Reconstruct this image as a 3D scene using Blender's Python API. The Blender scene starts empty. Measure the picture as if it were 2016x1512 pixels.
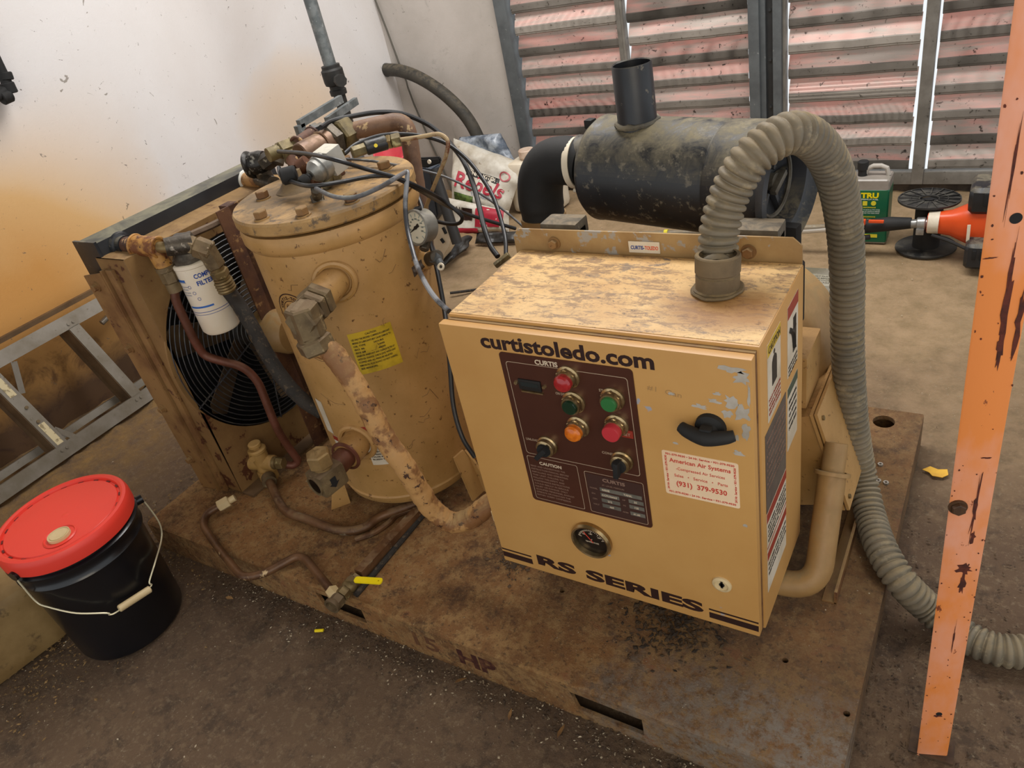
import bpy, bmesh, math, random
from mathutils import Vector as V, Matrix
PI = math.pi
sc = bpy.context.scene
COL = sc.collection

# ---------------------------------------------------------------- camera, world, lights, exposure
cd = bpy.data.cameras.new('camera'); cam = bpy.data.objects.new('camera', cd); COL.objects.link(cam)
cd.sensor_width = 36.0; cd.lens = 1485.4469 * 36.0 / 2016.0; cd.clip_start = 0.02; cd.clip_end = 200
cam.matrix_world = Matrix([[0.84561647, -0.13479959, 0.51648994], [0.49753148, 0.54957175, -0.6711433], [-0.19337844, 0.82449983, 0.53179396]]).to_4x4()
cam.location = (0, 0, 1.4)
sc.camera = cam
sc.view_settings.view_transform = 'Standard'; sc.view_settings.look = 'None'
sc.view_settings.gamma = 1.0; sc.view_settings.use_curve_mapping = False
sc.view_settings.exposure = 0.0

w = bpy.data.worlds.new('world'); sc.world = w; w.use_nodes = True
bg = w.node_tree.nodes['Background']; bg.inputs[0].default_value = (0.93, 0.97, 1.0, 1); bg.inputs[1].default_value = 1.0

def area(name, loc, target, size, energy, color, sy=None):
    l = bpy.data.lights.new(name, 'AREA'); l.energy = energy; l.color = color
    l.size = size
    if sy: l.shape = 'RECTANGLE'; l.size_y = sy
    o = bpy.data.objects.new(name, l); COL.objects.link(o); o.location = loc
    o.rotation_euler = (V(target) - V(loc)).to_track_quat('-Z', 'Y').to_euler()
    return o
area('ceiling_light', (-1.0, 2.3, 2.85), (-1.0, 2.5, 0), 2.6, 102, (1.0, 0.97, 0.94), 1.0)
area('doorway_light', (0.9, -1.4, 2.3), (-1.2, 1.6, 0.5), 1.6, 28, (1.0, 0.86, 0.66))

# ---------------------------------------------------------------- materials
def C(h):
    h = h.lstrip('#'); r = [int(h[i:i + 2], 16) / 255 for i in (0, 2, 4)]
    return tuple([(x / 12.92 if x <= .04045 else ((x + .055) / 1.055) ** 2.4) for x in r] + [1.0])
MATS = {}
def mat(name, base, c2=None, s=6.0, lo=.42, hi=.62, c3=None, s3=30.0, lo3=.62, hi3=.68, rough=.6, metal=0.0,
        bump=0.15, bs=60.0, dust=None, dusts=25.0, dlo=.45, dhi=.6, dmax=1.0, stretch=None, spec=.5, alpha=None, coat=0, wave=None):
    if name in MATS: return MATS[name]
    m = bpy.data.materials.new(name); m.use_nodes = True
    nt = m.node_tree; N = nt.nodes; L = nt.links
    b = N['Principled BSDF']
    b.inputs['Roughness'].default_value = rough; b.inputs['Metallic'].default_value = metal
    b.inputs['Specular IOR Level'].default_value = spec
    b.inputs['Coat Weight'].default_value = coat
    tc = N.new('ShaderNodeTexCoord'); co = tc.outputs['Object']
    if stretch:
        mp = N.new('ShaderNodeMapping'); mp.inputs['Scale'].default_value = stretch
        L.new(co, mp.inputs[0]); co = mp.outputs[0]
    def noise(sc_, det=6, r=.62, dist=0):
        n = N.new('ShaderNodeTexNoise'); n.inputs['Scale'].default_value = sc_; n.inputs['Detail'].default_value = det
        n.inputs['Roughness'].default_value = r; n.inputs['Distortion'].default_value = dist
        L.new(co, n.inputs['Vector']); return n.outputs['Fac']
    def ramp(fac, lo_, hi_, mx=1.0):
        r = N.new('ShaderNodeMapRange'); r.inputs[1].default_value = lo_; r.inputs[2].default_value = hi_
        r.inputs[4].default_value = mx
        L.new(fac, r.inputs[0]); return r.outputs[0]
    def mix(f_, a, c_):
        x = N.new('ShaderNodeMix'); x.data_type = 'RGBA'; L.new(f_, x.inputs[0])
        if isinstance(a, tuple): x.inputs[6].default_value = a
        else: L.new(a, x.inputs[6])
        if isinstance(c_, tuple): x.inputs[7].default_value = c_
        else: L.new(c_, x.inputs[7])
        return x.outputs[2]
    col = C(base)
    if c2: col = mix(ramp(noise(s), lo, hi), col, C(c2))
    if c3: col = mix(ramp(noise(s3, 4, .7), lo3, hi3), col, C(c3))
    if dust:
        g = N.new('ShaderNodeNewGeometry'); sx = N.new('ShaderNodeSeparateXYZ'); L.new(g.outputs['True Normal'], sx.inputs[0])
        up = ramp(sx.outputs[2], .2, .9); nz = ramp(noise(dusts, 8, .7, .6), dlo, dhi, dmax)
        mu = N.new('ShaderNodeMath'); mu.operation = 'MULTIPLY'; L.new(up, mu.inputs[0]); L.new(nz, mu.inputs[1])
        col = mix(mu.outputs[0], col, C(dust))
        rr = N.new('ShaderNodeMapRange'); L.new(mu.outputs[0], rr.inputs[0]); rr.inputs[3].default_value = rough; rr.inputs[4].default_value = .9
        L.new(rr.outputs[0], b.inputs['Roughness'])
    if isinstance(col, tuple): b.inputs['Base Color'].default_value = col
    else: L.new(col, b.inputs['Base Color'])
    if bump:
        bn = N.new('ShaderNodeBump'); bn.inputs['Strength'].default_value = bump; bn.inputs['Distance'].default_value = .004
        L.new(noise(bs, 8, .7), bn.inputs['Height']); L.new(bn.outputs[0], b.inputs['Normal'])
    if alpha is not None: b.inputs['Alpha'].default_value = alpha
    MATS[name] = m
    return m

TAN = mat('tan_paint', '#b58c56', '#a07a44', 5, .4, .65, '#6b4a26', 60, .63, .67, rough=.45, bump=.2, dust='#8a6638', dlo=.4, dhi=.7, dmax=.75)
TANC = mat('tan_paint_clean', '#c49759', '#b8894c', 3, .35, .7, '#9c9aa0', 9, .70, .715, rough=.4, bump=.05, bs=150)
TANTOP = mat('tan_paint_speckled', '#d8b47a', '#bf955e', 9, .45, .6, '#7a6650', 55, .50, .62, rough=.5, bump=.15, bs=120)
TANDK = mat('tan_paint_rusty', '#86643a', '#6a4827', 7, .42, .6, '#4f2a16', 24, .60, .65, rough=.6, bump=.25, dust='#8a7048', dlo=.35, dhi=.6)
PIPET = mat('tan_pipe_flaking', '#b08550', '#7f5630', 14, .5, .56, '#3f2414', 40, .60, .64, rough=.6, bump=.5, bs=70, dust='#94784e', dlo=.4, dhi=.6)
PIPES = mat('tan_pipe_smooth', '#9c7b4c', '#86663c', 6, rough=.5, bump=.1, dust='#8a744f')
BRASS = mat('dull_brass', '#85714a', '#6b5838', 20, .4, .6, '#c7bb86', 35, .62, .7, rough=.42, metal=.55, bump=.2, dust='#7d6b4b', dlo=.4, dhi=.6, dmax=.7)
STEELF = mat('dusty_fitting', '#7c6a4c', '#5f4f38', 18, .4, .6, '#a3906a', 30, .6, .7, rough=.5, metal=.4, bump=.25, dust='#75614a', dlo=.4, dhi=.6)
RUSTP = mat('rusty_pipe', '#5d3a26', '#3e2519', 14, .42, .58, '#b08a5c', 30, .58, .62, rough=.6, bump=.4)
COPPER = mat('dull_copper', '#6d4030', '#54301f', 10, rough=.5, metal=.3, bump=.1, dust='#6d4a34')
COPPER2 = mat('bright_copper', '#a8653c', '#7f4a2c', 10, rough=.4, metal=.4, bump=.1)
TUBEB = mat('brown_tube', '#6d4c30', '#4b301c', 12, .42, .6, '#8e8168', 25, .6, .7, rough=.45, metal=.2, bump=.2, dust='#7d6244', dlo=.45, dhi=.6)
BLACKR = mat('black_rubber', '#101113', '#1b1c1e', 20, rough=.42, bump=.05, dust='#3a3835', dlo=.5, dhi=.8, dmax=.6)
BLACKRD = mat('dusty_black_hose', '#2a241d', '#17130f', 30, .4, .6, '#4d4030', 60, .55, .65, rough=.8, bump=.4)
GREYT = mat('grey_tube', '#66676a', '#505154', 20, rough=.45, bump=.05, dust='#86867f')
BLACKP = mat('black_paint', '#15171b', '#1e2126', 8, .4, .6, '#5d574b', 40, .66, .7, rough=.4, bump=.1, dust='#837a66', dusts=18, dlo=.42, dhi=.66, dmax=.85)
BLACKC = mat('black_canister', '#17191c', '#212327', 8, .4, .6, '#5b564b', 42, .56, .64, rough=.42, bump=.12, dust='#857b60', dusts=20, dlo=.36, dhi=.62, dmax=.85)
BLACKM = mat('black_matte', '#121212', '#1c1b1a', 12, rough=.75, bump=.1)
DARK = mat('dark_void', '#0b0b0c', rough=.8, bump=0)
CORR = mat('grey_corrugated_hose', '#7b705c', '#5f594c', 7, .4, .62, '#8c8067', 26, .55, .66, rough=.6, bump=.15, dust='#8b7a5a', dusts=14, dlo=.4, dhi=.62, dmax=.8)
CUFF = mat('dusty_cuff', '#6d5c42', '#574933', 12, rough=.7, bump=.2, dust='#7d6a49')
WHITEC = mat('white_canister', '#e0d5c2', '#d8c8ac', 5, .4, .7, '#8d8679', 60, .7, .74, rough=.35, bump=.03)
BLUE = mat('blue_print', '#2a5da8', bump=0, rough=.4)
BLUED = mat('dark_blue_print', '#1b3f8c', bump=0, rough=.4)
GREYPR = mat('grey_print', '#8f96a5', bump=0, rough=.5)
BROWNP = mat('dark_brown_print', '#2a1512', bump=0, rough=.45)
PANEL = mat('brown_panel', '#47271c', '#3d2018', 4, .4, .7, '#6b4a3a', 30, .72, .76, rough=.3, bump=.02)
PRINTW = mat('pale_print', '#cbb9a0', bump=0, rough=.5)
PRINTD = mat('pale_line', '#a48f78', bump=0, rough=.5)
PRINTF = mat('faint_print', '#85695a', bump=0, rough=.5)
CHROME = mat('chrome_bezel', '#b9a27a', '#8d7650', 30, .4, .6, rough=.25, metal=.85, bump=.05)
REDL = mat('red_lens', '#8c1a20', '#a82a2a', 30, rough=.2, bump=.0, coat=.3)
REDB = mat('red_button', '#b8323a', rough=.35, bump=0)
GREENB = mat('green_button', '#2c6b38', rough=.35, bump=0)
GREENL = mat('dark_green_lens', '#0e2c1c', rough=.15, bump=0, coat=.4)
ORANGEL = mat('orange_lens', '#e07a1e', '#c25f12', 60, rough=.2, bump=.2, coat=.4)
STICKER = mat('pale_sticker', '#ecd2b0', '#e2c09a', 4, rough=.45, bump=0)
REDPR = mat('red_print', '#c4483a', bump=0, rough=.5)
REDDK = mat('dark_red_print', '#8e2c1c', bump=0, rough=.5)
WHITEL = mat('white_label', '#cdc4b2', '#b9ad97', 12, rough=.5, bump=0)
BLACKPR = mat('black_print', '#191715', bump=0, rough=.5)
GREYPR2 = mat('brown_grey_label', '#4f4640', '#5d544b', 30, rough=.5, bump=.05)
YELLOWL = mat('yellow_label', '#c5a528', '#a58a22', 14, .45, .6, rough=.35, bump=.15, bs=20)
YELLOW = mat('yellow_vinyl', '#e8cf10', rough=.35, bump=0)
GALV = mat('galvanized_steel', '#777c7c', '#5f6566', 22, .42, .58, '#9aa0a0', 40, .6, .68, rough=.5, metal=.35, bump=.15)
IRON = mat('dark_iron', '#2a2a29', '#3a3733', 15, rough=.6, metal=.3, bump=.2)
ALU = mat('aluminium', '#8b8479', '#786f60', 9, .4, .65, '#6c614f', 40, .64, .7, rough=.45, metal=.45, bump=.08)
ALUD = mat('dirty_aluminium', '#6d553a', '#55402a', 8, rough=.7, metal=.2, bump=.1)
SILVER = mat('cast_silver', '#9a9a95', '#7d7b75', 15, rough=.4, metal=.6, bump=.15, dust='#a7a395')
REDP = mat('red_plastic', '#dc3a2c', '#d4382b', 4, rough=.42, bump=.03, bs=30)
BUCKET = mat('black_plastic', '#0b0c10', '#0f1015', 5, rough=.28, bump=.02, coat=.1)
CREAM = mat('cream_plastic', '#cdb78c', '#bfa87c', 6, rough=.45, bump=0)
WIRE = mat('pale_wire', '#d9d0b0', rough=.35, metal=.4, bump=0)
IVORY = mat('ivory_plastic', '#ddd3bf', '#cfc2aa', 6, rough=.5, bump=.03)
JUGT = mat('dirty_tan_plastic', '#93784c', '#7a6038', 6, .4, .62, '#5f4a2c', 14, .6, .68, rough=.55, bump=.15)
SALMON = mat('salmon_steel_paint', '#dd8440', '#dea088', 3.5, .44, .58, '#7c3c20', 60, .66, .70, rough=.55, bump=.12, stretch=(1, 1, .5))
RUST = mat('rust_patch', '#5b2413', '#3c170d', 60, rough=.8, bump=.4)
ORANGE = mat('orange_red_plastic', '#d24e20', '#c5451b', 8, rough=.35, bump=.02)
GREENJ = mat('green_jug_label', '#155c3c', '#12523a', 6, rough=.35, bump=0)
CLEARJ = mat('clear_grey_plastic', '#8f8880', '#7d766d', 8, rough=.3, bump=.03)
SPOOLM = mat('spool_plastic', '#1e1e1e', '#2e2c29', 18, rough=.6, bump=.05, dust='#4a4740')
BAGW = mat('woven_bag_white', '#c9c4b8', '#aea594', 12, .4, .65, '#93836c', 30, .64, .7, rough=.55, bump=.2, bs=30)
BAGC = mat('clear_bag_blue', '#59626e', '#9aa2ab', 14, .45, .6, rough=.2, bump=.4, bs=25)
BAGB = mat('black_bag', '#1d1c1b', '#33302c', 14, .45, .6, rough=.4, bump=.4, bs=20)
CRIMSON = mat('crimson_print', '#a11d32', rough=.5, bump=.1)
GRASSG = mat('grass_print', '#5a7030', '#2f4320', 40, rough=.5, bump=0)
REDF = mat('soft_red_plastic', '#c2414a', '#b23640', 6, rough=.5, bump=.05)
GREYPL = mat('grey_plastic', '#6d737b', '#585e66', 8, rough=.5, bump=.05)
CONCB = mat('dusty_grey_block', '#6b6355', '#544c40', 12, .4, .6, '#8a7f6c', 30, .6, .7, rough=.8, bump=.3, dust='#837560')
LEAF = mat('dry_leaf', '#8d6a3f', '#6d4c2a', 30, rough=.7, bump=.1)
CHIP = mat('pale_chip', '#b3a58c', '#8d7d63', 30, rough=.7, bump=0)
CHIPD = mat('dark_chip', '#3b2c1d', '#55412c', 30, rough=.8, bump=0)
YLEAF = mat('yellow_paper', '#d6a52c', '#c49326', 20, rough=.6, bump=.05)
CAULK = mat('white_seal', '#cfcfc8', rough=.5, bump=.1)
DIAL = mat('dial_face', '#d9d3bf', '#cfc8b2', 6, rough=.4, bump=0)
GLASS = mat('dial_glass', '#ffffff', rough=.03, bump=0, alpha=.12)

# special surfaces ------------------------------------------------
def nodes(name):
    m = bpy.data.materials.new(name); m.use_nodes = True; return m, m.node_tree.nodes, m.node_tree.links
class G:
    """small node-graph helper"""
    def __init__(s, name, rough=.8):
        s.m, s.N, s.L = nodes(name); s.b = s.N['Principled BSDF']; s.b.inputs['Roughness'].default_value = rough
        s.co = s.N.new('ShaderNodeTexCoord').outputs['Object']
        sx = s.N.new('ShaderNodeSeparateXYZ'); s.L.new(s.co, sx.inputs[0]); s.x, s.y, s.z = sx.outputs
    def noise(s, sc_, det=6, r=.6, dist=0, vec=None):
        n = s.N.new('ShaderNodeTexNoise'); n.inputs['Scale'].default_value = sc_; n.inputs['Detail'].default_value = det
        n.inputs['Roughness'].default_value = r; n.inputs['Distortion'].default_value = dist; s.L.new(vec or s.co, n.inputs['Vector']); return n.outputs['Fac']
    def scaled(s, v):
        mp = s.N.new('ShaderNodeMapping'); mp.inputs['Scale'].default_value = v; s.L.new(s.co, mp.inputs[0]); return mp.outputs[0]
    def voro(s, sc_, vec=None):
        n = s.N.new('ShaderNodeTexVoronoi'); n.inputs['Scale'].default_value = sc_; s.L.new(vec or s.co, n.inputs['Vector']); return n.outputs['Distance']
    def rng(s, f, a, b_, c=0., d=1.):
        r = s.N.new('ShaderNodeMapRange'); s.L.new(f, r.inputs[0])
        for i, v in zip((1, 2, 3, 4), (a, b_, c, d)): r.inputs[i].default_value = v
        return r.outputs[0]
    def math(s, op, a, b_):
        n = s.N.new('ShaderNodeMath'); n.operation = op; n.use_clamp = False
        for i, v in enumerate((a, b_)):
            if isinstance(v, (int, float)): n.inputs[i].default_value = v
            else: s.L.new(v, n.inputs[i])
        return n.outputs[0]
    def mix(s, f, a, c):
        x = s.N.new('ShaderNodeMix'); x.data_type = 'RGBA'
        if isinstance(f, float): x.inputs[0].default_value = f
        else: s.L.new(f, x.inputs[0])
        for i, v in ((6, a), (7, c)):
            if isinstance(v, str): x.inputs[i].default_value = C(v)
            elif isinstance(v, tuple): x.inputs[i].default_value = v
            else: s.L.new(v, x.inputs[i])
        return x.outputs[2]
    def done(s, col, bump=None, strength=.3, dist=.01):
        s.L.new(col, s.b.inputs['Base Color'])
        if bump is not None:
            bn = s.N.new('ShaderNodeBump'); bn.inputs['Strength'].default_value = strength; bn.inputs['Distance'].default_value = dist
            s.L.new(bump, bn.inputs['Height']); s.L.new(bn.outputs[0], s.b.inputs['Normal'])
        return s.m
# floor: stained concrete, grey-brown, browner and oilier round the skid, lighter tan further back
g = G('stained_concrete', .75)
n1 = g.noise(1.6, 8, .62, .3); n2 = g.noise(12, 10, .78, .1); n3 = g.noise(75, 6, .75)
c = g.mix(g.rng(n1, .38, .62), '#5a4532', '#66503a')
c = g.mix(g.math('MULTIPLY', g.rng(n2, .50, .60), .7), c, '#3c2d20')
c = g.mix(g.math('MULTIPLY', g.rng(g.noise(45, 8, .8), .53, .60), .5), c, '#7d684e')
back = g.math('ADD', g.rng(g.y, 1.2, 2.6), g.rng(n1, .3, .7, -.3, .3))
c = g.mix(g.rng(back, .2, .9), c, g.mix(g.rng(n2, .4, .65), '#a18766', '#86704f'))
c = g.mix(g.math('MULTIPLY', g.rng(n3, .56, .68), .55), c, '#8a7a62')
spk = g.math('MULTIPLY', g.rng(g.noise(150, 3, .8), .66, .72), g.rng(g.noise(3.2), .45, .6))
c = g.mix(spk, c, '#b3a892')
lw = g.math('MULTIPLY', g.rng(g.x, -2.15, -2.75), g.rng(n2, .38, .62))
c = g.mix(lw, c, '#8c6c3c')
FLOORM = g.done(c, g.math('ADD', g.math('MULTIPLY', n2, .7), n3), .55, .02)
# left wall: white paint with insect specks, orange-brown toward the floor and the near end, darkest at the foot
g = G('spotted_white_wall', .7)
n1 = g.noise(1.3, 6, .6, .4); n2 = g.noise(7, 8, .7, .5); n3 = g.noise(90, 4, .8)
c = g.mix(g.rng(n1, .35, .7), '#dcd9d8', '#d2ccc8')
wz = g.math('ADD', g.z, g.rng(n1, .25, .75, -.10, .10)); wy = g.math('ADD', g.y, g.rng(n1, .25, .75, .10, -.10))
h = g.math('MULTIPLY', g.rng(wz, 1.15, .62), g.rng(wy, 1.95, 1.25))
c = g.mix(g.rng(h, .0, .55), c, '#d9b27c')
c = g.mix(g.rng(h, .45, 1.0), c, '#cb9450')
sp2 = g.math('ADD', g.math('POWER', g.math('MULTIPLY', g.math('ADD', wy, -2.78), 2.2), 2.0), g.math('POWER', g.math('MULTIPLY', g.math('ADD', wz, -.70), 3.2), 2.0))
c = g.mix(g.math('MULTIPLY', g.rng(sp2, 1.0, .0), .6), c, '#d8b688')
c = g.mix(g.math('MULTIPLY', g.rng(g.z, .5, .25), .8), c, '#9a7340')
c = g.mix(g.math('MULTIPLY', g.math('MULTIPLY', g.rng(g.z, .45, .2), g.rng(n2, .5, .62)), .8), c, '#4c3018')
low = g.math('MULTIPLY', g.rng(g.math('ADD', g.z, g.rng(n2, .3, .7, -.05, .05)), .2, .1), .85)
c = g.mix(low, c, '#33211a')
sp = g.math('MULTIPLY', g.rng(g.noise(38, 5, .75, .8), .650, .69), g.rng(g.noise(2.3), .34, .5))
c = g.mix(sp, c, '#5f5650')
c = g.mix(g.math('MULTIPLY', g.rng(g.noise(17, 3, .6, 1.2), .71, .74), .7), c, '#6f6454')
WALLM = g.done(c, n3, .25, .004)
# back wall
g = G('back_wall_paint', .75)
n1 = g.noise(2, 6, .6, .4); n2 = g.noise(9, 8, .7, .6)
c = g.mix(g.rng(n1, .35, .68), '#bdb6af', '#a8a199')
sp = g.math('MULTIPLY', g.rng(g.noise(34, 5, .75, .9), .655, .70), .8)
c = g.mix(sp, c, '#5f5951')
c = g.mix(g.math('MULTIPLY', g.rng(n2, .6, .7), .4), c, '#8f8981')
c = g.mix(g.math('MULTIPLY', g.rng(g.z, .25, .0), .6), c, '#6d5840')
BACKM = g.done(c, g.noise(90, 4, .8), .3, .004)
# skid deck: dusty rust and oil
g = G('rusty_skid_deck', .72)
n1 = g.noise(4.5, 10, .7); n2 = g.noise(26, 10, .8); n3 = g.noise(110, 6, .8)
c = g.mix(g.rng(n1, .40, .60), '#9c6c3a', '#7d5730')
c = g.mix(g.math('MULTIPLY', g.rng(n2, .46, .58), .85), c, '#b08a56')
c = g.mix(g.math('MULTIPLY', g.rng(g.noise(9, 10, .78), .54, .62), .75), c, '#52351d')
c = g.mix(g.math('MULTIPLY', g.rng(g.noise(13, 8, .7), .60, .66), .6), c, '#8a4524')
c = g.mix(g.math('MULTIPLY', g.rng(g.noise(70, 8, .8), .54, .60), .7), c, '#46301c')
c = g.mix(g.math('MULTIPLY', g.rng(n3, .56, .64), .55), c, '#bf9c68')
right = g.rng(g.math('ADD', g.x, g.rng(n1, .3, .7, -.12, .12)), .5, .9)
c = g.mix(g.math('MULTIPLY', right, .55), c, '#5e4a34')
grey = g.math('MULTIPLY', g.math('MULTIPLY', g.rng(g.math('ADD', g.y, g.rng(n2, .3, .7, -.08, .08)), -.34, -.46), g.rng(g.math('ADD', g.x, g.rng(n1, .3, .7, -.2, .2)), .40, .75)), g.rng(g.noise(40, 8, .8), .42, .56))
c = g.mix(grey, c, '#94887a')
spk = g.math('MULTIPLY', g.rng(g.noise(190, 3, .8), .67, .71), .9)
c = g.mix(spk, c, '#cdbb9a')
DECKM = g.done(c, g.math('ADD', g.math('MULTIPLY', n2, 1.3), n3), .8, .012)
# cabinet top: cream-tan paint under streaky brown-grey grime, rust round the hose socket
g = G('grimy_cabinet_top', .5)
n1 = g.noise(5, 8, .7); s1 = g.noise(34, 10, .78, .35, g.scaled((.62, 1.5, 1))); s2 = g.noise(80, 8, .8)
c = g.mix(g.rng(n1, .4, .6), '#dcb87e', '#c59c64')
c = g.mix(g.math('MULTIPLY', g.rng(s1, .49, .57), .9), c, '#8d6f4e')
c = g.mix(g.math('MULTIPLY', g.rng(g.noise(22, 10, .8, .3, g.scaled((.7, 1.3, 1))), .55, .61), g.rng(g.math('ADD', g.x, g.math('MULTIPLY', g.y, 1.2)), -.12, .16, .25, .95)), c, '#6b6057')
c = g.mix(g.math('MULTIPLY', g.rng(s2, .58, .64), .8), c, '#4e4238')
rr = g.math('ADD', g.math('POWER', g.math('MULTIPLY', g.math('ADD', g.x, -.185), 9.0), 2.0), g.math('POWER', g.math('MULTIPLY', g.math('ADD', g.y, .035), 13.0), 2.0))
c = g.mix(g.math('MULTIPLY', g.rng(g.math('ADD', rr, g.rng(s1, .3, .7, -.5, .5)), 1.0, .2), .75), c, '#8a5a22')
CABTOP = g.done(c, s1, .2, .003)
# slats
g = G('weathered_slat_grey', .6); g.co = g.N.new('ShaderNodeNewGeometry').outputs['Position']
n1 = g.noise(5, 6, .6); n2 = g.noise(40, 6, .7, .4)
c = g.mix(g.rng(n1, .35, .65), '#9a938a', '#837d75')
c = g.mix(g.math('MULTIPLY', g.rng(n2, .6, .66), .9), c, '#3f382f')
SLATG = g.done(c, n2, .15, .004)
g = G('weathered_slat_pink_bounce', .6); g.co = g.N.new('ShaderNodeNewGeometry').outputs['Position']
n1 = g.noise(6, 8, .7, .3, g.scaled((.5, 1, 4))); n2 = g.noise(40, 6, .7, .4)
c = g.mix(g.rng(n1, .42, .6), '#d8b2a8', '#bcb1a8')  # pink reflected light painted into the colour of the grey sloped faces
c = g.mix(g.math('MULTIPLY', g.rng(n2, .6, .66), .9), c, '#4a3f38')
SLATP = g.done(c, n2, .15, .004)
FRAMEG = mat('dark_grey_frame_paint', '#5b6062', '#4c5052', 7, .4, .6, '#7f827f', 30, .66, .7, rough=.6, bump=.15)
FRAMEL = mat('light_grey_frame', '#77736c', '#625e57', 9, .4, .6, '#3f3a34', 40, .64, .68, rough=.6, bump=.15)

# ---------------------------------------------------------------- geometry helpers
W = {}
def BM(): return bmesh.new()
def xf(bm, vs, M_):
    bmesh.ops.transform(bm, matrix=M_, verts=vs)
def frame(o, zdir, xhint=(0, 0, 1)):
    z = V(zdir).normalized(); xh = V(xhint)
    if abs(z.dot(xh.normalized())) > .97: xh = V((1, 0, 0))
    y = z.cross(xh).normalized(); x = y.cross(z)
    m = Matrix((x, y, z)).transposed().to_4x4(); m.translation = V(o); return m
def box(bm, lo, hi, bev=0, M_=None, seg=2):
    lo = V(lo); hi = V(hi); c_ = (lo + hi) / 2; s_ = hi - lo
    r = bmesh.ops.create_cube(bm, size=1); vs = r['verts']
    xf(bm, vs, Matrix.Translation(c_) @ Matrix.Diagonal((abs(s_.x), abs(s_.y), abs(s_.z), 1)))
    if bev:
        es = list({e for v_ in vs for e in v_.link_edges})
        rr = bmesh.ops.bevel(bm, geom=es, offset=bev, segments=seg, profile=.7, affect='EDGES')
        vs = list({v_ for f_ in rr['faces'] for v_ in f_.verts} | {v_ for v_ in vs if v_.is_valid})
    if M_ is not None: xf(bm, vs, M_)
    return vs
def lathe(bm, prof, o=(0, 0, 0), ax=(0, 0, 1), n=32, arc=None, ph=0.0):
    m = frame(o, ax); rings = []
    for r, h in prof:
        if r < 1e-6: rings.append([bm.verts.new(m @ V((0, 0, h)))])
        else: rings.append([bm.verts.new(m @ V((r * math.cos(2 * PI * i / n + ph), r * math.sin(2 * PI * i / n + ph), h))) for i in range(n)])
    for a, b_ in zip(rings, rings[1:]):
        for i in range(n):
            j = (i + 1) % n
            if len(a) == 1 and len(b_) == 1: continue
            if len(a) == 1: bm.faces.new((a[0], b_[i], b_[j]))
            elif len(b_) == 1: bm.faces.new((a[i], b_[0], a[j]))
            else: bm.faces.new((a[i], b_[i], b_[j], a[j]))
def cyl(bm, p1, p2, r, r2=None, n=24, bev=0, ph=0.0):
    p1 = V(p1); p2 = V(p2); h = (p2 - p1).length; r2 = r if r2 is None else r2
    if bev: pr = [(0, 0), (r - bev, 0), (r, bev), (r2, h - bev), (r2 - bev, h), (0, h)]
    else: pr = [(0, 0), (r, 0), (r2, h), (0, h)]
    lathe(bm, pr, p1, p2 - p1, n, ph=ph)
def hexn(bm, p1, p2, r, ph=0.0):
    h = (V(p2) - V(p1)).length; c_ = min(r * .12, h * .2)
    cyl(bm, p1, p2, r, None, 6, bev=c_, ph=ph)
def pipe(bm, p1, p2, r, t=.003, n=32):
    h = (V(p2) - V(p1)).length
    lathe(bm, [(r - t, 0), (r, 0), (r, h), (r - t, h), (r - t, 0)], p1, V(p2) - V(p1), n)
def torus(bm, o, ax, R, r, n=48, k=8):
    m = frame(o, ax); rows = []
    for i in range(n):
        a = 2 * PI * i / n; row = []
        for j in range(k):
            b_ = 2 * PI * j / k; row.append(bm.verts.new(m @ V(((R + r * math.cos(b_)) * math.cos(a), (R + r * math.cos(b_)) * math.sin(a), r * math.sin(b_)))))
        rows.append(row)
    for i in range(n):
        for j in range(k):
            bm.faces.new((rows[i][j], rows[(i + 1) % n][j], rows[(i + 1) % n][(j + 1) % k], rows[i][(j + 1) % k]))
def spline(pts, k=8):
    P_ = [V(p) for p in pts]
    if len(P_) < 3: return P_
    P_ = [P_[0] * 2 - P_[1]] + P_ + [P_[-1] * 2 - P_[-2]]; out = []
    for i in range(1, len(P_) - 2):
        a, b_, c_, d = P_[i - 1:i + 3]
        for j in range(k):
            t = j / k
            out.append(.5 * ((2 * b_) + (c_ - a) * t + (2 * a - 5 * b_ + 4 * c_ - d) * t * t + (3 * b_ - a - 3 * c_ + d) * t ** 3))
    out.append(P_[-2]); return out
def fillet(pts, rad, k=6):
    """straight runs with rounded bends"""
    P_ = [V(p) for p in pts]; out = [P_[0]]
    for a, b_, c_ in zip(P_, P_[1:], P_[2:]):
        u = (a - b_); v_ = (c_ - b_); d = min(rad, u.length * .48, v_.length * .48)
        s_ = b_ + u.normalized() * d; e = b_ + v_.normalized() * d
        for j in range(k + 1):
            t = j / k; out.append((1 - t) ** 2 * s_ + 2 * t * (1 - t) * b_ + t * t * e)
    out.append(P_[-1]); return out
def resample(pts, step):
    out = [pts[0].copy()]; acc = 0
    for a, b_ in zip(pts, pts[1:]):
        d = (b_ - a).length
        if d < 1e-9: continue
        t = step - acc
        while t <= d: out.append(a + (b_ - a) * (t / d)); t += step
        acc = d - (t - step)
    return out
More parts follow.
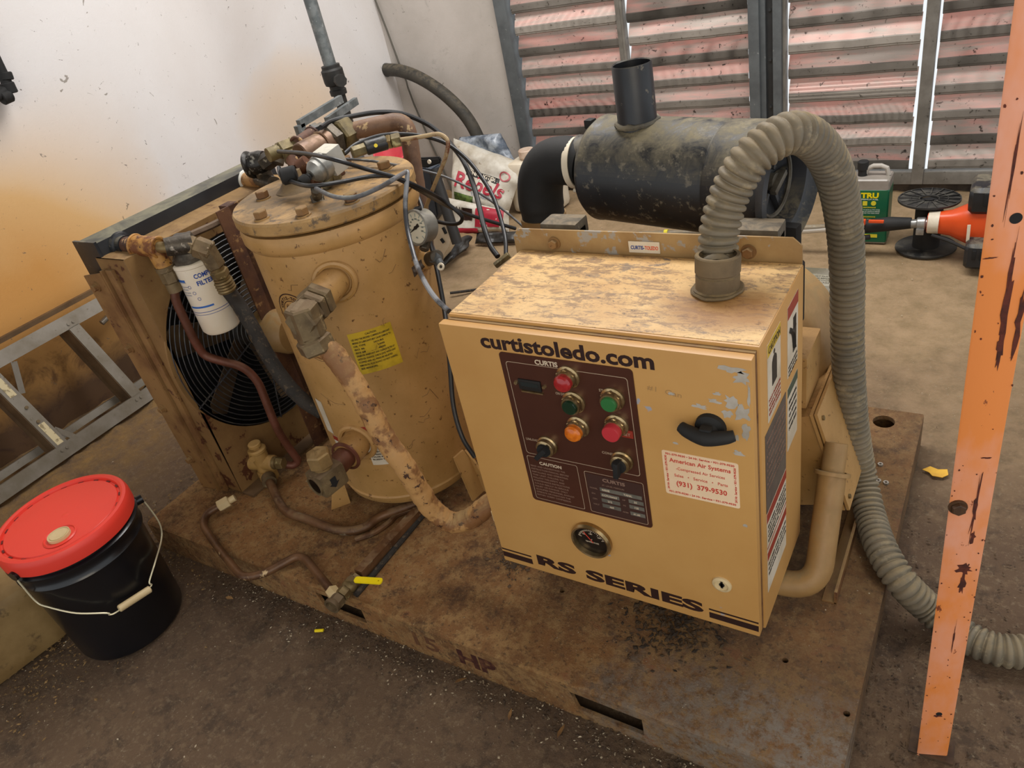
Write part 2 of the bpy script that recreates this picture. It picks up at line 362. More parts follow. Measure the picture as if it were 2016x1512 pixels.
def tube(bm, pts, r, n=12, caps=True):
    P_ = [V(p) for p in pts]; m = len(P_); rf = r if callable(r) else (lambda i, m_: r)
    T = []
    for i in range(m):
        a = P_[max(i - 1, 0)]; b_ = P_[min(i + 1, m - 1)]; T.append((b_ - a).normalized())
    u = T[0].orthogonal().normalized(); rows = []
    for i in range(m):
        u = (u - T[i] * u.dot(T[i])).normalized(); w_ = T[i].cross(u); rr = rf(i, m)
        rows.append([bm.verts.new(P_[i] + rr * (math.cos(2 * PI * j / n) * u + math.sin(2 * PI * j / n) * w_)) for j in range(n)])
    for a, b_ in zip(rows, rows[1:]):
        for j in range(n): bm.faces.new((a[j], b_[j], b_[(j + 1) % n], a[(j + 1) % n]))
    if caps:
        bm.faces.new(list(reversed(rows[0]))); bm.faces.new(rows[-1])
def poly(bm, pts, th, nrm):
    """flat polygon of given thickness"""
    nv = V(nrm).normalized() * th
    a = [bm.verts.new(V(p)) for p in pts]; b_ = [bm.verts.new(V(p) + nv) for p in pts]; n = len(a)
    bm.faces.new(a); bm.faces.new(list(reversed(b_)))
    for i in range(n): bm.faces.new((a[i], b_[i], b_[(i + 1) % n], a[(i + 1) % n]))
def finish(bm, sharp=.6):
    bmesh.ops.recalc_face_normals(bm, faces=bm.faces)
    for f_ in bm.faces: f_.smooth = True
    for e in bm.edges:
        if len(e.link_faces) == 2 and e.calc_face_angle(0) > sharp: e.smooth = False
def obj(name, bm, m, parent=None, label=None, loc=None, sharp=.6):
    """link a bmesh given in world coordinates as one object; parts are moved to the origin of their thing"""
    if isinstance(bm, bmesh.types.BMesh):
        finish(bm, sharp); me = bpy.data.meshes.new(name); bm.to_mesh(me); bm.free()
    else: me = bm
    o = bpy.data.objects.new(name, me); COL.objects.link(o)
    me.materials.clear(); me.materials.append(m)
    base = W[parent.name] if parent is not None else V(loc or (0, 0, 0))
    me.transform(Matrix.Translation(-base))
    if parent is not None: o.parent = parent
    else: o.location = base
    W[o.name] = base
    if label: o['label'] = label
    return o
def tag(o, label, cat, group=None, kind=None):
    if label: o['label'] = label
    if cat: o['category'] = cat
    if group: o['group'] = group
    if kind: o['kind'] = kind
    return o
def thing(name, label, cat, loc, group=None, kind=None):
    o = bpy.data.objects.new(name, None); COL.objects.link(o); o.location = loc; o.empty_display_size = .05
    W[o.name] = V(loc); return tag(o, label, cat, group, kind)
def one(name, bm, m, loc, label, cat, group=None, kind=None):
    return tag(obj(name, bm, m, loc=loc), label, cat, group, kind)
def curve_mesh(cu):
    o = bpy.data.objects.new('tmp', cu); COL.objects.link(o)
    dg = bpy.context.evaluated_depsgraph_get(); dg.update()
    me = bpy.data.meshes.new_from_object(o.evaluated_get(dg)); bpy.data.objects.remove(o); bpy.data.curves.remove(cu)
    return me
def basis(o, xd, ud):
    x = V(xd).normalized(); u = V(ud); u = (u - x * u.dot(x)).normalized(); z = x.cross(u)
    m = Matrix((x, u, z)).transposed().to_4x4(); m.translation = V(o); return m
def text(s, o, xd, ud, h, m, parent, name='lettering', align='LEFT', bold=0, xs=1.0, shear=0, ext=.0003, wrap=None, width=None):
    """h = cap height in metres; o = baseline start (or centre)"""
    cu = bpy.data.curves.new('t', 'FONT'); cu.body = s; cu.size = h / .73; cu.align_x = align; cu.offset = bold * h
    cu.extrude = ext; cu.shear = shear; cu.resolution_u = 3
    me = curve_mesh(cu)
    if width and len(me.vertices):
        x0 = min(v_.co.x for v_ in me.vertices); x1 = max(v_.co.x for v_ in me.vertices); xs = width / (x1 - x0)
    me.transform(Matrix.Diagonal((xs, 1, 1, 1)))
    if wrap: 
        for v_ in me.vertices: v_.co = wrap(v_.co)
    else: me.transform(basis(o, xd, ud))
    return obj(name, me, m, parent)
def texts(items, m, parent, name='lettering'):
    """several lines joined as one piece of print: (string, origin, xdir, up, height, align, bold, width)"""
    bm = BM()
    for s, o, xd, ud, h, al, bold, width in items:
        cu = bpy.data.curves.new('t', 'FONT'); cu.body = s; cu.size = h / .73; cu.align_x = al; cu.offset = bold * h; cu.extrude = .0002; cu.resolution_u = 2
        me = curve_mesh(cu)
        if width and len(me.vertices):
            x0 = min(v_.co.x for v_ in me.vertices); x1 = max(v_.co.x for v_ in me.vertices); me.transform(Matrix.Diagonal((width / (x1 - x0), 1, 1, 1)))
        me.transform(basis(o, xd, ud)); bm.from_mesh(me); bpy.data.meshes.remove(me)
    return obj(name, bm, m, parent)
def plate(outer, holes, th, M_):
    """2-D outline with holes, extruded; M_ places its local xy plane"""
    cu = bpy.data.curves.new('p', 'CURVE'); cu.dimensions = '2D'; cu.fill_mode = 'BOTH'; cu.extrude = th / 2
    for loop in [outer] + holes:
        sp_ = cu.splines.new('POLY'); sp_.points.add(len(loop) - 1); sp_.use_cyclic_u = True
        for p, q in zip(sp_.points, loop): p.co = (q[0], q[1], 0, 1)
    me = curve_mesh(cu); me.transform(M_); return me
def circ2(cx, cy, r, n=40): return [(cx + r * math.cos(2 * PI * i / n), cy + r * math.sin(2 * PI * i / n)) for i in range(n)]
def rrect(x0, y0, x1, y1, r, k=4):
    out = []
    for cx, cy, a0 in ((x1 - r, y1 - r, 0), (x0 + r, y1 - r, PI / 2), (x0 + r, y0 + r, PI), (x1 - r, y0 + r, 1.5 * PI)):
        for i in range(k + 1): a = a0 + PI / 2 * i / k; out.append((cx + r * math.cos(a), cy + r * math.sin(a)))
    return out
def frame_line(bm, x0, z0, x1, z1, y, t=.0012, r=.006):
    """thin printed rounded rectangle outline on a wall facing -Y"""
    o_ = rrect(x0, z0, x1, z1, r); i_ = rrect(x0 + t, z0 + t, x1 - t, z1 - t, r - t * .5)
    a = [bm.verts.new((p[0], y, p[1])) for p in o_]; b_ = [bm.verts.new((p[0], y, p[1])) for p in i_]; n = len(a)
    for k in range(n): bm.faces.new((a[k], a[(k + 1) % n], b_[(k + 1) % n], b_[k]))
def noisy(bm, amp, sc_, seed=0):
    from mathutils import noise as mn
    for v_ in bm.verts: v_.co += mn.noise_vector(v_.co * sc_ + V((seed, seed * 1.7, 0))) * amp

# ================================================================ THE SETTING
def struct(name, bm, m, loc=(0, 0, 0), parent=None):
    o = obj(name, bm, m, parent=parent, loc=None if parent else loc)
    if parent is None: o['kind'] = 'structure'
    return o
bm = BM(); bmesh.ops.create_grid(bm, x_segments=150, y_segments=150, size=1)
xf(bm, bm.verts[:], Matrix.Translation((-.8, 1.0, 0)) @ Matrix.Diagonal((2.3, 2.75, 1, 1)))
from mathutils import noise as mnoise
for v_ in bm.verts:
    a = mnoise.fractal(v_.co * 3.0, 1.0, 2.0, 5) * .004
    e = max(0, min(1, (-2.25 - v_.co.x) / .3)) * (mnoise.fractal(v_.co * 14, .8, 2.0, 5) * .016)   # dirt along the left wall
    e2 = max(0, min(1, (v_.co.y - 3.2) / .3)) * (mnoise.fractal(v_.co * 16, .8, 2.0, 5) * .012)
    v_.co.z = min(.004, a - .003) + min(max(e, -.004), .014) + min(max(e2, -.004), .01)
floor = struct('floor', bm, FLOORM)
bm = BM(); box(bm, (-3.2, -1.7, -.1), (-3.05, 3.75, 2.95)); struct('wall_left', bm, WALLM)
bm = BM(); box(bm, (-3.05, 3.55, 0), (-2.275, 3.7, 2.95)); struct('wall_back', bm, BACKM)
bm = BM(); box(bm, (-3.2, -1.7, 2.95), (1.6, 3.75, 3.05)); struct('ceiling', bm, mat('dusty_ceiling', '#8d857a', '#7a7268', 3), (0, 0, 0))
bm = BM(); box(bm, (-2.275, 3.56, -.02), (1.5, 3.72, .035), .006); struct('trim_1', bm, mat('dark_sill', '#2b2622', '#4a4037', 12, rough=.8, bump=.4, bs=30), (-.5, 3.6, 0))
bm = BM(); box(bm, (-2.28, 3.52, .0), (-2.213, 3.60, 2.95), .004); struct('trim_2', bm, FRAMEG, (-2.25, 3.55, 0))
# louvred shutters
def slat_mesh(x0, x1):
    bm = BM(); t = .0018
    prof = [(.004, 0), (0, .004), (0, .010), (-.003, .012), (-.003, .038), (.0, .042), (.003, .050), (.034, .112), (.036, .112)]
    rows = []
    for k in range(7):
        x = x0 + (x1 - x0) * k / 6; j = random.uniform(-.0012, .0012)
        rows.append([bm.verts.new((x, 3.55 + p[0] + j, p[1] + j)) for p in prof])
    for a, b_ in zip(rows, rows[1:]):
        for i in range(len(prof) - 1):
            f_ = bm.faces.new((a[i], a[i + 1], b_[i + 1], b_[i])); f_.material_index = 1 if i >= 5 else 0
    bmesh.ops.solidify(bm, geom=bm.faces[:], thickness=t)
    finish(bm, .35); me = bpy.data.meshes.new('slat'); bm.to_mesh(me); bm.free()
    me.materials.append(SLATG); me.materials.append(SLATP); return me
random.seed(3)
def shutter(name, x0, x1, gl, gr, fl, fr):
    t = thing(name, None, None, ((x0 + x1) / 2, 3.55, .04), kind='structure')
    for side, (a, b_) in enumerate(((x0, x0 + fl), (x1 - fr, x1))):
        if b_ - a > .001:
            bm = BM(); box(bm, (a, 3.53, .04), (b_, 3.575, 2.9), .003); obj('frame', bm, FRAMEL, t)
    bm = BM(); box(bm, (x0, 3.535, .038), (x1, 3.58, .092), .003); obj('rail', bm, FRAMEL, t)
    me = slat_mesh(x0 + fl + gl, x1 - fr - gr); me.transform(Matrix.Translation((-(x0 + x1) / 2, -3.55, -.04)))
    z = .10
    while z < 2.8:
        o = bpy.data.objects.new('slat', me); COL.objects.link(o); o.parent = t; o.location = (random.uniform(-.002, .002), 0, z + random.uniform(-.0015, .0015))
        o.rotation_euler = (random.uniform(-.004, .004), random.uniform(-.0025, .0025), 0)
        z += .102
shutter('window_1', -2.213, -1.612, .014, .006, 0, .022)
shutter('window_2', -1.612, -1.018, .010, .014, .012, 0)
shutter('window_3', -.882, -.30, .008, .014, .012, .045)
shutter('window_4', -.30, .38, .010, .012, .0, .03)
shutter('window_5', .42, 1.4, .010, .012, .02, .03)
bm = BM()
box(bm, (-1.018, 3.50, .036), (-.972, 3.60, 2.95), .003); box(bm, (-.972, 3.525, .036), (-.952, 3.60, 2.95)); struct('trim_3', bm, FRAMEG, (-1, 3.55, 0))
bm = BM(); box(bm, (-.952, 3.54, .036), (-.918, 3.60, 2.95), .002)
for k in range(12): cyl(bm, (-.935, 3.545, .2 + k * .2), (-.935, 3.534, .2 + k * .2), .006, n=8)
struct('trim_4', bm, mat('black_centre_post', '#222426', '#2e3031', rough=.5), (-.93, 3.55, 0))
bm = BM(); box(bm, (-.918, 3.51, .036), (-.882, 3.60, 2.95), .003); struct('trim_5', bm, FRAMEG, (-.9, 3.55, 0))

# ================================================================ SKID
sk = thing('equipment_skid', 'rusty dust-covered steel skid carrying the compressor, on the concrete floor', 'skid', (-1.0, 1.25, 0))
M_ = Matrix.Translation((0, 0, .094))
holes = [circ2(*(-0.1811,1.7296,0.1000)[:2], .026)] + [circ2(*p[:2], .006, 12) for p in ((-0.2314,0.9351,0.1000), (-0.1096,0.8665,0.1000), (-0.7139,0.9341,0.1000), (-0.2157,1.6495,0.1000))]
me = plate(rrect(-1.99, .735, -.095, 1.785, .006), holes, .012, M_); obj('deck', me, DECKM, sk)
s1a = (-0.5952,0.7280,0.0344); s1b = (-0.4417,0.7280,0.0174); s2a = (-1.3047,0.7280,0.0259); s2b = (-1.1520,0.7280,0.0032)
def FP(x, z): return (x, z)
MX = Matrix.Translation((0, .731, 0)) @ Matrix.Rotation(PI / 2, 4, 'X')
slots = [[(s1a[0], .076), (s1b[0], .076), (s1b[0] , .026), (s1a[0] + .012, .026)], [(s2a[0], .078), (s2b[0], .078), (s2b[0] , .030), (s2a[0] + .012, .030)]]
me = plate(rrect(-1.99, -.005, -.095, .094, .002), slots, .008, MX); obj('front_face', me, DECKM, sk)
bm = BM(); tube(bm, [(-1.99, .738, .089), (-.095, .738, .089)], .011, 12); obj('rolled_edge', bm, DECKM, sk)
bm = BM(); box(bm, (-.103, .735, 0), (-.095, 1.785, .09)); box(bm, (-1.99, 1.777, 0), (-.1, 1.785, .09)); box(bm, (-1.99, .735, 0), (-1.982, 1.785, .09)); obj('side_face', bm, DECKM, sk)
bm = BM()
for a in (s1a, s2a): box(bm, (a[0] - .03, .78, 0), (a[0] + .2, 1.72, .085))
obj('fork_pocket', bm, DARK, sk)
hp = (-0.8791,0.7260,-0.0516); hq = (-0.7547,0.7260,-0.0551)
text('HP', (hp[0], .7265, .027), (1, 0, 0), (0, 0, 1), .046, mat('maroon_print', '#3c1a14', '#5d3a26', 60, .5, .6), sk, width=.1, bold=.05)
text('15', (hp[0] - .14, .7265, .027), (1, 0, 0), (0, 0, 1), .046, mat('worn_maroon_print', '#5b3a25', '#6c4a2c', 60, .5, .6), sk, width=.07, bold=.02)

# ================================================================ CONTROL ENCLOSURE
cb = thing('control_cabinet', 'tan steel control cabinet with brown button panel and web address on its door', 'cabinet', (-.53, 1.03, .1))
X0, X1, Y0, Y1, Z0, Z1 = -.799, -.258, .905, 1.165, .215, .817
bm = BM(); box(bm, (X0, Y0, Z0), (X1, Y1, Z1), .004); obj('body', bm, TANC, cb)
bm = BM(); box(bm, (X0 + .002, Y0 + .004, Z1 - .001), (X1 - .002, Y1 - .002, Z1 + .001), .0005); obj('top_panel', bm, CABTOP, cb)
bm = BM(); box(bm, (X0 + .004, .897, Z0 + .006), (X1 - .004, .906, Z1 - .006)); obj('gasket', bm, TANDK, cb)
bm = BM(); box(bm, (-.806, .88, .22), (-.262, .898, .81), .003); door = obj('door', bm, TANC, cb)
me = plate([(-.812, .806), (-.262, .806), (-.262, .846), (-.277, .86), (-.797, .86), (-.812, .846)], [], .004, Matrix.Translation((0, 1.172, 0)) @ Matrix.Rotation(PI / 2, 4, 'X'))
obj('mounting_flange', me, mat('flange_tan', '#a98b5c', '#947448', 8, .4, .62, '#9c968c', 20, .56, .6, rough=.5, bump=.12), cb)
for q in ((-0.7206,1.1660,0.8331), (-0.3479,1.1660,0.8332)):
    bm = BM(); hexn(bm, (q[0], 1.170, q[2]), (q[0], 1.158, q[2]), .0095); cyl(bm, (q[0], 1.170, q[2]), (q[0], 1.167, q[2]), .013, n=20); obj('bolt', bm, TANDK, cb)
bm = BM(); q = (-0.5350,1.1680,0.8331); box(bm, (q[0] - .030, 1.1675, q[2] - .011), (q[0] + .030, 1.1695, q[2] + .011), .0008); st = obj('badge', bm, IVORY, cb)
text('CURTIS-', (q[0] - .026, 1.1672, q[2] - .004), (1, 0, 0), (0, 0, 1), .0072, BLUED, st, width=.0265, bold=.03)
text('TOLEDO', (q[0] + .0015, 1.1672, q[2] - .004), (1, 0, 0), (0, 0, 1), .0072, mat('orange_print', '#d9603c', bump=0), st, width=.0255, bold=.03)
YF = .8797
def T(s, x, z, h, m, parent=door, **k): return text(s, (x, YF, z), (1, 0, 0), (0, 0, 1), h, m, parent, **k)
# lettering on the door
ax = (-0.7230,0.8800,0.7654); bx = (-0.4078,0.8800,0.7845)
T('curtistoledo.com', (-0.7230,0.8800,0.7654)[0], .7735, .0285, BROWNP, width=bx[0] - ax[0], bold=.042)
rs = (-0.7204,0.8800,0.2081)
T('RS SERIES', (-0.7204,0.8800,0.2081)[0], .2415, .0265, BROWNP, width=(-0.3664,0.8800,0.2347)[0] - rs[0], bold=.055)
for xa, xb in ((-.8045, rs[0] - .011), ((-0.3528,0.8800,0.2548)[0], -.2635)):
    for za, zb_ in ((.2545, .2585), (.2335, .2485)):
        bm = BM(); box(bm, (xa, YF, za), (xb, .881, zb_)); obj('stripe', bm, BROWNP, door)
# brown control panel
px0, px1, pz0, pz1 = -.689, -.444, .432, .7685
me = plate(rrect(px0, pz0, px1, pz1, .007), [], .0016, Matrix.Translation((0, .8792, 0)) @ Matrix.Rotation(PI / 2, 4, 'X'))
pn = obj('button_panel', me, PANEL, cb); YF = .8783
bm = BM(); frame_line(bm, px0 + .010, pz0 + .118, px1 - .010, pz1 - .017, YF)
frame_line(bm, px0 + .008, pz0 + .006, px0 + .113, pz0 + .112, YF, .001, .004); frame_line(bm, px0 + .125, pz0 + .006, px1 - .007, pz0 + .104, YF, .001, .004); obj('panel_outline', bm, PRINTD, pn)
T('CURTIS', -.6195, .7535, .0095, PRINTW, pn, width=.043, bold=.04)
lines = ['READ AND UNDERSTAND THE', 'INSTRUCTION MANUAL BEFORE', 'INSTALLING AND OPERATING', 'THIS UNIT. FAILURE TO', 'FOLLOW THE SAFETY AND', 'MAINTENANCE INSTRUCTIONS', 'COULD RESULT IN SERIOUS', 'INJURY OR DAMAGE. ONLY', 'QUALIFIED PERSONNEL SHOULD', 'OPERATE OR MAINTAIN THE', 'ROTARY SCREW COMPRESSOR']
T('CAUTION', -.656, .5275, .0072, PRINTW, pn, width=.046, bold=.03)
texts([(s, (-.677, YF, .519 - .0072 * i), (1, 0, 0), (0, 0, 1), .0038, 'LEFT', 0, .082 * len(s) / 26) for i, s in enumerate(lines)], PRINTF, pn)
SM = [('START', (-0.5074,0.8800,0.7176), .022), ('UNLOAD', (-0.6731,0.8800,0.5823), .026), ('LOAD', (-0.6305,0.8800,0.5824), .017), ('CONST', (-0.5208,0.8800,0.5858), .024), ('AUTO', (-0.4897,0.8800,0.5842), .020), ('ON DISCHARGE', (-0.5906,0.8800,0.6972), .038)]
texts([(s, (p[0], YF, p[2]), (1, 0, 0), (0, 0, 1), .0052, 'LEFT', .02, wd) for s, p, wd in SM], PRINTD, pn)
# rating plate
bm = BM(); nx = px0 + .128
box(bm, (nx, YF - .0004, pz0 + .009), (px1 - .010, YF + .0004, pz0 + .100)); rp = obj('rating_plate', bm, mat('dark_rating_plate', '#3a2018', bump=0), pn); YF = .8777
text('CURTIS', (nx + .032, YF, pz0 + .088), (1, 0, 0), (0, 0, 1), .0075, PRINTF, rp, width=.043, bold=.04)
bm = BM()
cells = [(.024, .064, .104, .0085), (.024, .051, .060, .0085), (.024, .038, .060, .0085), (.024, .025, .060, .0085), (.078, .051, .106, .0085), (.078, .038, .106, .0085), (.078, .022, .106, .0085)]
for a, z_, b_, h_ in cells: box(bm, (nx + a, YF - .0002, pz0 + z_), (nx + b_, YF + .0004, pz0 + z_ + h_))
obj('stamped_field', bm, mat('grey_plate_field', '#68645a', '#57534a', 30, bump=0), rp)
YF = .8773
texts([(s, (nx + a, YF, pz0 + z_), (1, 0, 0), (0, 0, 1), .0042, 'LEFT', .02, None) for s, a, z_ in (('RS50B', .028, .066), ('TANK', .070, .066), ('CCM106063', .026, .053), ('212', .036, .040), ('460', .038, .027), ('50', .088, .053), ('125', .087, .040), ('61.00', .084, .024))], PRINTW, rp)
texts([(s, (nx + a, YF, pz0 + z_), (1, 0, 0), (0, 0, 1), .0034, 'LEFT', 0, None) for s, a, z_ in (('MODEL', .004, .066), ('S/N', .006, .053), ('CFM', .006, .040), ('VOLT', .006, .027), ('HP', .066, .053), ('PSI', .066, .040), ('AMPS', .063, .024), ('ST. LOUIS, MISSOURI', .03, .078))], PRINTF, rp)
# hour meter
hm = (-0.6381,0.8800,0.7081)
bm = BM(); box(bm, (hm[0] - .022, .8755, hm[2] - .010), (hm[0] + .022, .879, hm[2] + .011), .001); hmo = obj('hour_meter', bm, BLACKPR, pn)
bm = BM(); box(bm, (hm[0] - .017, .8752, hm[2] - .002), (hm[0] + .017, .8757, hm[2] + .006)); obj('meter_window', bm, mat('dim_window', '#242b2c', rough=.15, bump=0), hmo)
bm = BM(); box(bm, (hm[0] - .018, .874, hm[2] - .0145), (hm[0] + .024, .8785, hm[2] - .0115)); obj('meter_lip', bm, CHROME, hmo)
for s_ in (-1, 1):
    bm = BM(); cyl(bm, (hm[0] + s_ * .028, .879, hm[2] + .001), (hm[0] + s_ * .028, .8745, hm[2] + .001), .0045, .003, n=12); obj('screw', bm, CHROME, hmo)
# push buttons and lamps
def button(x, z, m, label, kind='flat'):
    bm = BM(); lathe(bm, [(0, 0), (.021, 0), (.021, .004), (.0175, .006), (.0175, .013), (.0165, .0165), (.0135, .0165), (.0135, .012), (0, .012)], (x, .8785, z), (0, -1, 0), 24)
    hexn(bm, (x, .873, z), (x, .866, z), .0195)
    r = obj('bezel', bm, CHROME, pn)
    bm = BM()
    if kind == 'flat': lathe(bm, [(0, .012), (.0132, .012), (.0132, .020), (.0125, .0212), (0, .0215)], (x, .8785, z), (0, -1, 0), 28)
    elif kind == 'proud': lathe(bm, [(0, .012), (.0150, .016), (.0155, .027), (.0145, .029), (0, .0295)], (x, .8785, z), (0, -1, 0), 28)
    else: lathe(bm, [(0, .012), (.0150, .013), (.0155, .024), (.013, .028), (.007, .0305), (0, .031)], (x, .8785, z), (0, -1, 0), 28)
    obj('button_cap', bm, m, r, label); return r
button(-.559, .7385, REDL, 'dark red lens', 'dome'); button(-.557, .688, GREENL, 'dark green lens')
button(-.557, .637, ORANGEL, 'orange lens', 'dome'); button(-.4835, .708, GREENB, 'green push button'); button(-.4835, .655, REDB, 'red push button', 'proud')
bm = BM(); box(bm, (-.502, .8765, .632), (-.457, .8785, .647), .0003); rr_ = obj('reset_tag', bm, REDDK, pn); text('RESET', (-.484, .8762, .636), (1, 0, 0), (0, 0, 1), .006, PRINTD, rr_, width=.022)
def selector(x, z, ang):
    bm = BM(); lathe(bm, [(0, 0), (.020, 0), (.020, .004), (.0175, .006), (.0175, .014), (.014, .016), (0, .016)], (x, .8785, z), (0, -1, 0), 28); r = obj('bezel', bm, CHROME, pn)
    bm = BM(); cyl(bm, (x, .8635, z), (x, .858, z), .0135, .0125); 
    m_ = Matrix.Translation((x, .855, z)) @ Matrix.Rotation(ang, 4, 'Y'); box(bm, (-.0045, -.009, -.0165), (.0045, .006, .0165), .002, m_); obj('selector_knob', bm, BLACKM, r)
selector(-.628, .580, .75); selector(-.483, .5795, .1)
# temperature gauge
gx, gz = -.5735, .3625
bm = BM(); lathe(bm, [(.036, 0), (.0415, 0), (.042, .008), (.039, .013), (.0355, .012), (.0345, .006), (.036, 0)], (gx, .8800, gz), (0, -1, 0), 48); tg = obj('temperature_gauge', bm, CHROME, cb)
bm = BM(); lathe(bm, [(0, 0), (.0355, 0), (.0355, .003), (0, .003)], (gx, .880, gz), (0, -1, 0), 40); obj('gauge_face', bm, mat('black_dial', '#17120f', '#231b15', 40, bump=0, rough=.25), tg)
bm = BM()
for k in range(21):
    a = PI * (.90 - .80 * k / 20); r0, r1 = (.022, .029) if k % 5 == 0 else (.0255, .029)
    m_ = Matrix.Translation((gx, .8765, gz - .004)) @ Matrix.Rotation(-a, 4, 'Y'); box(bm, (r0, -.0003, -.0005), (r1, .0003, .0005), 0, m_)
obj('scale_marks', bm, PRINTW, tg)
texts([('TEMPERATURE', (gx, .8766, gz - .009), (1, 0, 0), (0, 0, 1), .0035, 'CENTER', 0, .028), ('F', (gx, .8766, gz - .002), (1, 0, 0), (0, 0, 1), .0035, 'CENTER', 0, None), ('100', (gx - .016, .8766, gz + .009), (1, 0, 0), (0, 0, 1), .0038, 'CENTER', 0, None), ('180', (gx - .001, .8766, gz + .013), (1, 0, 0), (0, 0, 1), .0038, 'CENTER', 0, None), ('280', (gx + .017, .8766, gz + .008), (1, 0, 0), (0, 0, 1), .0038, 'CENTER', 0, None)], PRINTW, tg)
bm = BM(); m_ = Matrix.Translation((gx, .876, gz - .004)) @ Matrix.Rotation(-PI * .70, 4, 'Y'); box(bm, (-.004, -.0004, -.0007), (.026, .0004, .0007), 0, m_); obj('needle', bm, mat('red_needle', '#c8402c', bump=0), tg)
# latch handle
hx, hz = -.326, .683
bm = BM(); lathe(bm, [(0, 0), (.024, 0), (.023, .008), (.014, .011), (.011, .018), (0, .018)], (hx, .880, hz), (0, -1, 0), 28)
box(bm, (hx - .0095, .851, hz - .014), (hx + .0095, .866, hz + .014), .005); tube(bm, spline([(hx - .041, .862, hz + .004), (hx - .028, .857, hz + .001), (hx, .852, hz - .002), (hx + .028, .857, hz + .001), (hx + .041, .862, hz + .004)], 6), lambda i, m__: .0125 - .004 * abs(i / (m__ - 1) - .5) * 2, 12)
obj('latch_handle', bm, BLACKM, door)
# lock
bm = BM(); lathe(bm, [(0, 0), (.0175, 0), (.017, .003), (.0125, .005), (.0115, .002), (0, .002)], (-.325, .880, .334), (0, -1, 0), 28); lk = obj('lock', bm, CREAM, door)
bm = BM(); box(bm, (-.327, .8772, .326), (-.323, .8785, .342)); cyl(bm, (-.325, .8785, .334), (-.325, .8772, .334), .005, n=12); obj('keyhole', bm, BLACKPR, lk)
# service sticker
sx0, sx1, sz0, sz1 = -.411, -.287, .525, .6185
me = plate(rrect(sx0, sz0, sx1, sz1, .004), [], .0005, Matrix.Translation((0, .8797, 0)) @ Matrix.Rotation(PI / 2, 4, 'X')); ss = obj('service_sticker', me, STICKER, door); YF = .8792
cx_ = (sx0 + sx1) / 2
texts([(s, (cx_, YF, z_), (1, 0, 0), (0, 0, 1), h_, 'CENTER', b_, wd) for s, z_, h_, b_, wd in (('American Air Systems', .5965, .0085, .02, .100), ('-Compressed Air Services', .5815, .0062, 0, .080), ('Sales   •   Service   •   Parts', .5665, .0062, 0, .088), ('(931)  379-9530', .5475, .0105, .03, .084))], REDPR, ss)
for z_ in (.6105, .530): texts([('931-379-9530 • 24 Hr. Service • 931-379-9530', (cx_, YF, z_), (1, 0, 0), (0, 0, 1), .004, 'CENTER', .03, .112)], REDPR, ss)
for d in (.004, .1165): texts([('24 Hr. Service • 931-379-9530', (sx0 + .0035 + d, YF, .5725), (0, 0, 1), (-1, 0, 0), .0036, 'CENTER', .03, .072)], REDPR, ss)
texts([('#1  Can', (-.424, YF + .0004, .734), (1, 0, -.12), (0, 0, 1), .010, 'LEFT', -.02, .055)], mat('pencil_mark', '#a17f52', bump=0), door)
# peeled paint on the door
random.seed(21); PEEL = mat('peeled_grey_primer', '#a39a8c', '#b5aea4', 20, rough=.5, bump=.03)
def peel(px, w_, h_, n=16):
    pts = []
    for k in range(n):
        a = 2 * PI * k / n; j = 1 + random.uniform(-.5, .35); pts.append((px[0] + w_ * math.cos(a) * j, .8798, px[2] + h_ * math.sin(a) * j))
    pts = [(min(p[0], -.2655), p[1], min(p[2], .806)) for p in pts]; bm = BM(); poly(bm, pts, .0002, (0, -1, 0)); obj('peeled_patch', bm, PEEL, door)
for q, w_, h_ in (((-0.2909,0.8800,0.7902), .022, .006), ((-0.2770,0.8800,0.7777), .014, .010), ((-0.2930,0.8800,0.7351), .010, .012), ((-0.2775,0.8800,0.7152), .012, .014), ((-0.3000,0.8800,0.7108), .010, .007), ((-0.2725,0.8800,0.6835), .006, .014), ((-0.3195,0.8800,0.7303), .010, .004), ((-0.3135,0.8800,0.7451), .006, .003), ((-0.3411,0.8800,0.7171), .012, .004), ((-0.2852,0.8800,0.6390), .010, .006), ((-0.3419,0.8800,0.6786), .007, .003), ((-0.3844,0.8800,0.7328), .006, .003), ((-0.2671,0.8800,0.7487), .003, .02), ((-0.3857,0.8800,0.6371), .004, .003), ((-0.2795,0.8800,0.4901), .004, .003), ((-0.2918,0.8800,0.6679), .006, .008)): peel(q, w_, h_)
# hinge nubs
bm = BM(); cyl(bm, (-.812, .893, .325), (-.812, .893, .350), .005, n=10); obj('hinge', bm, CREAM, door)
# warning decals on the right side
def decal(y0, y1, z0, z1, m, name='warning_decal'):
    bm = BM(); box(bm, (X1 + .0002, y0, z0), (X1 + .0009, y1, z1)); return obj(name, bm, m, cb)
def strip(par, y0, y1, z0, z1, m, name='print'): 
    bm = BM(); box(bm, (X1 + .0009, y0, z0), (X1 + .0012, y1, z1)); return obj(name, bm, m, par)
def sidetext(par, rows, y, z, h, m, dz, wd):
    texts([(s, (X1 + .0013, y, z - i * dz), (0, 1, 0), (0, 0, 1), h, 'LEFT', .02, wd) for i, s in enumerate(rows)], m, par)
A = [(-0.2570,0.9435,0.7991), (-0.2570,1.0141,0.7951), (-0.2570,1.0119,0.6499), (-0.2570,0.9371,0.6656)]
y0 = (A[0][1] + A[3][1]) / 2; y1 = (A[1][1] + A[2][1]) / 2; zt = (A[0][2] + A[1][2]) / 2; zb = (A[2][2] + A[3][2]) / 2
d = decal(y0, y1, zb, zt, WHITEL); strip(d, y0, y1, zt - .022, zt, YELLOWL); sidetext(d, ['CAUTION'], y0 + .004, zt - .018, .012, BLACKPR, .01, y1 - y0 - .008)
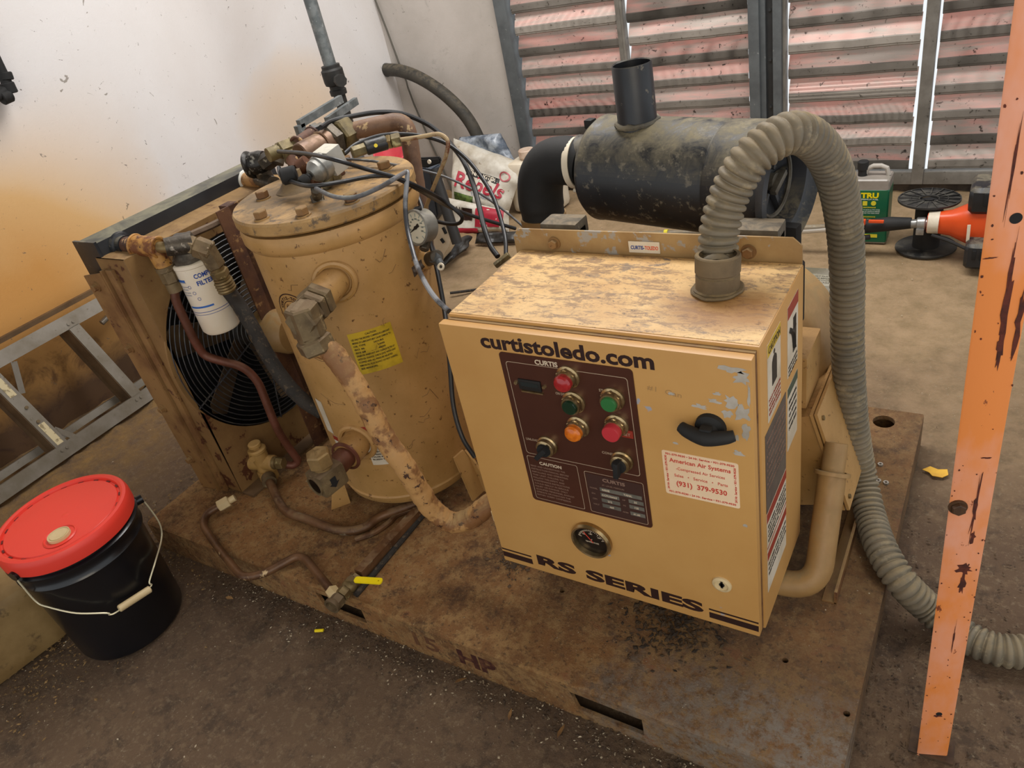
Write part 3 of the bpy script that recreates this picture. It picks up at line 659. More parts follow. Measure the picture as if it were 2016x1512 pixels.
bm = BM(); lathe(bm, [(0, 0), (.013, 0), (.013, .0006), (0, .0006)], (X1 + .0009, (y0 + y1) / 2, zt - .048), (1, 0, 0), 16); box(bm, (X1 + .0009, (y0 + y1) / 2 - .013, zt - .085), (X1 + .0014, (y0 + y1) / 2 + .013, zt - .048)); cyl(bm, (X1 + .0009, (y0 + y1) / 2, zt - .03), (X1 + .0013, (y0 + y1) / 2, zt - .03), .004); obj('pictogram', bm, BLACKPR, d)
sidetext(d, ['HOT SURFACE', 'CAN CAUSE', 'SEVERE BURN', 'DO NOT TOUCH'], y0 + .004, zt - .103, .004, REDDK, .0085, y1 - y0 - .008)
A = [(-0.2570,1.0566,0.7944), (-0.2570,1.1210,0.7941), (-0.2570,1.1255,0.6611), (-0.2570,1.0571,0.6645)]
y0b = (A[0][1] + A[3][1]) / 2; y1b = (A[1][1] + A[2][1]) / 2; zt = (A[0][2] + A[1][2]) / 2; zb = (A[2][2] + A[3][2]) / 2
d = decal(y0b, y1b, zb, zt, WHITEL); strip(d, y0b, y1b, zt - .022, zt, REDDK)
bm = BM(); ym = (y0b + y1b) / 2; tube(bm, spline([(X1 + .001, ym - .022, zt - .045), (X1 + .001, ym - .005, zt - .06), (X1 + .001, ym + .004, zt - .09)], 5), .005, 6); box(bm, (X1 + .0009, ym, zt - .1), (X1 + .0016, ym + .02, zt - .055)); [box(bm, (X1 + .0009, ym + .001 + k * .005, zt - .057), (X1 + .0016, ym + .004 + k * .005, zt - .035)) for k in range(4)]; obj('pictogram', bm, BLACKPR, d)
sidetext(d, ['MOVING PARTS', 'KEEP HANDS', 'CLEAR'], y0b + .004, zt - .115, .004, BLACKPR, .008, y1b - y0b - .01)
A = [(-0.2570,1.0572,0.6391), (-0.2570,1.1261,0.6432), (-0.2570,1.1305,0.5132), (-0.2570,1.0577,0.5066)]
zt = (A[0][2] + A[1][2]) / 2; zb = (A[2][2] + A[3][2]) / 2
d = decal(y0b, y1b, zb, zt, WHITEL); strip(d, y0b, y1b, zt - .018, zt, mat('green_print', '#3d4a3a', bump=0)); sidetext(d, ['READ MANUAL', 'BEFORE START', 'OR SERVICE', 'LOCK OUT ALL', 'POWER FIRST'], y0b + .008, zt - .035, .006, BLACKPR, .014, y1b - y0b - .016)
A = [(-0.2570,0.9219,0.6476), (-0.2570,1.0440,0.6429), (-0.2570,1.0472,0.4828), (-0.2570,0.9222,0.4844)]
y0c = (A[0][1] + A[3][1]) / 2; y1c = (A[1][1] + A[2][1]) / 2; zt = (A[0][2] + A[1][2]) / 2; zb = (A[2][2] + A[3][2]) / 2
d = decal(y0c, y1c, zb, zt, GREYPR2); sidetext(d, ['OPERATING INSTRUCTIONS', '1 CHECK OIL LEVEL DAILY', '2 DRAIN CONDENSATE', '3 CHECK BELT TENSION', '4 CLEAN COOLER FINS', '5 CHANGE AIR ELEMENT', '6 CHANGE OIL FILTER', '7 INSPECT ALL HOSES'], y0c + .005, zt - .02, .004, PRINTF, .014, y1c - y0c - .01)
zc = zb; zt2 = zb - .003; zb2 = ((-0.2570,1.0472,0.3986)[2] + (-0.2570,0.9206,0.3876)[2]) / 2
d = decal(y0c, y1c, zb2, zt2, WHITEL); strip(d, y0c, y1c, zt2 - .02, zt2, REDDK); sidetext(d, ['DANGER AIR QUALITY', 'NOT FOR BREATHING', 'WITHOUT TREATMENT', 'MEETING CODE'], y0c + .005, zt2 - .034, .005, BLACKPR, .011, y1c - y0c - .01); strip(d, y0c, y1c, zb2 + .008, zb2 + .011, REDDK)
zt3 = zb2 - .002; zb3 = ((-0.2570,1.0548,0.2986)[2] + (-0.2570,0.9191,0.2903)[2]) / 2
d = decal(y0c, y1c, zb3, zt3, WHITEL); strip(d, y0c, y1c, zt3 - .018, zt3, REDDK); sidetext(d, ['DANGER HIGH VOLTAGE', 'DISCONNECT POWER', 'BEFORE SERVICING'], y0c + .005, zt3 - .034, .005, BLACKPR, .012, y1c - y0c - .01)
# feet under the cabinet
bm = BM(); box(bm, (-.56, 1.05, .098), (-.50, 1.10, .216), .002); box(bm, (-.60, 1.02, .098), (-.46, 1.13, .106)); obj('pedestal', bm, mat('dark_bracket', '#2c2118', '#3d2d1e', 20, rough=.7), cb)
# ================================================================ SEPARATOR TANK
TC = V((-1.304, 1.178, 0)); TR = .197
tk = thing('separator_tank', 'tall tan oil separator tank with bolted round lid standing on the skid', 'tank', (TC.x, TC.y, .1))
bm = BM(); lathe(bm, [(0, .125), (.09, .128), (.15, .134), (.178, .142), (.192, .156), (.1975, .176), (.1945, .18), (.1945, .184), (TR, .19), (TR, .862), (.203, .868), (.207, .876), (.207, .898), (.203, .906), (0, .906)], (TC.x, TC.y, 0), (0, 0, 1), 96); obj('body', bm, TAN, tk)
bm = BM(); lathe(bm, [(0, .904), (.185, .904), (.185, .913), (0, .913)], (TC.x, TC.y, 0), (0, 0, 1), 64); obj('lid_gasket', bm, DARK, tk)
bm = BM(); lathe(bm, [(0, .913), (.206, .913), (.2095, .917), (.2095, .936), (.206, .941), (0, .941)], (TC.x, TC.y, 0), (0, 0, 1), 96)
LIDM = mat('tan_lid', '#b08c58', '#94713f', 7, .4, .62, '#5c4c3a', 40, .54, .66, rough=.55, bump=.35, bs=60, dust='#6a5b48', dusts=7, dlo=.42, dhi=.60, dmax=.85)
obj('lid', bm, LIDM, tk)
for px in ((-1.4298,1.1096,0.9450), (-1.3191,0.9996,0.9450), (-1.1991,0.9930,0.9450), (-1.1248,1.0877,0.9450), (-1.2092,1.2900,0.9450), (-1.3642,1.3304,0.9450)):
    d = (V(px) - TC); d.z = 0; a = math.atan2(d.y, d.x); c_ = TC + V((math.cos(a), math.sin(a), 0)) * min(d.length, .178)
    bm = BM(); cyl(bm, (c_.x, c_.y, .940), (c_.x, c_.y, .944), .017, n=20); bt = obj('washer', bm, LIDM, tk)
    bm = BM(); hexn(bm, (c_.x, c_.y, .944), (c_.x, c_.y, .960), .0145, ph=random.random()); obj('lid_bolt', bm, TANDK, tk)
def on_tank(ph, z, R=TR): return V((TC.x + R * math.cos(ph), TC.y + R * math.sin(ph), z))
def wrapt(ph0, z0, R=TR + .0012, rot=0):
    def f_(co):
        x = co.x * math.cos(rot) - co.y * math.sin(rot); y = co.x * math.sin(rot) + co.y * math.cos(rot)
        return on_tank(ph0 + x / R, z0 + y, R + co.z)
    return f_
def patch(ph0, z0, w_, h_, R=TR + .0006, rot=0, n=10):
    bm = BM(); f_ = wrapt(ph0, z0, R, rot); rows = [[bm.verts.new(f_(V((w_ * (i / n - .5), h_ * (j / 2 - .5), 0)))) for i in range(n + 1)] for j in range(3)]
    for j in range(2):
        for i in range(n): bm.faces.new((rows[j][i], rows[j][i + 1], rows[j + 1][i + 1], rows[j + 1][i]))
    return bm
def wtexts(rows, ph0, z0, m, parent, rot=0, R=TR + .0014, name='lettering'):
    bm = BM()
    for s, x, y, h, al, wd in rows:
        cu = bpy.data.curves.new('t', 'FONT'); cu.body = s; cu.size = h / .73; cu.align_x = al; cu.resolution_u = 2; cu.offset = .03 * h
        me = curve_mesh(cu)
        if wd:
            a = min(v_.co.x for v_ in me.vertices); b_ = max(v_.co.x for v_ in me.vertices); me.transform(Matrix.Diagonal((wd / (b_ - a), 1, 1, 1)))
        f_ = wrapt(ph0, z0, R, rot)
        for v_ in me.vertices: v_.co = f_(V((v_.co.x + x, v_.co.y + y, 0)))
        bm.from_mesh(me); bpy.data.meshes.remove(me)
    return obj(name, bm, m, parent)
D_ = math.radians
yl = obj('yellow_decal', patch(D_(-43.5), .610, .102, .108), YELLOWL, tk, 'creased yellow instruction decal')
wtexts([(s, -.046 if i else -.012, .044 - .0085 * i, .0046, 'LEFT', wd) for i, (s, wd) in enumerate([('CAUTION', .026), ('USE ONLY THE SPECIFIED COMPRESSOR LUBRICANT', .09), ('MIXING OF LUBRICANTS MAY CAUSE DAMAGE TO', .09), ('OIL TYPE          HOURS', .07), ('ISO 46             1000', .07), ('ISO 68             4000', .07), ('DRAIN OIL WHEN HOT AND CHANGE FILTER AT', .09), ('EACH OIL CHANGE. CHECK LEVEL WITH UNIT', .09), ('STOPPED AND ALL PRESSURE RELIEVED', .08), ('REMOVE FILL PLUG SLOWLY. DO NOT OVERFILL', .09), ('SEE MANUAL', .04)])], D_(-43.5), .610, BLACKPR, yl)
bm = patch(D_(-64.5), .350, .062, .120, n=5); wd_ = obj('warning_decal', bm, WHITEL, tk); obj('print', patch(D_(-64.5), .402, .062, .016, TR + .0009, n=5), REDDK, wd_)
bm = patch(D_(-62), .365, .026, .03, TR + .0009, n=4); obj('pictogram', bm, BLACKPR, wd_)
wtexts([(s, -.026, -.02 - .008 * i, .0042, 'LEFT', .05) for i, s in enumerate(['SUDDEN RELEASE', 'OF PRESSURE CAN', 'CAUSE INJURY', 'BLEED FIRST'])], D_(-64.5), .350, BLACKPR, wd_)
bm = patch(D_(-107), .42, .03, .10, n=5); obj('narrow_decal', bm, WHITEL, tk); 
bm = patch(D_(-101), .33, .03, .07, n=5); d_ = obj('lower_decal', bm, WHITEL, tk); obj('print', patch(D_(-101), .357, .03, .014, TR + .0009, n=5), REDDK, d_)
# round emblem behind the elbow
bm = BM(); f_ = wrapt(D_(-91), .722)
for R0, R1 in ((.050, .0525), (.033, .0345)):
    n = 48; A = [[bm.verts.new(f_(V((r_ * math.cos(2 * PI * k / n) , r_ * 1.0 * math.sin(2 * PI * k / n), 0)))) for k in range(n)] for r_ in (R0, R1)]
    for k in range(n): bm.faces.new((A[0][k], A[0][(k + 1) % n], A[1][(k + 1) % n], A[1][k]))
em = obj('emblem', bm, BROWNP, tk, 'round brown printed emblem')
bm = BM()
for s, a0, a1 in (('CURTIS-TOLEDO', 2.75, .4), ('ST. LOUIS, MO', 3.6, 5.8)):
    for i, ch in enumerate(s):
        if ch == ' ': continue
        a = a0 + (a1 - a0) * i / (len(s) - 1); cu = bpy.data.curves.new('t', 'FONT'); cu.body = ch; cu.size = .011; cu.align_x = 'CENTER'; cu.offset = .0004; cu.resolution_u = 2; me = curve_mesh(cu)
        up = a if a0 < 3 else a + PI
        for v_ in me.vertices:
            co = V((v_.co.x, v_.co.y - .004, 0)); th = a - PI / 2 if a0 < 3 else a + PI / 2
            x = .0415 * math.cos(a) + co.x * math.cos(th) - co.y * math.sin(th); y = .0415 * math.sin(a) + co.x * math.sin(th) + co.y * math.cos(th); v_.co = f_(V((x, y, 0)))
        bm.from_mesh(me); bpy.data.meshes.remove(me)
obj('lettering', bm, BROWNP, em)
wtexts([('150', -.024, .002, .018, 'LEFT', .044), ('YEARS', -.018, -.016, .008, 'LEFT', .036)], D_(-91), .722, BROWNP, em)
# hanging scratches / cracks
def wseg(pts, r_=.0008):
    bm = BM(); tube(bm, [on_tank(D_(a), z, TR + .0004) for a, z in pts], r_, 5); return bm
obj('paint_crack', wseg([(-96, .62), (-90, .608), (-84, .600), (-78, .598)]), TANDK, tk)
obj('paint_crack', wseg([(-98, .50), (-92, .487), (-86, .478), (-78, .476)]), TANDK, tk)
random.seed(8)
for k in range(16):
    a = random.choice((random.uniform(-58, -25), random.uniform(-95, -75), random.uniform(-50, -12))); z = random.uniform(.30, .86); s_ = random.uniform(4, 11)
    pts = [(a + s_ * t + random.uniform(-1, 1), z + random.uniform(-.003, .003) + t * random.uniform(-.03, .02)) for t in (0, .3, .6, 1)]
    obj('scuff', wseg(pts, random.uniform(.0004, .0009)), TANDK, tk)
# weld bosses
def boss(a, z, r_, L, m=TAN, ring=1.5, parent=tk, to=None):
    p = on_tank(a, z, TR - .01); d = V((math.cos(a), math.sin(a), 0)); e = on_tank(a, z, TR + L) if to is None else V(to)
    bm = BM(); cyl(bm, p, e, r_, n=32, bev=.002)
    if ring: torus(bm, on_tank(a, z, TR - .001), d, r_ * ring * .92, r_ * .22, 40, 8)
    return obj('weld_boss', bm, m, parent)
boss(D_(-54), .792, .034, 0, to=(-1.172, .948, .79), ring=1.35)
boss(D_(-80), .362, .036, .055, ring=1.4)
boss(D_(12), .752, .022, .02)
boss(D_(-125), .18, .02, .0, ring=0)
# feet: bent angle brackets from the tank shell to the skid
for a, lf in ((-9, 'right'), (110, 'rear'), (-130, 'left')):
    p = on_tank(D_(a), 0); t_ = V((-math.sin(D_(a)), math.cos(D_(a)), 0)); d = V((math.cos(D_(a)), math.sin(D_(a)), 0)); bm = BM()
    for s_ in (1,):
        pts = [p - t_ * .018 + V((0, 0, .235)), p + t_ * .018 + V((0, 0, .235)), p + t_ * .022 + d * .012 + V((0, 0, .2)), p + t_ * .022 + d * .03 + V((0, 0, .101)), p - t_ * .022 + d * .03 + V((0, 0, .101)), p - t_ * .022 + d * .012 + V((0, 0, .2))]
        poly(bm, pts, .006, d)
        poly(bm, [p + t_ * .022 + d * .004 + V((0, 0, .23)), p + t_ * .022 + d * .03 + V((0, 0, .2)), p + t_ * .022 + d * .065 + V((0, 0, .101)), p + t_ * .022 + d * .01 + V((0, 0, .101))], .006, t_)
    obj('foot', bm, TAN, tk)

# ================================================================ DISCHARGE ELBOW AND BIG TAN HOSE PIPE
dp = thing('oil_return_pipe', 'thick flaking tan pipe curving down from a hex elbow on the tank front', 'pipe', (-1.0, .9, .26))
e0 = V((-1.172, .948, .79)); e1 = V((-1.158, .914, .79))
u_ = (e1 - e0).normalized()
bm = BM(); hexn(bm, e0 - u_ * .002, e0 + u_ * .026, .040); hexn(bm, e0 + u_ * .029, e0 + u_ * .052, .037); obj('coupling_nut', bm, STEELF, dp)
e2 = e0 + u_ * .080
bm = BM(); hexn(bm, e0 + u_ * .05, e2 + u_ * .026, .032, ph=.3); hexn(bm, e2 + V((0, 0, .028)), e2 - V((0, 0, .040)), .034, ph=.2); obj('elbow', bm, STEELF, dp)
bm = BM(); hexn(bm, e2 - V((0, 0, .045)), e2 + V((.006, 0, -.076)), .038, ph=.4); cyl(bm, e2 - V((0, 0, .035)), e2 - V((0, 0, .047)), .030); obj('lower_nut', bm, STEELF, dp)
pts = [e2 + V((.003, 0, -.065)), (-1.1143,0.8850,0.7058), (-1.0780,0.8800,0.6473), (-1.0532,0.8750,0.5793), (-1.0342,0.8720,0.5119), (-1.0066,0.8740,0.4403), (-0.9975,0.8820,0.3722), (-0.9877,0.8920,0.3057), (-0.9559,0.9080,0.2587), (-0.9085,0.9250,0.2720), (-0.8628,0.9400,0.3106), (-.77, 1.0, .37)]
PP = spline(pts, 10)
bm = BM(); tube(bm, PP, lambda i, m__: .0240 + .0010 * math.sin(i * 1.7) * math.sin(i * .6), 24); noisy(bm, .0012, 60); obj('pipe', bm, PIPET, dp)

# ================================================================ SIGHT PORT BLOCK
sp = thing('fill_port', 'brass fill port block with a large hex plug low on the tank front', 'valve', on_tank(D_(-82), .36, .26))
c0 = on_tank(D_(-80), .362, TR + .05); dr = V((math.cos(D_(-84)), math.sin(D_(-84)), 0))
bm = BM(); cyl(bm, c0, c0 + dr * .05, .027, n=28); lathe(bm, [(.033, 0), (.040, .002), (.040, .006), (.033, .008)], c0, dr, 32); obj('nipple', bm, COPPER, sp)
c1 = c0 + dr * .082; mm = Matrix.Translation(c1) @ Matrix.Rotation(math.atan2(dr.y, dr.x) - .25, 4, 'Z')
bm = BM(); box(bm, (-.036, -.030, -.030), (.036, .030, .030), .010, mm, 2); obj('block', bm, STEELF, sp)
fx = (mm.to_3x3() @ V((1, 0, 0))); fy = (mm.to_3x3() @ V((0, 1, 0)))
bm = BM(); lathe(bm, [(.026, -.002), (.026, .003), (.0215, .003), (.0205, -.012), (0, -.013)], c1 + fx * .036, fx, 32); obj('port_rim', bm, STEELF, sp)
bm = BM(); cyl(bm, c1 + fx * .0345, c1 + fx * .0372, .0195, n=24); obj('sight_glass', bm, mat('dark_sight_glass', '#0c0b09', rough=.1, bump=0), sp)
a_ = c1 + fy * .0306; bm = BM(); poly(bm, [a_ + fx * p[0] + V((0, 0, p[1])) for p in ((.012, .012), (.012, -.004), (.018, -.004), (.004, -.016), (-.010, -.004), (-.004, -.004), (-.004, .012))], .0006, fy); obj('cast_arrow', bm, DARK, sp)
a_ = c1 - fy * -.0306
bm = BM(); cyl(bm, c1 + V((0, 0, .028)), c1 + V((0, 0, .038)), .022); hexn(bm, c1 + V((0, 0, .036)), c1 + V((0, 0, .074)), .0295, ph=.3); obj('hex_plug', bm, mat('worn_plug', '#93774b', '#7a623e', 20, rough=.5, metal=.3, dust='#a2875c'), sp)

# ================================================================ FAN COOLER
fc = thing('fan_cooler', 'rust-edged tan fan cooler with round wire grille and black radiator header', 'cooler', (-1.84, 1.2, .1))
SX0, SX1, SY0, SY1, SZ0, SZ1 = -1.90, -1.78, .922, 1.50, .108, .857
FY, FZ, FR = 1.194, .513, .291
SHRM = mat('rust_edged_tan', '#84653c', '#715330', 6, .4, .62, '#4a2613', 12, .60, .63, rough=.55, bump=.2, dust='#94764c', dlo=.35, dhi=.6)
MY = Matrix(((0, 0, 1, SX1), (1, 0, 0, 0), (0, 1, 0, 0), (0, 0, 0, 1)))
me = plate([(SY0, SZ0), (SY1, SZ0), (SY1, SZ1), (SY0, SZ1)], [circ2(FY, FZ, FR, 72)], .003, MY); obj('fan_panel', me, SHRM, fc)
bm = BM(); box(bm, (SX0, SY0, SZ0), (SX1, SY0 + .004, SZ1)); box(bm, (SX0, SY1 - .004, SZ0), (SX1, SY1, SZ1)); box(bm, (SX0, SY0, SZ1 - .004), (SX1 - .001, SY1, SZ1)); box(bm, (SX0, SY0, SZ0), (SX1 - .001, SY1, SZ0 + .004)); obj('shroud', bm, SHRM, fc)
# bolted side rail
bm = BM()
poly(bm, [(-1.965, .908, .812), (-1.880, .908, .825), (-1.872, .908, .11), (-1.945, .908, .10)], .004, (0, -1, 0)); box(bm, (-1.88, .905, .10), (-1.872, .925, .83)); box(bm, (-1.868, .912, .1), (-1.84, .922, .83), .002)
obj('side_rail', bm, TANDK, fc)
for z_ in (.785, .60, .40, .215):
    bm = BM(); cyl(bm, (-1.925, .906, z_), (-1.925, .900, z_), .0135, n=16); hexn(bm, (-1.925, .902, z_), (-1.925, .889, z_), .0095); obj('bolt', bm, TANDK, fc)
rr = BM(); lathe(rr, [(FR, 0), (FR + .004, 0), (FR + .004, .006), (FR, .006), (FR, 0)], (SX1 - .004, FY, FZ), (1, 0, 0), 72); obj('opening_lip', rr, SHRM, fc)
GW = mat('grille_wire', '#3c3d42', '#55534f', 30, rough=.4, metal=.5, bump=0)
k = 0; R_ = .055
while R_ < .288:
    bm = BM(); torus(bm, (SX1 + .006 + .010 * (1 - (R_ / .29) ** 2), FY, FZ), (1, 0, 0), R_, .0016, 64, 5); obj('grille_ring', bm, GW, fc); R_ += .0135
for k in range(6):
    a = D_(20 + k * 60); bm = BM(); tube(bm, [(SX1 + .016, FY + .05 * math.cos(a), FZ + .05 * math.sin(a)), (SX1 + .012, FY + .17 * math.cos(a), FZ + .17 * math.sin(a)), (SX1 + .004, FY + .292 * math.cos(a), FZ + .292 * math.sin(a))], .0025, 6); obj('grille_spoke', bm, GW, fc)
FAN = mat('fan_blade_tan', '#5e4a33', '#46382a', 10, rough=.6, bump=.1)
fa = None
bm = BM(); lathe(bm, [(0, 0), (.055, 0), (.055, .03), (.045, .04), (0, .042)], (SX0 + .045, FY, FZ), (1, 0, 0), 32); hub = obj('fan_hub', bm, mat('fan_hub_dark', '#2e2a26', rough=.6), fc)
for k in range(6):
    bm = BM(); m_ = Matrix.Translation((SX0 + .065, FY, FZ)) @ Matrix.Rotation(D_(12 + k * 60), 4, 'X') @ Matrix.Rotation(D_(35), 4, 'Y')
    m_ = Matrix.Translation((SX0 + .062, FY, FZ)) @ Matrix.Rotation(D_(12 + k * 60), 4, 'X') @ Matrix.Rotation(D_(-28), 4, 'Z')
    pts = [(0, -.035, .04), (0, .04, .05), (0, .062, .25), (0, .03, .272), (0, -.062, .262)]
    poly(bm, [m_ @ V(p) for p in pts], .0025, m_.to_3x3() @ V((1, 0, 0))); obj('fan_blade', bm, FAN, hub)
# radiator core and header
bm = BM(); box(bm, (-1.975, .93, .11), (-1.903, 1.50, .80)); obj('radiator_core', bm, mat('black_core', '#08090b', rough=.6, bump=0), fc)
for k in range(22):
    pass
HX0, HX1 = -1.975, -1.885
bm = BM(); box(bm, (HX0, .932, .80), (HX1, 1.545, .892), .002); obj('header_tank', bm, mat('black_header', '#1b1d21', '#25272a', 8, rough=.45, bump=.08, dust='#7e7a66', dusts=8, dlo=.3, dhi=.55, dmax=.95), fc)
bm = BM(); box(bm, (HX0 - .004, .926, .797), (HX1 + .004, .934, .897), .002); box(bm, (HX0 - .002, .928, .74), (HX1 - .01, .936, .797), .001); obj('header_end_cap', bm, BLACKP, fc)
bm = BM(); tube(bm, [(HX1 + .002, .935, .805), (HX1 + .004, 1.54, .805)], .008, 8); obj('header_bead', bm, BLACKP, fc)
# fan motor and its straps
bm = BM(); lathe(bm, [(0, 0), (.05, 0), (.058, .008), (.062, .02), (.062, .12), (.055, .135), (.02, .14), (0, .14)], (SX1 + .02, FY, FZ), (1, 0, 0), 36); fm = obj('fan_motor', bm, PIPES, fc)
bm = BM(); cyl(bm, (SX1 + .159, FY, FZ), (SX1 + .175, FY, FZ), .02, .014); obj('motor_cap', bm, TANDK, fm)
RUSTB = mat('rusty_strut', '#5b3a22', '#43271a', 16, .42, .6, '#8c6a42', 30, .58, .64, rough=.7, bump=.35)
bm = BM(); box(bm, (-1.735, 1.20, .11), (-1.695, 1.235, .882), .002); box(bm, (-1.70, 1.16, .11), (-1.695, 1.235, .882), .001); obj('motor_post', bm, RUSTB, fc)
bm = BM(); tube(bm, [(-1.7700,1.0848,0.8405), (-1.7500,1.1655,0.8407), (-1.7300,1.2487,0.8443)], .009, 6); obj('motor_strap', bm, mat('dusty_strap', '#6d5a48', '#55402f', 20, rough=.7, bump=.2), fc)
bm = BM(); box(bm, (SX1, SY0, .10), (SX1 + .05, 1.50, .108), .001); obj('base_flange', bm, ALUD, fc)
bm = BM(); q0 = V((-1.9693,1.1915,0.1080)); q1 = V((-1.9728,1.3930,0.1080)); tube(bm, [q0 - (q1 - q0) * .9, q1 + (q1 - q0) * .2], .006, 4); obj('edge_angle', bm, GALV, fc)

# small tan housing partly hidden between fan and tank, with its decals
ah = thing('airend_housing', 'tan compressor housing half hidden behind the left side of the tank', 'housing', (-1.56, 1.36, .1))
bm = BM(); lathe(bm, [(0, .1), (.115, .1), (.12, .105), (.12, .52), (.112, .55), (.09, .565), (0, .57)], (-1.53, 1.40, 0), (0, 0, 1), 48); obj('housing', bm, TAN, ah)
p = V((-1.8225,1.2700,0.2770)); bm = BM(); box(bm, (p.x - .035, 1.268, p.z - .065), (p.x + .03, 1.271, p.z + .045)); dd = obj('warning_decal', bm, WHITEL, ah)
bm = BM(); box(bm, (p.x - .035, 1.2665, p.z + .028), (p.x + .03, 1.268, p.z + .045)); obj('print', bm, REDDK, dd)
bm = BM(); torus(bm, (p.x, 1.2668, p.z + .002), (0, 1, 0), .011, .002, 20, 5); poly(bm, [(p.x - .026, 1.267, p.z - .012), (p.x - .005, 1.267, p.z - .018), (p.x - .008, 1.267, p.z + .004)], .0006, (0, -1, 0)); obj('pictogram', bm, BLACKPR, dd)
texts([(s, (p.x - .03, 1.2665, p.z - .032 - .009 * i), (1, 0, 0), (0, 0, 1), .004, 'LEFT', 0, .05) for i, s in enumerate(['ROTATING FAN', 'KEEP HANDS CLEAR', 'STOP MOTOR'])], BLACKPR, dd)

# ================================================================ OIL FILTER WITH ITS PIPEWORK
of = thing('oil_filter', 'white spin-on oil filter with blue print hanging beside the fan', 'filter', (-1.70, 1.045, .60))
fx_, fy_ = -1.702, 1.045; fcz0, fcz1 = .607, .808
bm = BM(); lathe(bm, [(0, fcz0), (.036, fcz0), (.045, fcz0 + .003), (.0505, fcz0 + .012), (.0505, fcz1 - .012), (.0525, fcz1 - .010), (.0525, fcz1 - .002), (.049, fcz1), (0, fcz1)], (fx_, fy_, 0), (0, 0, 1), 56); can = obj('canister', bm, WHITEC, of)
def wrapf(co, ph0, z0, R=.0512): a = ph0 + co.x / R; return V((fx_ + R * math.cos(a), fy_ + R * math.sin(a), z0 + co.y))
def fband(z_, h_, a0, a1, m, name):
    bm = BM(); n = 24; A = [[bm.verts.new((fx_ + .0509 * math.cos(a0 + (a1 - a0) * k / n), fy_ + .0509 * math.sin(a0 + (a1 - a0) * k / n), zz)) for k in range(n + 1)] for zz in (z_, z_ + h_)]
    for k in range(n): bm.faces.new((A[0][k], A[0][k + 1], A[1][k + 1], A[1][k]))
    return obj(name, bm, m, can)
fband(.692, .005, D_(-105), D_(-28), BLUE, 'blue_band'); fband(.679, .0015, D_(-130), D_(20), BLUED, 'blue_line'); fband(.672, .0012, D_(-130), D_(20), BLUED, 'blue_line')
fband(.765, .007, D_(-112), D_(-80), BLUE, 'blue_box')
def ftext(rows, ph0, z0, m):
    bm = BM()
    for s, x, y, h, wd in rows:
        cu = bpy.data.curves.new('t', 'FONT'); cu.body = s; cu.size = h / .73; cu.resolution_u = 2; cu.offset = .045 * h; me = curve_mesh(cu)
        if wd: 
            a = min(v_.co.x for v_ in me.vertices); b_ = max(v_.co.x for v_ in me.vertices); me.transform(Matrix.Diagonal((wd / (b_ - a), 1, 1, 1)))
        for v_ in me.vertices: v_.co = wrapf(V((v_.co.x + x, v_.co.y + y, 0)), ph0, z0)
        bm.from_mesh(me); bpy.data.meshes.remove(me)
    return obj('lettering', bm, m, can)
ftext([('COMPRESSOR', 0, .022, .012, .085), ('FILTER', 0, .003, .012, .046)], D_(-48), .749, BLUED)
ftext([('DIRECTIONS', 0, .028, .0032, .026), ('1 FILL FILTER', 0, .016, .0032, .026), ('2 LUBE GASKET', 0, .009, .0032, .026), ('3 HAND TIGHTEN', 0, .0, .0032, .028), ('4 RUN AND CHECK', 0, -.007, .0032, .028)], D_(-108), .735, GREYPR)
for x_, z_ in ((-.022, .752), (-.016, .735), (-.010, .718)):
    bm = BM(); n = 14; A = []
    for r_ in (.0035, .0045): A.append([bm.verts.new(wrapf(V((x_ + r_ * math.cos(2 * PI * k / n), r_ * math.sin(2 * PI * k / n), 0)), D_(-48), z_)) for k in range(n)])
    for k in range(n): bm.faces.new((A[0][k], A[0][(k + 1) % n], A[1][(k + 1) % n], A[1][k]))
    obj('printed_ring', bm, BLUED, can)
HEADF = mat('grimy_head', '#5e564b', '#3d362d', 20, .4, .6, '#9b9285', 30, .6, .66, rough=.4, metal=.5, bump=.4, bs=40)
bm = BM(); lathe(bm, [(0, fcz1), (.045, fcz1), (.046, fcz1 + .010), (.036, fcz1 + .022), (.028, fcz1 + .045), (.024, fcz1 + .062), (0, fcz1 + .064)], (fx_, fy_, 0), (0, 0, 1), 28); noisy(bm, .006, 40)
q = V((-1.7050,0.9938,0.8616)); cyl(bm, q, (fx_ + .03, fy_, fcz1 + .042), .022, .026); obj('filter_head', bm, HEADF, of)
h0 = V((-1.888, .992, .862)); h1 = V((-1.8000,0.9805,0.8690)); h2 = V((-1.7300,0.9924,0.8612))
bm = BM(); torus(bm, h0 + V((.004, 0, 0)), (1, 0, 0), .024, .010, 28, 8); cyl(bm, h0, h0 + (h1 - h0) * .45, .024); obj('weld_neck', bm, BLACKP, of)
ORR = mat('orange_rust_fitting', '#a97a3a', '#6b3d1c', 22, .45, .56, '#4a2614', 50, .6, .64, rough=.6, bump=.4)
bm = BM(); cyl(bm, h0 + (h1 - h0) * .3, h1, .021); obj('nipple', bm, RUSTP, of)
bm = BM(); cyl(bm, h1 - (h2 - h1) * .12, h2, .0255, n=28, bev=.004); torus(bm, h1, h2 - h1, .0255, .004, 28, 6); torus(bm, h2, h2 - h1, .024, .004, 28, 6)
t0 = h1 + (h2 - h1) * .75; cyl(bm, t0, t0 + V((.01, 0, -.055)), .021); obj('tee', bm, ORR, of)
bm = BM(); cyl(bm, h2, V((-1.7000,1.0069,0.8558)), .014); obj('nipple', bm, BRASS, of)
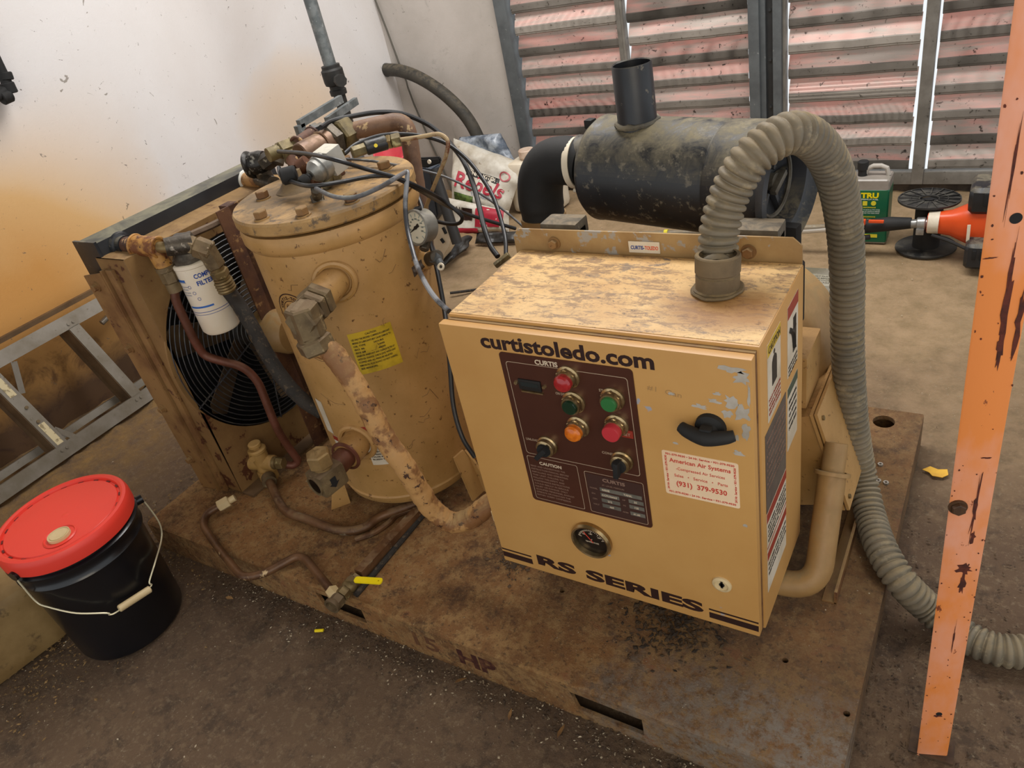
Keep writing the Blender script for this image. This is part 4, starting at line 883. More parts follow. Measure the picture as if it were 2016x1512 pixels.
bm = BM(); t1 = t0 + V((.01, 0, -.05)); cyl(bm, t1, t1 + V((0, 0, -.012)), .024); hexn(bm, t1 + V((0, 0, -.012)), t1 + V((0, 0, -.045)), .022); cyl(bm, t1 + V((0, 0, -.045)), t1 + V((0, 0, -.07)), .019); obj('union', bm, STEELF, of)
# right-hand elbow of the filter head
g0 = V((-1.6750,1.0385,0.8517)); g1 = V((-1.6450,1.0552,0.8290)); g2 = V((-1.6450,1.0622,0.7799)); g3 = V((-1.6500,1.0670,0.7098)); 
bm = BM(); hexn(bm, g0, g0 + (g1 - g0) * .4, .025); hexn(bm, g0 + (g1 - g0) * .35, g1 + (g1 - g0) * .35, .027, ph=.4); hexn(bm, g1 + (g1 - g2) * .25, g2, .026, ph=.3); obj('hose_elbow', bm, STEELF, of)
bm = BM(); d_ = g3 - g2; cyl(bm, g2, g2 + d_ * .15, .019); hexn(bm, g2 + d_ * .12, g2 + d_ * .42, .025); cyl(bm, g2 + d_ * .42, g2 + d_ * .55, .022)
for k in range(4): torus(bm, g2 + d_ * (.58 + .11 * k), d_, .0215, .0045, 24, 6)
cyl(bm, g2 + d_ * .5, g3, .022); obj('hose_ferrule', bm, BRASS, of)
hs = BM(); tube(hs, spline([g3 - d_ * .1, (-1.6400,1.0752,0.6648), (-1.6000,1.0602,0.6016), (-1.5600,1.0422,0.5322), (-1.5100,1.0275,0.4698), (-1.4600,1.0219,0.4258), (-1.4200,1.0310,0.3909)], 8), .019, 16); noisy(hs, .001, 90)
one('oil_hose', hs, BLACKRD, (-1.5700,1.0488,0.5266), 'dusty dark brown hose running from the filter elbow down behind the tank', 'hose')

# ================================================================ TUBE ACROSS THE FAN, THERMAL VALVE, SKID TUBES
bm = BM(); a0 = t1 + V((0, 0, -.06))
pts = [a0, (-1.7450,0.9800,0.7217), (-1.7450,0.9775,0.5992), (-1.7450,0.9845,0.5506), (-1.7200,0.9957,0.5342), (-1.6800,1.0383,0.4901), (-1.6650,1.0507,0.4376), (-1.6600,1.0389,0.2799), (-1.6650,1.0529,0.2029), (-1.6600,1.0620,0.1449), (-1.6750,1.0489,0.1321), (-1.7000,1.0272,0.1513)]
pts = [V(p) for p in pts]; tube(bm, fillet(pts, .045, 6), .0115, 14); one('oil_tube', bm, COPPER, pts[-1], 'dull red-brown tube bent across the fan grille down to the tan valve', 'tube')
v0 = V((-1.7450,1.0041,0.1745)); tv = thing('thermal_valve', 'tan cast valve with side ports standing at the foot of the fan cooler', 'valve', (v0.x, v0.y, .1))
vx = v0.x; vy = v0.y
bm = BM(); cyl(bm, (vx, vy, v0.z - .055), (vx, vy, v0.z + .042), .024, n=28, bev=.003); cyl(bm, (vx, vy, v0.z - .072), (vx, vy, v0.z - .035), .028, n=28, bev=.003); cyl(bm, (vx, vy, v0.z - .085), (vx, vy, v0.z - .05), .0235, n=28)
cyl(bm, (vx, vy, v0.z + .03), (vx, vy, v0.z + .045), .027, n=28, bev=.004); cyl(bm, (vx - .045, vy - .01, v0.z - .012), (vx + .040, vy + .010, v0.z - .010), .0235, n=28, bev=.003); VALM = mat('tan_cast_valve', '#a17e46', '#8b6a38', 10, rough=.55, bump=.2, dust='#b08c55'); obj('valve_body', bm, VALM, tv)
bm = BM(); hexn(bm, (vx, vy, v0.z + .042), (vx, vy, v0.z + .055), .015); cyl(bm, (vx, vy, v0.z + .05), (vx, vy, v0.z + .063), .019, n=20, bev=.002); obj('top_cap', bm, VALM, tv)
for dy, dz in ((-.030, .024), (.012, -.040)):
    bm = BM(); cyl(bm, (vx + dy * .3 + .012, vy - .028, v0.z + dz), (vx + dy * .3 - .02, vy - .002, v0.z + dz), .009, n=16); obj('ear', bm, VALM, tv)
bm = BM(); lathe(bm, [(0, 0), (.021, 0), (.022, .012), (.017, .02), (0, .02)], (vx - .04, vy - .01, v0.z - .012), (-1, -.2, 0), 24); obj('side_plug', bm, VALM, tv)
bm = BM(); cyl(bm, (vx + .036, vy + .008, v0.z - .010), (vx + .050, vy + .012, v0.z - .010), .019, n=20); hexn(bm, (vx + .048, vy + .012, v0.z - .010), (vx + .072, vy + .018, v0.z - .010), .018); obj('tube_nut', bm, BRASS, tv)
bm = BM(); a_ = V((vx, vy, .128)); cyl(bm, (vx, vy, v0.z - .085), a_ + V((0, 0, .012)), .017); hexn(bm, a_ + V((0, 0, .016)), a_ + V((0, 0, -.018)), .020); b_ = V((-1.6119,0.9020,0.1220)); d_ = (b_ - a_).normalized(); hexn(bm, a_, a_ + d_ * .035, .018); cyl(bm, a_ + d_ * .03, a_ + d_ * .055, .021, n=20); obj('elbow', bm, STEELF, tv)
bm = BM(); pts = spline([a_ + d_ * .05, (-1.5729,0.9022,0.1180), (-1.4678,0.8959,0.1160), (-1.3809,0.8935,0.1140), (-1.3275,0.9051,0.1130), (-1.2948,0.9341,0.1130), (-1.2777,0.9787,0.1140), (-1.2, 1.06, .116)], 8); tube(bm, pts, .0125, 14)
one('skid_tube', bm, TUBEB, (-1.3960,0.9032,0.1000), 'long rusty tube lying on the skid from the tan valve to under the tank', 'tube')
bm = BM(); pts = spline([(-1.2999,0.8902,0.1050), (-1.2651,0.9234,0.1070), (-1.2488,0.9682,0.1070), (-1.2391,1.0116,0.1070), (-1.15, 1.08, .11)], 6); tube(bm, pts, .008, 10)
one('thin_skid_tube', bm, TUBEB, (-1.2720,0.9284,0.1000), 'thinner dark tube beside the long tube at the front foot of the tank', 'tube')
dt = thing('drain_tube', 'bent brown drain tube lying in a zigzag on the front edge of the skid', 'tube', (-1.5180,0.6899,0.1000))
P0 = V((-1.7693,0.8576,0.1250)); pts = [V(p) for p in (P0, (-1.8054,0.8082,0.1150), (-1.7752,0.7723,0.1120), (-1.6456,0.7222,0.1120), (-1.4955,0.6724,0.1120), (-1.4479,0.7033,0.1130), (-1.4044,0.7816,0.1160), (-1.3721,0.7812,0.1170), (-1.2910,0.7486,0.1170), (-1.2095,0.7160,0.1180))]
bm = BM(); tube(bm, fillet(pts, .03, 5), .0105, 14); obj('tube', bm, mat('worn_brown_tube', '#6d4c30', '#4b301c', 12, .42, .6, '#b59a72', 22, .62, .66, rough=.45, metal=.2, bump=.2), dt)
bm = BM(); d_ = (pts[1] - pts[0]).normalized(); hexn(bm, P0 - d_ * .012, P0 + d_ * .022, .0175, ph=.2); cyl(bm, P0 - d_ * .03, P0 - d_ * .01, .010); obj('compression_nut', bm, CREAM, dt)
bm = BM(); e_ = pts[-1]; d_ = (pts[-1] - pts[-2]).normalized(); hexn(bm, e_ - d_ * .022, e_ + d_ * .008, .0165); obj('end_nut', bm, CREAM, dt)
bv = thing('ball_valve', 'small brass ball valve with bright yellow lever at the skid front edge', 'valve', (-1.2147,0.7505,0.1000))
b0 = V((-1.1894,0.7103,0.1220)); b1 = V((-1.1927,0.7836,0.1220)); b2 = V((-1.1865,0.9715,0.1200)); d_ = (b1 - b0).normalized()
bm = BM(); hexn(bm, b0 - d_ * .018, b0 + d_ * .004, .018); lathe(bm, [(.018, 0), (.020, .004), (.020, .012), (.015, .012), (.014, .002), (0, .002)], b0 - V((.002, .016, 0)), (0.1, -1, 0), 20); obj('elbow', bm, STEELF, bv)
bm = BM(); hexn(bm, b0 + d_ * .006, b0 + d_ * .028, .017); lathe(bm, [(0, 0), (.012, 0), (.018, .01), (.018, .022), (.012, .032), (0, .032)], b0 + d_ * .024, d_, 20); hexn(bm, b0 + d_ * .05, b0 + d_ * .07, .015); obj('valve_body', bm, BRASS, bv)
bm = BM(); s_ = V((-1.1796,0.7547,0.1450)); cyl(bm, s_ - V((0, 0, .02)), s_ + V((0, 0, .004)), .006, n=12); hexn(bm, s_, s_ + V((0, 0, .007)), .008); obj('stem', bm, STEELF, bv)
l0 = V((-1.1788,0.7486,0.1500)); l1 = V((-1.0962,0.7725,0.1520)); d2 = (l1 - l0).normalized(); n2_ = V((-d2.y, d2.x, 0)).normalized()
bm = BM(); poly(bm, [l0 - d2 * .008 + n2_ * .006, l0 - d2 * .008 - n2_ * .006, l0 + d2 * .02 - n2_ * .007, l0 + d2 * .02 + n2_ * .007], .002, (0, 0, 1)); obj('lever_root', bm, BRASS, bv)
me_ = plate(rrect(.014, -.0085, (l1 - l0).length, .0085, .006), [circ2((l1 - l0).length - .009, 0, .0022, 10)], .004, Matrix(((d2.x, n2_.x, 0, l0.x), (d2.y, n2_.y, 0, l0.y), (0, 0, 1, l0.z + .001), (0, 0, 0, 1))))
obj('lever_grip', me_, YELLOW, bv, 'yellow vinyl lever grip')
bm = BM(); d_ = (b2 - b1).normalized(); n_ = V((-d_.y, d_.x, 0)); tube(bm, [b1 + d_ * .004, b2 + d_ * .05], .017, 4); cb_ = one('drain_channel', bm, TUBEB, b1, 'square brown pipe running back from the yellow-levered valve under the tank', 'pipe')
bm = BM(); c_ = V((-1.1695,0.7404,0.1080)); e_ = V((-1.1739,0.9829,0.1080)); tube(bm, spline([c_, c_ + (e_ - c_) * .3 + V((0, .004, 0)), c_ + (e_ - c_) * .6 - V((0, .003, 0)), e_ + (e_ - c_) * .2], 5), .0075, 8); one('capillary_line', bm, BLACKRD, c_, 'thin dark line lying alongside the square brown pipe', 'tube')
# ================================================================ MANIFOLD ON THE TANK LID
mf = thing('valve_manifold', 'cluster of grimy brass and steel valves above the round tank lid', 'valve', (TC.x, TC.y, .941))
GRIME = mat('grimy_steel', '#564e42', '#3a342c', 22, .42, .58, '#a39c8a', 34, .6, .68, rough=.42, metal=.5, bump=.35)
DARKG = mat('dark_grimy_ring', '#2f2c28', '#1f1d1b', 22, .42, .58, '#8d8a80', 40, .58, .66, rough=.3, metal=.4, bump=.4)
BRASSY = mat('yellow_brass', '#756845', '#4f452f', 22, .42, .58, '#a8a173', 30, .60, .68, rough=.45, metal=.4, bump=.25, dust='#7a6f58', dlo=.4, dhi=.65)
# stub pipe and union from the header
s0 = V((-1.886, 1.43, .865)); s1 = V((-1.8000,1.3950,0.8822)); s2 = V((-1.7600,1.3678,0.9125))
bm = BM(); torus(bm, s0, (1, 0, 0), .024, .007, 28, 8); obj('white_seal', bm, CAULK, mf)
bm = BM(); cyl(bm, s0, s1 + V((.03, 0, 0)), .023); obj('stub_pipe', bm, PIPET, mf)
c_ = V((-1.7450,1.3823,0.9300)); 
bm = BM(); lathe(bm, [(0, 0), (.036, 0), (.038, .004), (.036, .008), (.030, .012), (.032, .02), (.031, .042), (.026, .055), (0, .056)], c_ - V((.03, .012, 0)), (1, .4, .1), 32); noisy(bm, .0015, 60); obj('union_ring', bm, DARKG, mf)
bm = BM(); cyl(bm, c_ + V((0, 0, -.01)), s1 + V((.05, .0, -.005)), .022); cyl(bm, s1 + V((.02, 0, 0)), (-1.7000,1.3709,0.8763), .020); noisy(bm, .003, 50); obj('union_elbow', bm, GRIME, mf)
A_ = lambda *p: V(p[0])
bm = BM(); p0 = V((-1.7200,1.3787,0.9309)); p1 = V((-1.6600,1.3920,0.9558)); hexn(bm, p0, p1, .024); cyl(bm, p1, (-1.6600,1.3707,0.9328), .018); obj('connector', bm, GRIME, mf)
q0 = V((-1.5118,1.2438,1.0000)); q1 = V((-1.4884,1.3113,1.0000)); d_ = (q1 - q0).normalized()
bm = BM(); cyl(bm, q0 - d_ * .01, q0 + d_ * .03, .017, n=20); hexn(bm, q0 + d_ * .02, q0 + d_ * .055, .023, ph=.3); hexn(bm, q0 + d_ * .052, q1, .023, ph=.1); cyl(bm, V((-1.4797,1.2703,1.0000)), V((-1.4915,1.2740,0.9700)), .014); obj('brass_fitting', bm, BRASSY, mf)
r0 = V((-1.4718,1.2951,1.0050)); r1 = V((-1.4980,1.3816,1.0050)); d_ = (r1 - r0).normalized()
bm = BM(); cyl(bm, r0, r1, .0165); torus(bm, r0, d_, .0165, .004); torus(bm, r1 - d_ * .01, d_, .0165, .004); mid = (r0 + r1) / 2 + d_ * .008; cyl(bm, mid, V((-1.4630,1.3236,0.9850)), .0145); obj('rusty_tee', bm, RUSTP, mf)
k0 = V((-1.4998,1.3782,1.0100)); k1 = V((-1.4950,1.4136,1.0100)); bm = BM(); hexn(bm, k0, k0 + (k1 - k0) * .6, .017); cyl(bm, k0 + (k1 - k0) * .5, k1, .012); obj('hose_fitting', bm, BLACKP, mf)
# check valve and nut stack leading to the big pipe
m0 = V((-1.4215,1.2595,0.9900)); m1 = V((-1.4086,1.3339,0.9950)); m2 = V((-1.4102,1.3639,0.9950)); m3 = V((-1.4077,1.4098,0.9950)); d_ = (m3 - m0).normalized()
bm = BM(); cyl(bm, m0 - d_ * .01, m1 + d_ * .01, .031, n=36, bev=.003); torus(bm, m1 - d_ * .02, d_, .031, .0025, 36, 6); obj('check_valve', bm, mat('copper_brown', '#7b5f49', '#5f4634', 14, rough=.42, metal=.4, bump=.15, dust='#8b7359'), mf)
bm = BM(); hexn(bm, m1, m1 + d_ * .030, .038, ph=.2); obj('hex_nut', bm, GRIME, mf)
bm = BM(); hexn(bm, m1 + d_ * .032, m1 + d_ * .075, .042, ph=.5); obj('hex_nut', bm, BRASSY, mf)
bm = BM(); cyl(bm, m0 + V((0, 0, -.02)), (TC.x - .02, TC.y + .02, .942), .022); cyl(bm, m0 + d_ * .0, m0 + V((-.01, -.01, -.055)), .024); noisy(bm, .002, 50); obj('riser', bm, RUSTP, mf)
bm = BM(); lathe(bm, [(0, 0), (.046, 0), (.036, .006), (.026, .02), (.022, .042), (0, .043)], (-1.3827,1.1694,0.9410), (0, 0, 1), 28); noisy(bm, .003, 40); obj('cone_boss', bm, mat('dirty_boss', '#7d6747', '#5b4b38', 20, .4, .6, '#a3875a', 30, .6, .66, rough=.7, bump=.4, dust='#6e5c45', dlo=.3, dhi=.6), mf)
bm = BM(); a_ = V((-1.3383,1.1246,0.9900)); cyl(bm, a_ - V((.012, .012, 0)), a_ + V((.014, .012, .0)), .019, n=16, bev=.004); obj('black_plug', bm, BLACKM, mf)
bm = BM(); cyl(bm, (-1.3926,1.1954,1.0000), (-1.4352,1.2369,0.9450), .014); cyl(bm, (-1.3826,1.2007,0.9800), (-1.3636,1.2119,0.9900), .016); obj('brass_stem', bm, RUSTP, mf)
# regulator
g0 = V((-1.2826,1.1367,0.9850)); g1 = V((-1.2702,1.2115,1.0000)); d_ = (g1 - g0).normalized()
bm = BM(); lathe(bm, [(0, -.032), (.009, -.032), (.012, -.027), (.012, -.014), (.009, -.011), (.005, -.010), (.005, .002), (0, .002)], g0, d_, 16); hexn(bm, g0 - d_ * .01, g0 - d_ * .004, .009); obj('adjusting_knob', bm, BLACKM, mf)
bm = BM(); lathe(bm, [(0, 0), (.012, 0), (.019, .006), (.025, .014), (.025, .024), (.0285, .026), (.0285, .046), (0, .046)], g0, d_, 36); reg = obj('regulator_bonnet', bm, SILVER, mf)
mm = frame(g0 + d_ * .064, d_); bm = BM(); box(bm, (-.028, -.026, -.020), (.028, .026, .020), .003, mm); obj('regulator_block', bm, mat('aluminium_block', '#b5b3ab', '#9b9991', 10, rough=.45, metal=.35, bump=.05, dust='#d8d4c6', dlo=.3, dhi=.5), mf)
bm = BM(); hexn(bm, g0 + d_ * .084, g0 + d_ * .1, .010); cyl(bm, g0 + d_ * .06 + V((0, 0, -.02)), V((-1.2870,1.1671,0.9420)), .012); hexn(bm, g0 + d_ * .06 + V((0, 0, -.045)), g0 + d_ * .06 + V((0, 0, -.028)), .015); obj('regulator_fitting', bm, BRASSY, mf)
bm = BM(); box(bm, V((-1.3195,1.2524,0.9420)) - V((.012, .010, 0)), V((-1.3195,1.2524,0.9420)) + V((.012, .010, .055)), .002); obj('bracket', bm, RUSTP, mf)
bm = BM(); cyl(bm, V((-1.2560,1.1087,0.9420)), V((-1.2209,1.0830,0.9750)), .011); hexn(bm, V((-1.2560,1.1087,0.9420)), V((-1.2447,1.0997,0.9480)), .016); obj('brass_stem', bm, GRIME, mf)
# black needle valve with yellow dot and thin tube
n0 = V((-1.2322,1.2386,1.0000)); n1 = V((-1.2207,1.2609,1.0000)); n2 = V((-1.1882,1.2988,1.0000)); n3 = V((-1.1676,1.3105,1.0000)); d_ = (n3 - n0).normalized()
bm = BM(); hexn(bm, n0 - d_ * .008, n1, .013); obj('brass_nut', bm, BRASSY, mf)
bm = BM(); cyl(bm, n1, n2, .016, n=24, bev=.002); nv = obj('needle_valve', bm, BLACKP, mf)
bm = BM(); vv = (V((0, 0, 1.4)) - n1); vv = (vv - d_ * vv.dot(d_)).normalized(); cyl(bm, n1 + d_ * .022 + vv * .0150, n1 + d_ * .022 + vv * .0175, .0042, n=12); obj('yellow_dot', bm, YELLOW, nv)
bm = BM(); hexn(bm, n2, n2 + (n3 - n2) * .45, .0165, ph=.2); obj('brass_nut', bm, BRASS, mf)
bm = BM(); hexn(bm, n2 + (n3 - n2) * .45, n3 + d_ * .008, .0155); obj('brass_nut', bm, BRASSY, mf)
bm = BM(); pts = [V(n3), (-1.1213,1.3231,1.0000), (-1.0742,1.3489,1.0000), (-1.0501,1.3441,0.9850), (-1.0622,1.3343,0.9500), (-1.1265,1.3391,0.8750), (-1.1569,1.3320,0.8300)]; pts = [V(p) for p in pts]
tube(bm, fillet(pts, .03, 5), .0048, 10); one('thin_tube', bm, mat('flaking_thin_tube', '#a08a66', '#6b4027', 30, .5, .6, rough=.5, bump=.15), pts[1], 'thin flaking metal tube looping up right of the tank lid', 'tube')
# big pipe
bm = BM(); a_ = m1 + (m3 - m0).normalized() * .06
pts = [a_, V((-1.3366,1.4285,1.0000)), V((-1.2695,1.4785,1.0000)), V((-1.2645,1.4400,0.8178)), V((-1.2873,1.4500,0.6933)), V((-1.3405,1.4600,0.4828))]
tube(bm, fillet(pts, .06, 9), .0215, 24); noisy(bm, .001, 60)
one('discharge_pipe', bm, mat('flaking_brown_pipe', '#755843', '#4b3328', 9, .45, .6, '#b89c72', 26, .58, .63, rough=.55, bump=.3, dust='#8f7454', dusts=9, dlo=.45, dhi=.65), a_, 'thick brown pipe with flaking paint arching over and down behind the tank lid', 'pipe')

# ================================================================ BLACK AND GREY LINES
def line(pts, r_, m, label, n=10, k=8, name='air_line'):
    P_ = spline([V(p) for p in pts], k); bm = BM(); tube(bm, P_, r_, n); return one(name, bm, m, pts[0], label, 'hose')
line([(-1.3975,1.3177,1.0354), (-1.4066,1.3700,1.0351), (-1.3877,1.4376,1.0269), (-1.3691,1.5014,1.0141), (-1.3342,1.5435,0.9957), (-1.2681,1.5437,0.9695), (-1.2188,1.5320,0.9444), (-1.1648,1.4976,0.9236), (-1.1094,1.4578,0.8949), (-1.0597,1.4075,0.8583), (-1.0169,1.3539,0.8243), (-0.9788,1.3033,0.7987), (-0.9504,1.2730,0.7706), (-0.9216,1.2527,0.7545)], .0062, BLACKR, 'thick black air line arching highest over the lid and down to the cabinet corner')
line([(-1.3120,1.2817,0.9822), (-1.3048,1.3243,0.9914), (-1.2902,1.3923,0.9877), (-1.2587,1.4367,0.9757), (-1.2042,1.4531,0.9622), (-1.1432,1.4539,0.9416), (-1.0860,1.4413,0.9077), (-1.0317,1.4101,0.8720), (-0.9877,1.3752,0.8417), (-0.9493,1.3322,0.8065), (-0.9181,1.2896,0.7789), (-0.9008,1.2528,0.7532)], .0048, BLACKR, 'black air line starting at the silver regulator block and arching below the highest line')
line([(-1.4689,1.2299,1.0100), (-1.2910,1.1467,1.0300), (-1.1452,1.0870,1.0350), (-1.1133,1.1301,1.0000), (-1.0788,1.1739,0.9650), (-1.0598,1.2130,0.9300), (-1.0771,1.2978,0.8685), (-1.0510,1.3160,0.8284), (-1.0472,1.3205,0.8117), (-1.0657,1.3245,0.7970), (-1.1021,1.3252,0.7957), (-1.1486,1.3262,0.8044)], .0046, BLACKR, 'black air line crossing the lid from the union and hooking back above the dial gauge')
line([(-1.4035,1.1604,0.9950), (-1.3717,1.1325,0.9850), (-1.2953,1.1020,0.9800), (-1.2155,1.0742,0.9850), (-1.1820,1.1229,0.9750), (-1.1657,1.1755,0.9650), (-1.1419,1.1973,0.9600), (-1.1013,1.1979,0.9550), (-1.0714,1.2241,0.9200), (-1.1606,1.3998,0.8150), (-1.1758,1.4886,0.7537), (-1.1508,1.5465,0.7085), (-1.1076,1.6127,0.6561)], .0048, BLACKR, 'black air line sagging across the lid front then running back toward the white bags')
line([(-1.2092,1.0730,0.9800), (-1.1315,1.0427,0.9750), (-1.0723,1.0411,0.9750), (-1.0148,1.0505,0.9900), (-0.9631,1.0472,1.0100), (-1.0774,1.2093,0.9639)], .0046, GREYT, 'dusty grey air line sagging low across the front of the lid')
line([(-1.0724,1.2071,0.9657), (-1.0670,1.1992,0.9598), (-1.0589,1.1593,0.9110), (-1.0452,1.1303,0.8705), (-1.0172,1.0969,0.8388), (-0.9843,1.0623,0.8196), (-0.9194,1.0025,0.8127), (-0.8744,0.9698,0.8030), (-0.8311,0.9453,0.7958)], .0052, mat('grey_black_tube', '#3b3c3f', '#85878a', 9, .45, .55, rough=.3, bump=0), 'grey and black air line hanging in front of the dial gauge down to the cabinet')
line([(-1.3415,1.3118,0.9600), (-1.2589,1.3077,0.9550), (-1.1993,1.3198,0.9400), (-1.3120,1.5346,0.8501), (-1.2638,1.5732,0.8144), (-1.2012,1.6079,0.7598), (-1.1558,1.6311,0.7074), (-1.1216,1.6415,0.6684), (-1.0903,1.6490,0.6287)], .0032, GREYT, 'thin grey line running behind the lid toward the rubber elbow')
line([(-1.2251,1.3778,0.8687), (-1.1940,1.3579,0.8510), (-1.1662,1.3310,0.8277), (-1.1511,1.3075,0.8021), (-1.1261,1.2810,0.7632), (-1.0970,1.2465,0.7290), (-1.0703,1.2112,0.6961), (-1.0431,1.1733,0.6595), (-1.0123,1.1281,0.6289), (-0.9899,1.0812,0.5668), (-0.9768,1.0416,0.4853), (-0.9512,1.0137,0.4253), (-0.9265,1.0088,0.3762)], .0055, BLACKR, 'black cable hanging down the right flank of the tank behind the gauge')
line([(-1.0829,1.0463,0.5755), (-0.9606,1.0498,0.5740), (-0.9413,1.0147,0.5109)], .001, WIRE, 'faint pale thread on the right flank of the tank') if False else None
line([(-1.9950,2.3074,0.0200), (-1.8947,2.3752,0.0100), (-1.8278,2.4188,0.0100)], .006, BLACKRD, 'short black cord lying on the floor between tank and cabinet', name='floor_cord')
bm = BM(); j = V((-0.9023,1.2390,0.7561)); hexn(bm, j + V((-.014, -.01, -.012)), j + V((.014, .01, .006)), .008); one('brass_junction', bm, BRASSY, j, 'small brass junction where two black lines meet at the cabinet corner', 'fitting')

# ================================================================ DIAL GAUGE
gc = V((-1.0814,1.1987,0.8416)); gn = V((-.13, -.96, .22)).normalized()
gg = thing('pressure_gauge', 'round pale dial gauge in a grey case at the tank right shoulder', 'gauge', gc)
bm = BM(); lathe(bm, [(0, -.034), (.034, -.034), (.037, -.030), (.037, -.004), (.040, -.002), (.040, .006), (.0365, .008), (.035, .003), (.035, -.001)], gc, gn, 44); obj('case', bm, mat('gauge_case', '#85827a', '#6e6b63', 14, rough=.4, metal=.4, bump=.1, dust='#a19c8e'), gg)
bm = BM(); cyl(bm, gc - gn * .002, gc + gn * .001, .0352, n=36); dl = obj('dial', bm, DIAL, gg)
gx_ = V((0, 0, 1)).cross(gn).normalized() ; gy_ = gn.cross(gx_)
bm = BM()
for k in range(11):
    a = D_(225 - 27 * k); r0, r1 = .024, .031; c1_ = gc + gn * .0014; e_ = gx_ * math.cos(a) + gy_ * math.sin(a); t_ = gx_ * -math.sin(a) + gy_ * math.cos(a)
    poly(bm, [c1_ + e_ * r0 - t_ * .0006, c1_ + e_ * r1 - t_ * .0006, c1_ + e_ * r1 + t_ * .0006, c1_ + e_ * r0 + t_ * .0006], .0003, gn)
obj('scale_marks', bm, mat('teal_print', '#6a8788', bump=0), dl)
texts([(str(k * 20), gc + gn * .0014 + (gx_ * math.cos(D_(225 - 27 * k)) + gy_ * math.sin(D_(225 - 27 * k))) * .019 - gy_ * .002, gx_, gy_, .0042, 'CENTER', 0, None) for k in range(1, 10)] + [('PSI', gc + gn * .0014 - gy_ * .024, gx_, gy_, .004, 'CENTER', 0, None)], mat('dark_teal_print', '#44595a', bump=0), dl)
a = D_(215); e_ = gx_ * math.cos(a) + gy_ * math.sin(a); t_ = gx_ * -math.sin(a) + gy_ * math.cos(a); bm = BM(); c1_ = gc + gn * .003
poly(bm, [c1_ - e_ * .012 - t_ * .004, c1_ + e_ * .026, c1_ - e_ * .012 + t_ * .004], .0008, gn); cyl(bm, c1_ - gn * .001, c1_ + gn * .002, .004, n=12); obj('needle', bm, BLACKPR, gg)
bm = BM(); tp = gc - gn * .018 + V((0, 0, .036)); cyl(bm, tp, tp + V((0, 0, .006)), .009, n=16); torus(bm, tp + V((0, 0, .006)), (0, 0, 1), .007, .002, 16, 6); obj('fill_plug', bm, BLACKM, gg)
vb = V((-1.0749,1.1949,0.7741)); bm = BM(); hexn(bm, gc - gn * .018 - V((0, 0, .034)), vb + V((0, 0, .016)), .011); cyl(bm, on_tank(D_(12), .752, TR + .015), vb + V((.03, .004, 0)), .0155, n=20, bev=.002); obj('valve_block', bm, GRIME, gg)
bm = BM(); v2 = V((-1.0511,1.2054,0.7641)); cyl(bm, vb + V((.02, 0, 0)), v2, .013); torus(bm, v2, (1, .1, -.1), .012, .004, 20, 6); cyl(bm, v2, V((-1.0309,1.1865,0.7583)), .009); obj('petcock', bm, mat('grey_petcock', '#5c5f60', '#45494a', 20, rough=.5, metal=.3), gg)
bm = BM(); o_ = V((-1.0276,1.1817,0.7584)); torus(bm, o_, (.2, -.9, .4), .0062, .0028, 20, 6); obj('nylon_nut', bm, IVORY, gg)
bm = BM(); b_ = V((-1.0730,1.1425,0.7626)); e_ = V((-1.0592,1.1612,0.7727)); cyl(bm, b_, e_, .008); poly(bm, [b_ + V((0, 0, .012)), b_ + V((0, 0, -.012)), e_ + V((0, 0, -.008)), e_ + V((0, 0, .012))], .004, (0, -1, 0)); obj('clip', bm, mat('dark_brown_clip', '#3a2c20', rough=.6), gg)

# ================================================================ AIR FILTER
ROTF = Matrix.Translation((-.53, 1.40, 0)) @ Matrix.Rotation(D_(-11), 4, 'Z') @ Matrix.Translation((.53, -1.40, 0))
def fobj(name, bm, m, par):
    xf(bm, bm.verts[:], ROTF); return obj(name, bm, m, par)
af = thing('air_filter', 'large black dusty air filter canister with upright intake stack behind the cabinet', 'air filter', (-.53, 1.40, .78))
FCY, FCZ, FR_ = 1.40, .884, .108
bm = BM(); lathe(bm, [(0, -.012), (.05, -.012), (.085, -.004), (.102, .008), (.109, .018), (.109, .022), (.1075, .026), (.1075, .295), (.1055, .298), (.1055, .301), (.1075, .304), (.1085, .40), (.1085, .408)], (-.745, FCY, FCZ), (1, 0, -.012), 80); fobj('canister', bm, BLACKC, af)
bm = BM(); lathe(bm, [(.107, 0), (.118, .006), (.121, .012), (.121, .020), (.112, .024), (.106, .016), (.098, .008), (.090, .006), (.086, -.01), (.084, -.03), (.04, -.034), (0, -.034)], (-.338, FCY, FCZ - .005), (1, 0, -.012), 72); cap = fobj('end_cap', bm, mat('dusty_black_cap', '#26282a', '#35363a', 10, .4, .6, '#6a6453', 30, .6, .68, rough=.5, bump=.15, dust='#77705c'), af)
bm = BM(); torus(bm, (-.352, FCY, FCZ - .005), (1, 0, 0), .062, .004, 40, 6); cyl(bm, (-.372, FCY, FCZ - .005), (-.350, FCY, FCZ - .005), .016); m_ = Matrix.Translation((-.345, FCY, FCZ - .005)) @ Matrix.Rotation(.5, 4, 'X'); box(bm, (-.006, -.026, -.006), (.006, .026, .006), .003, m_); fobj('wing_nut', bm, mat('dusty_metal', '#6e695d', '#4f4a41', 20, rough=.5, metal=.3), cap)
bm = BM()
for k in range(6):
    a = k * PI / 3; m_ = Matrix.Translation((-.362, FCY, FCZ - .005)) @ Matrix.Rotation(a, 4, 'X'); box(bm, (-.008, .022, -.004), (.004, .082, .004), .001, m_)
fobj('cap_rib', bm, MATS['dusty_black_cap'], cap)
bm = BM(); lathe(bm, [(.0350, -.1), (.0385, -.1), (.0385, .104), (.0375, .106), (.0355, .104), (.0350, -.05), (0, -.05)], (-.629, FCY - .012, FCZ + .108), (0, 0, 1), 48); fobj('intake_stack', bm, BLACKP, af)
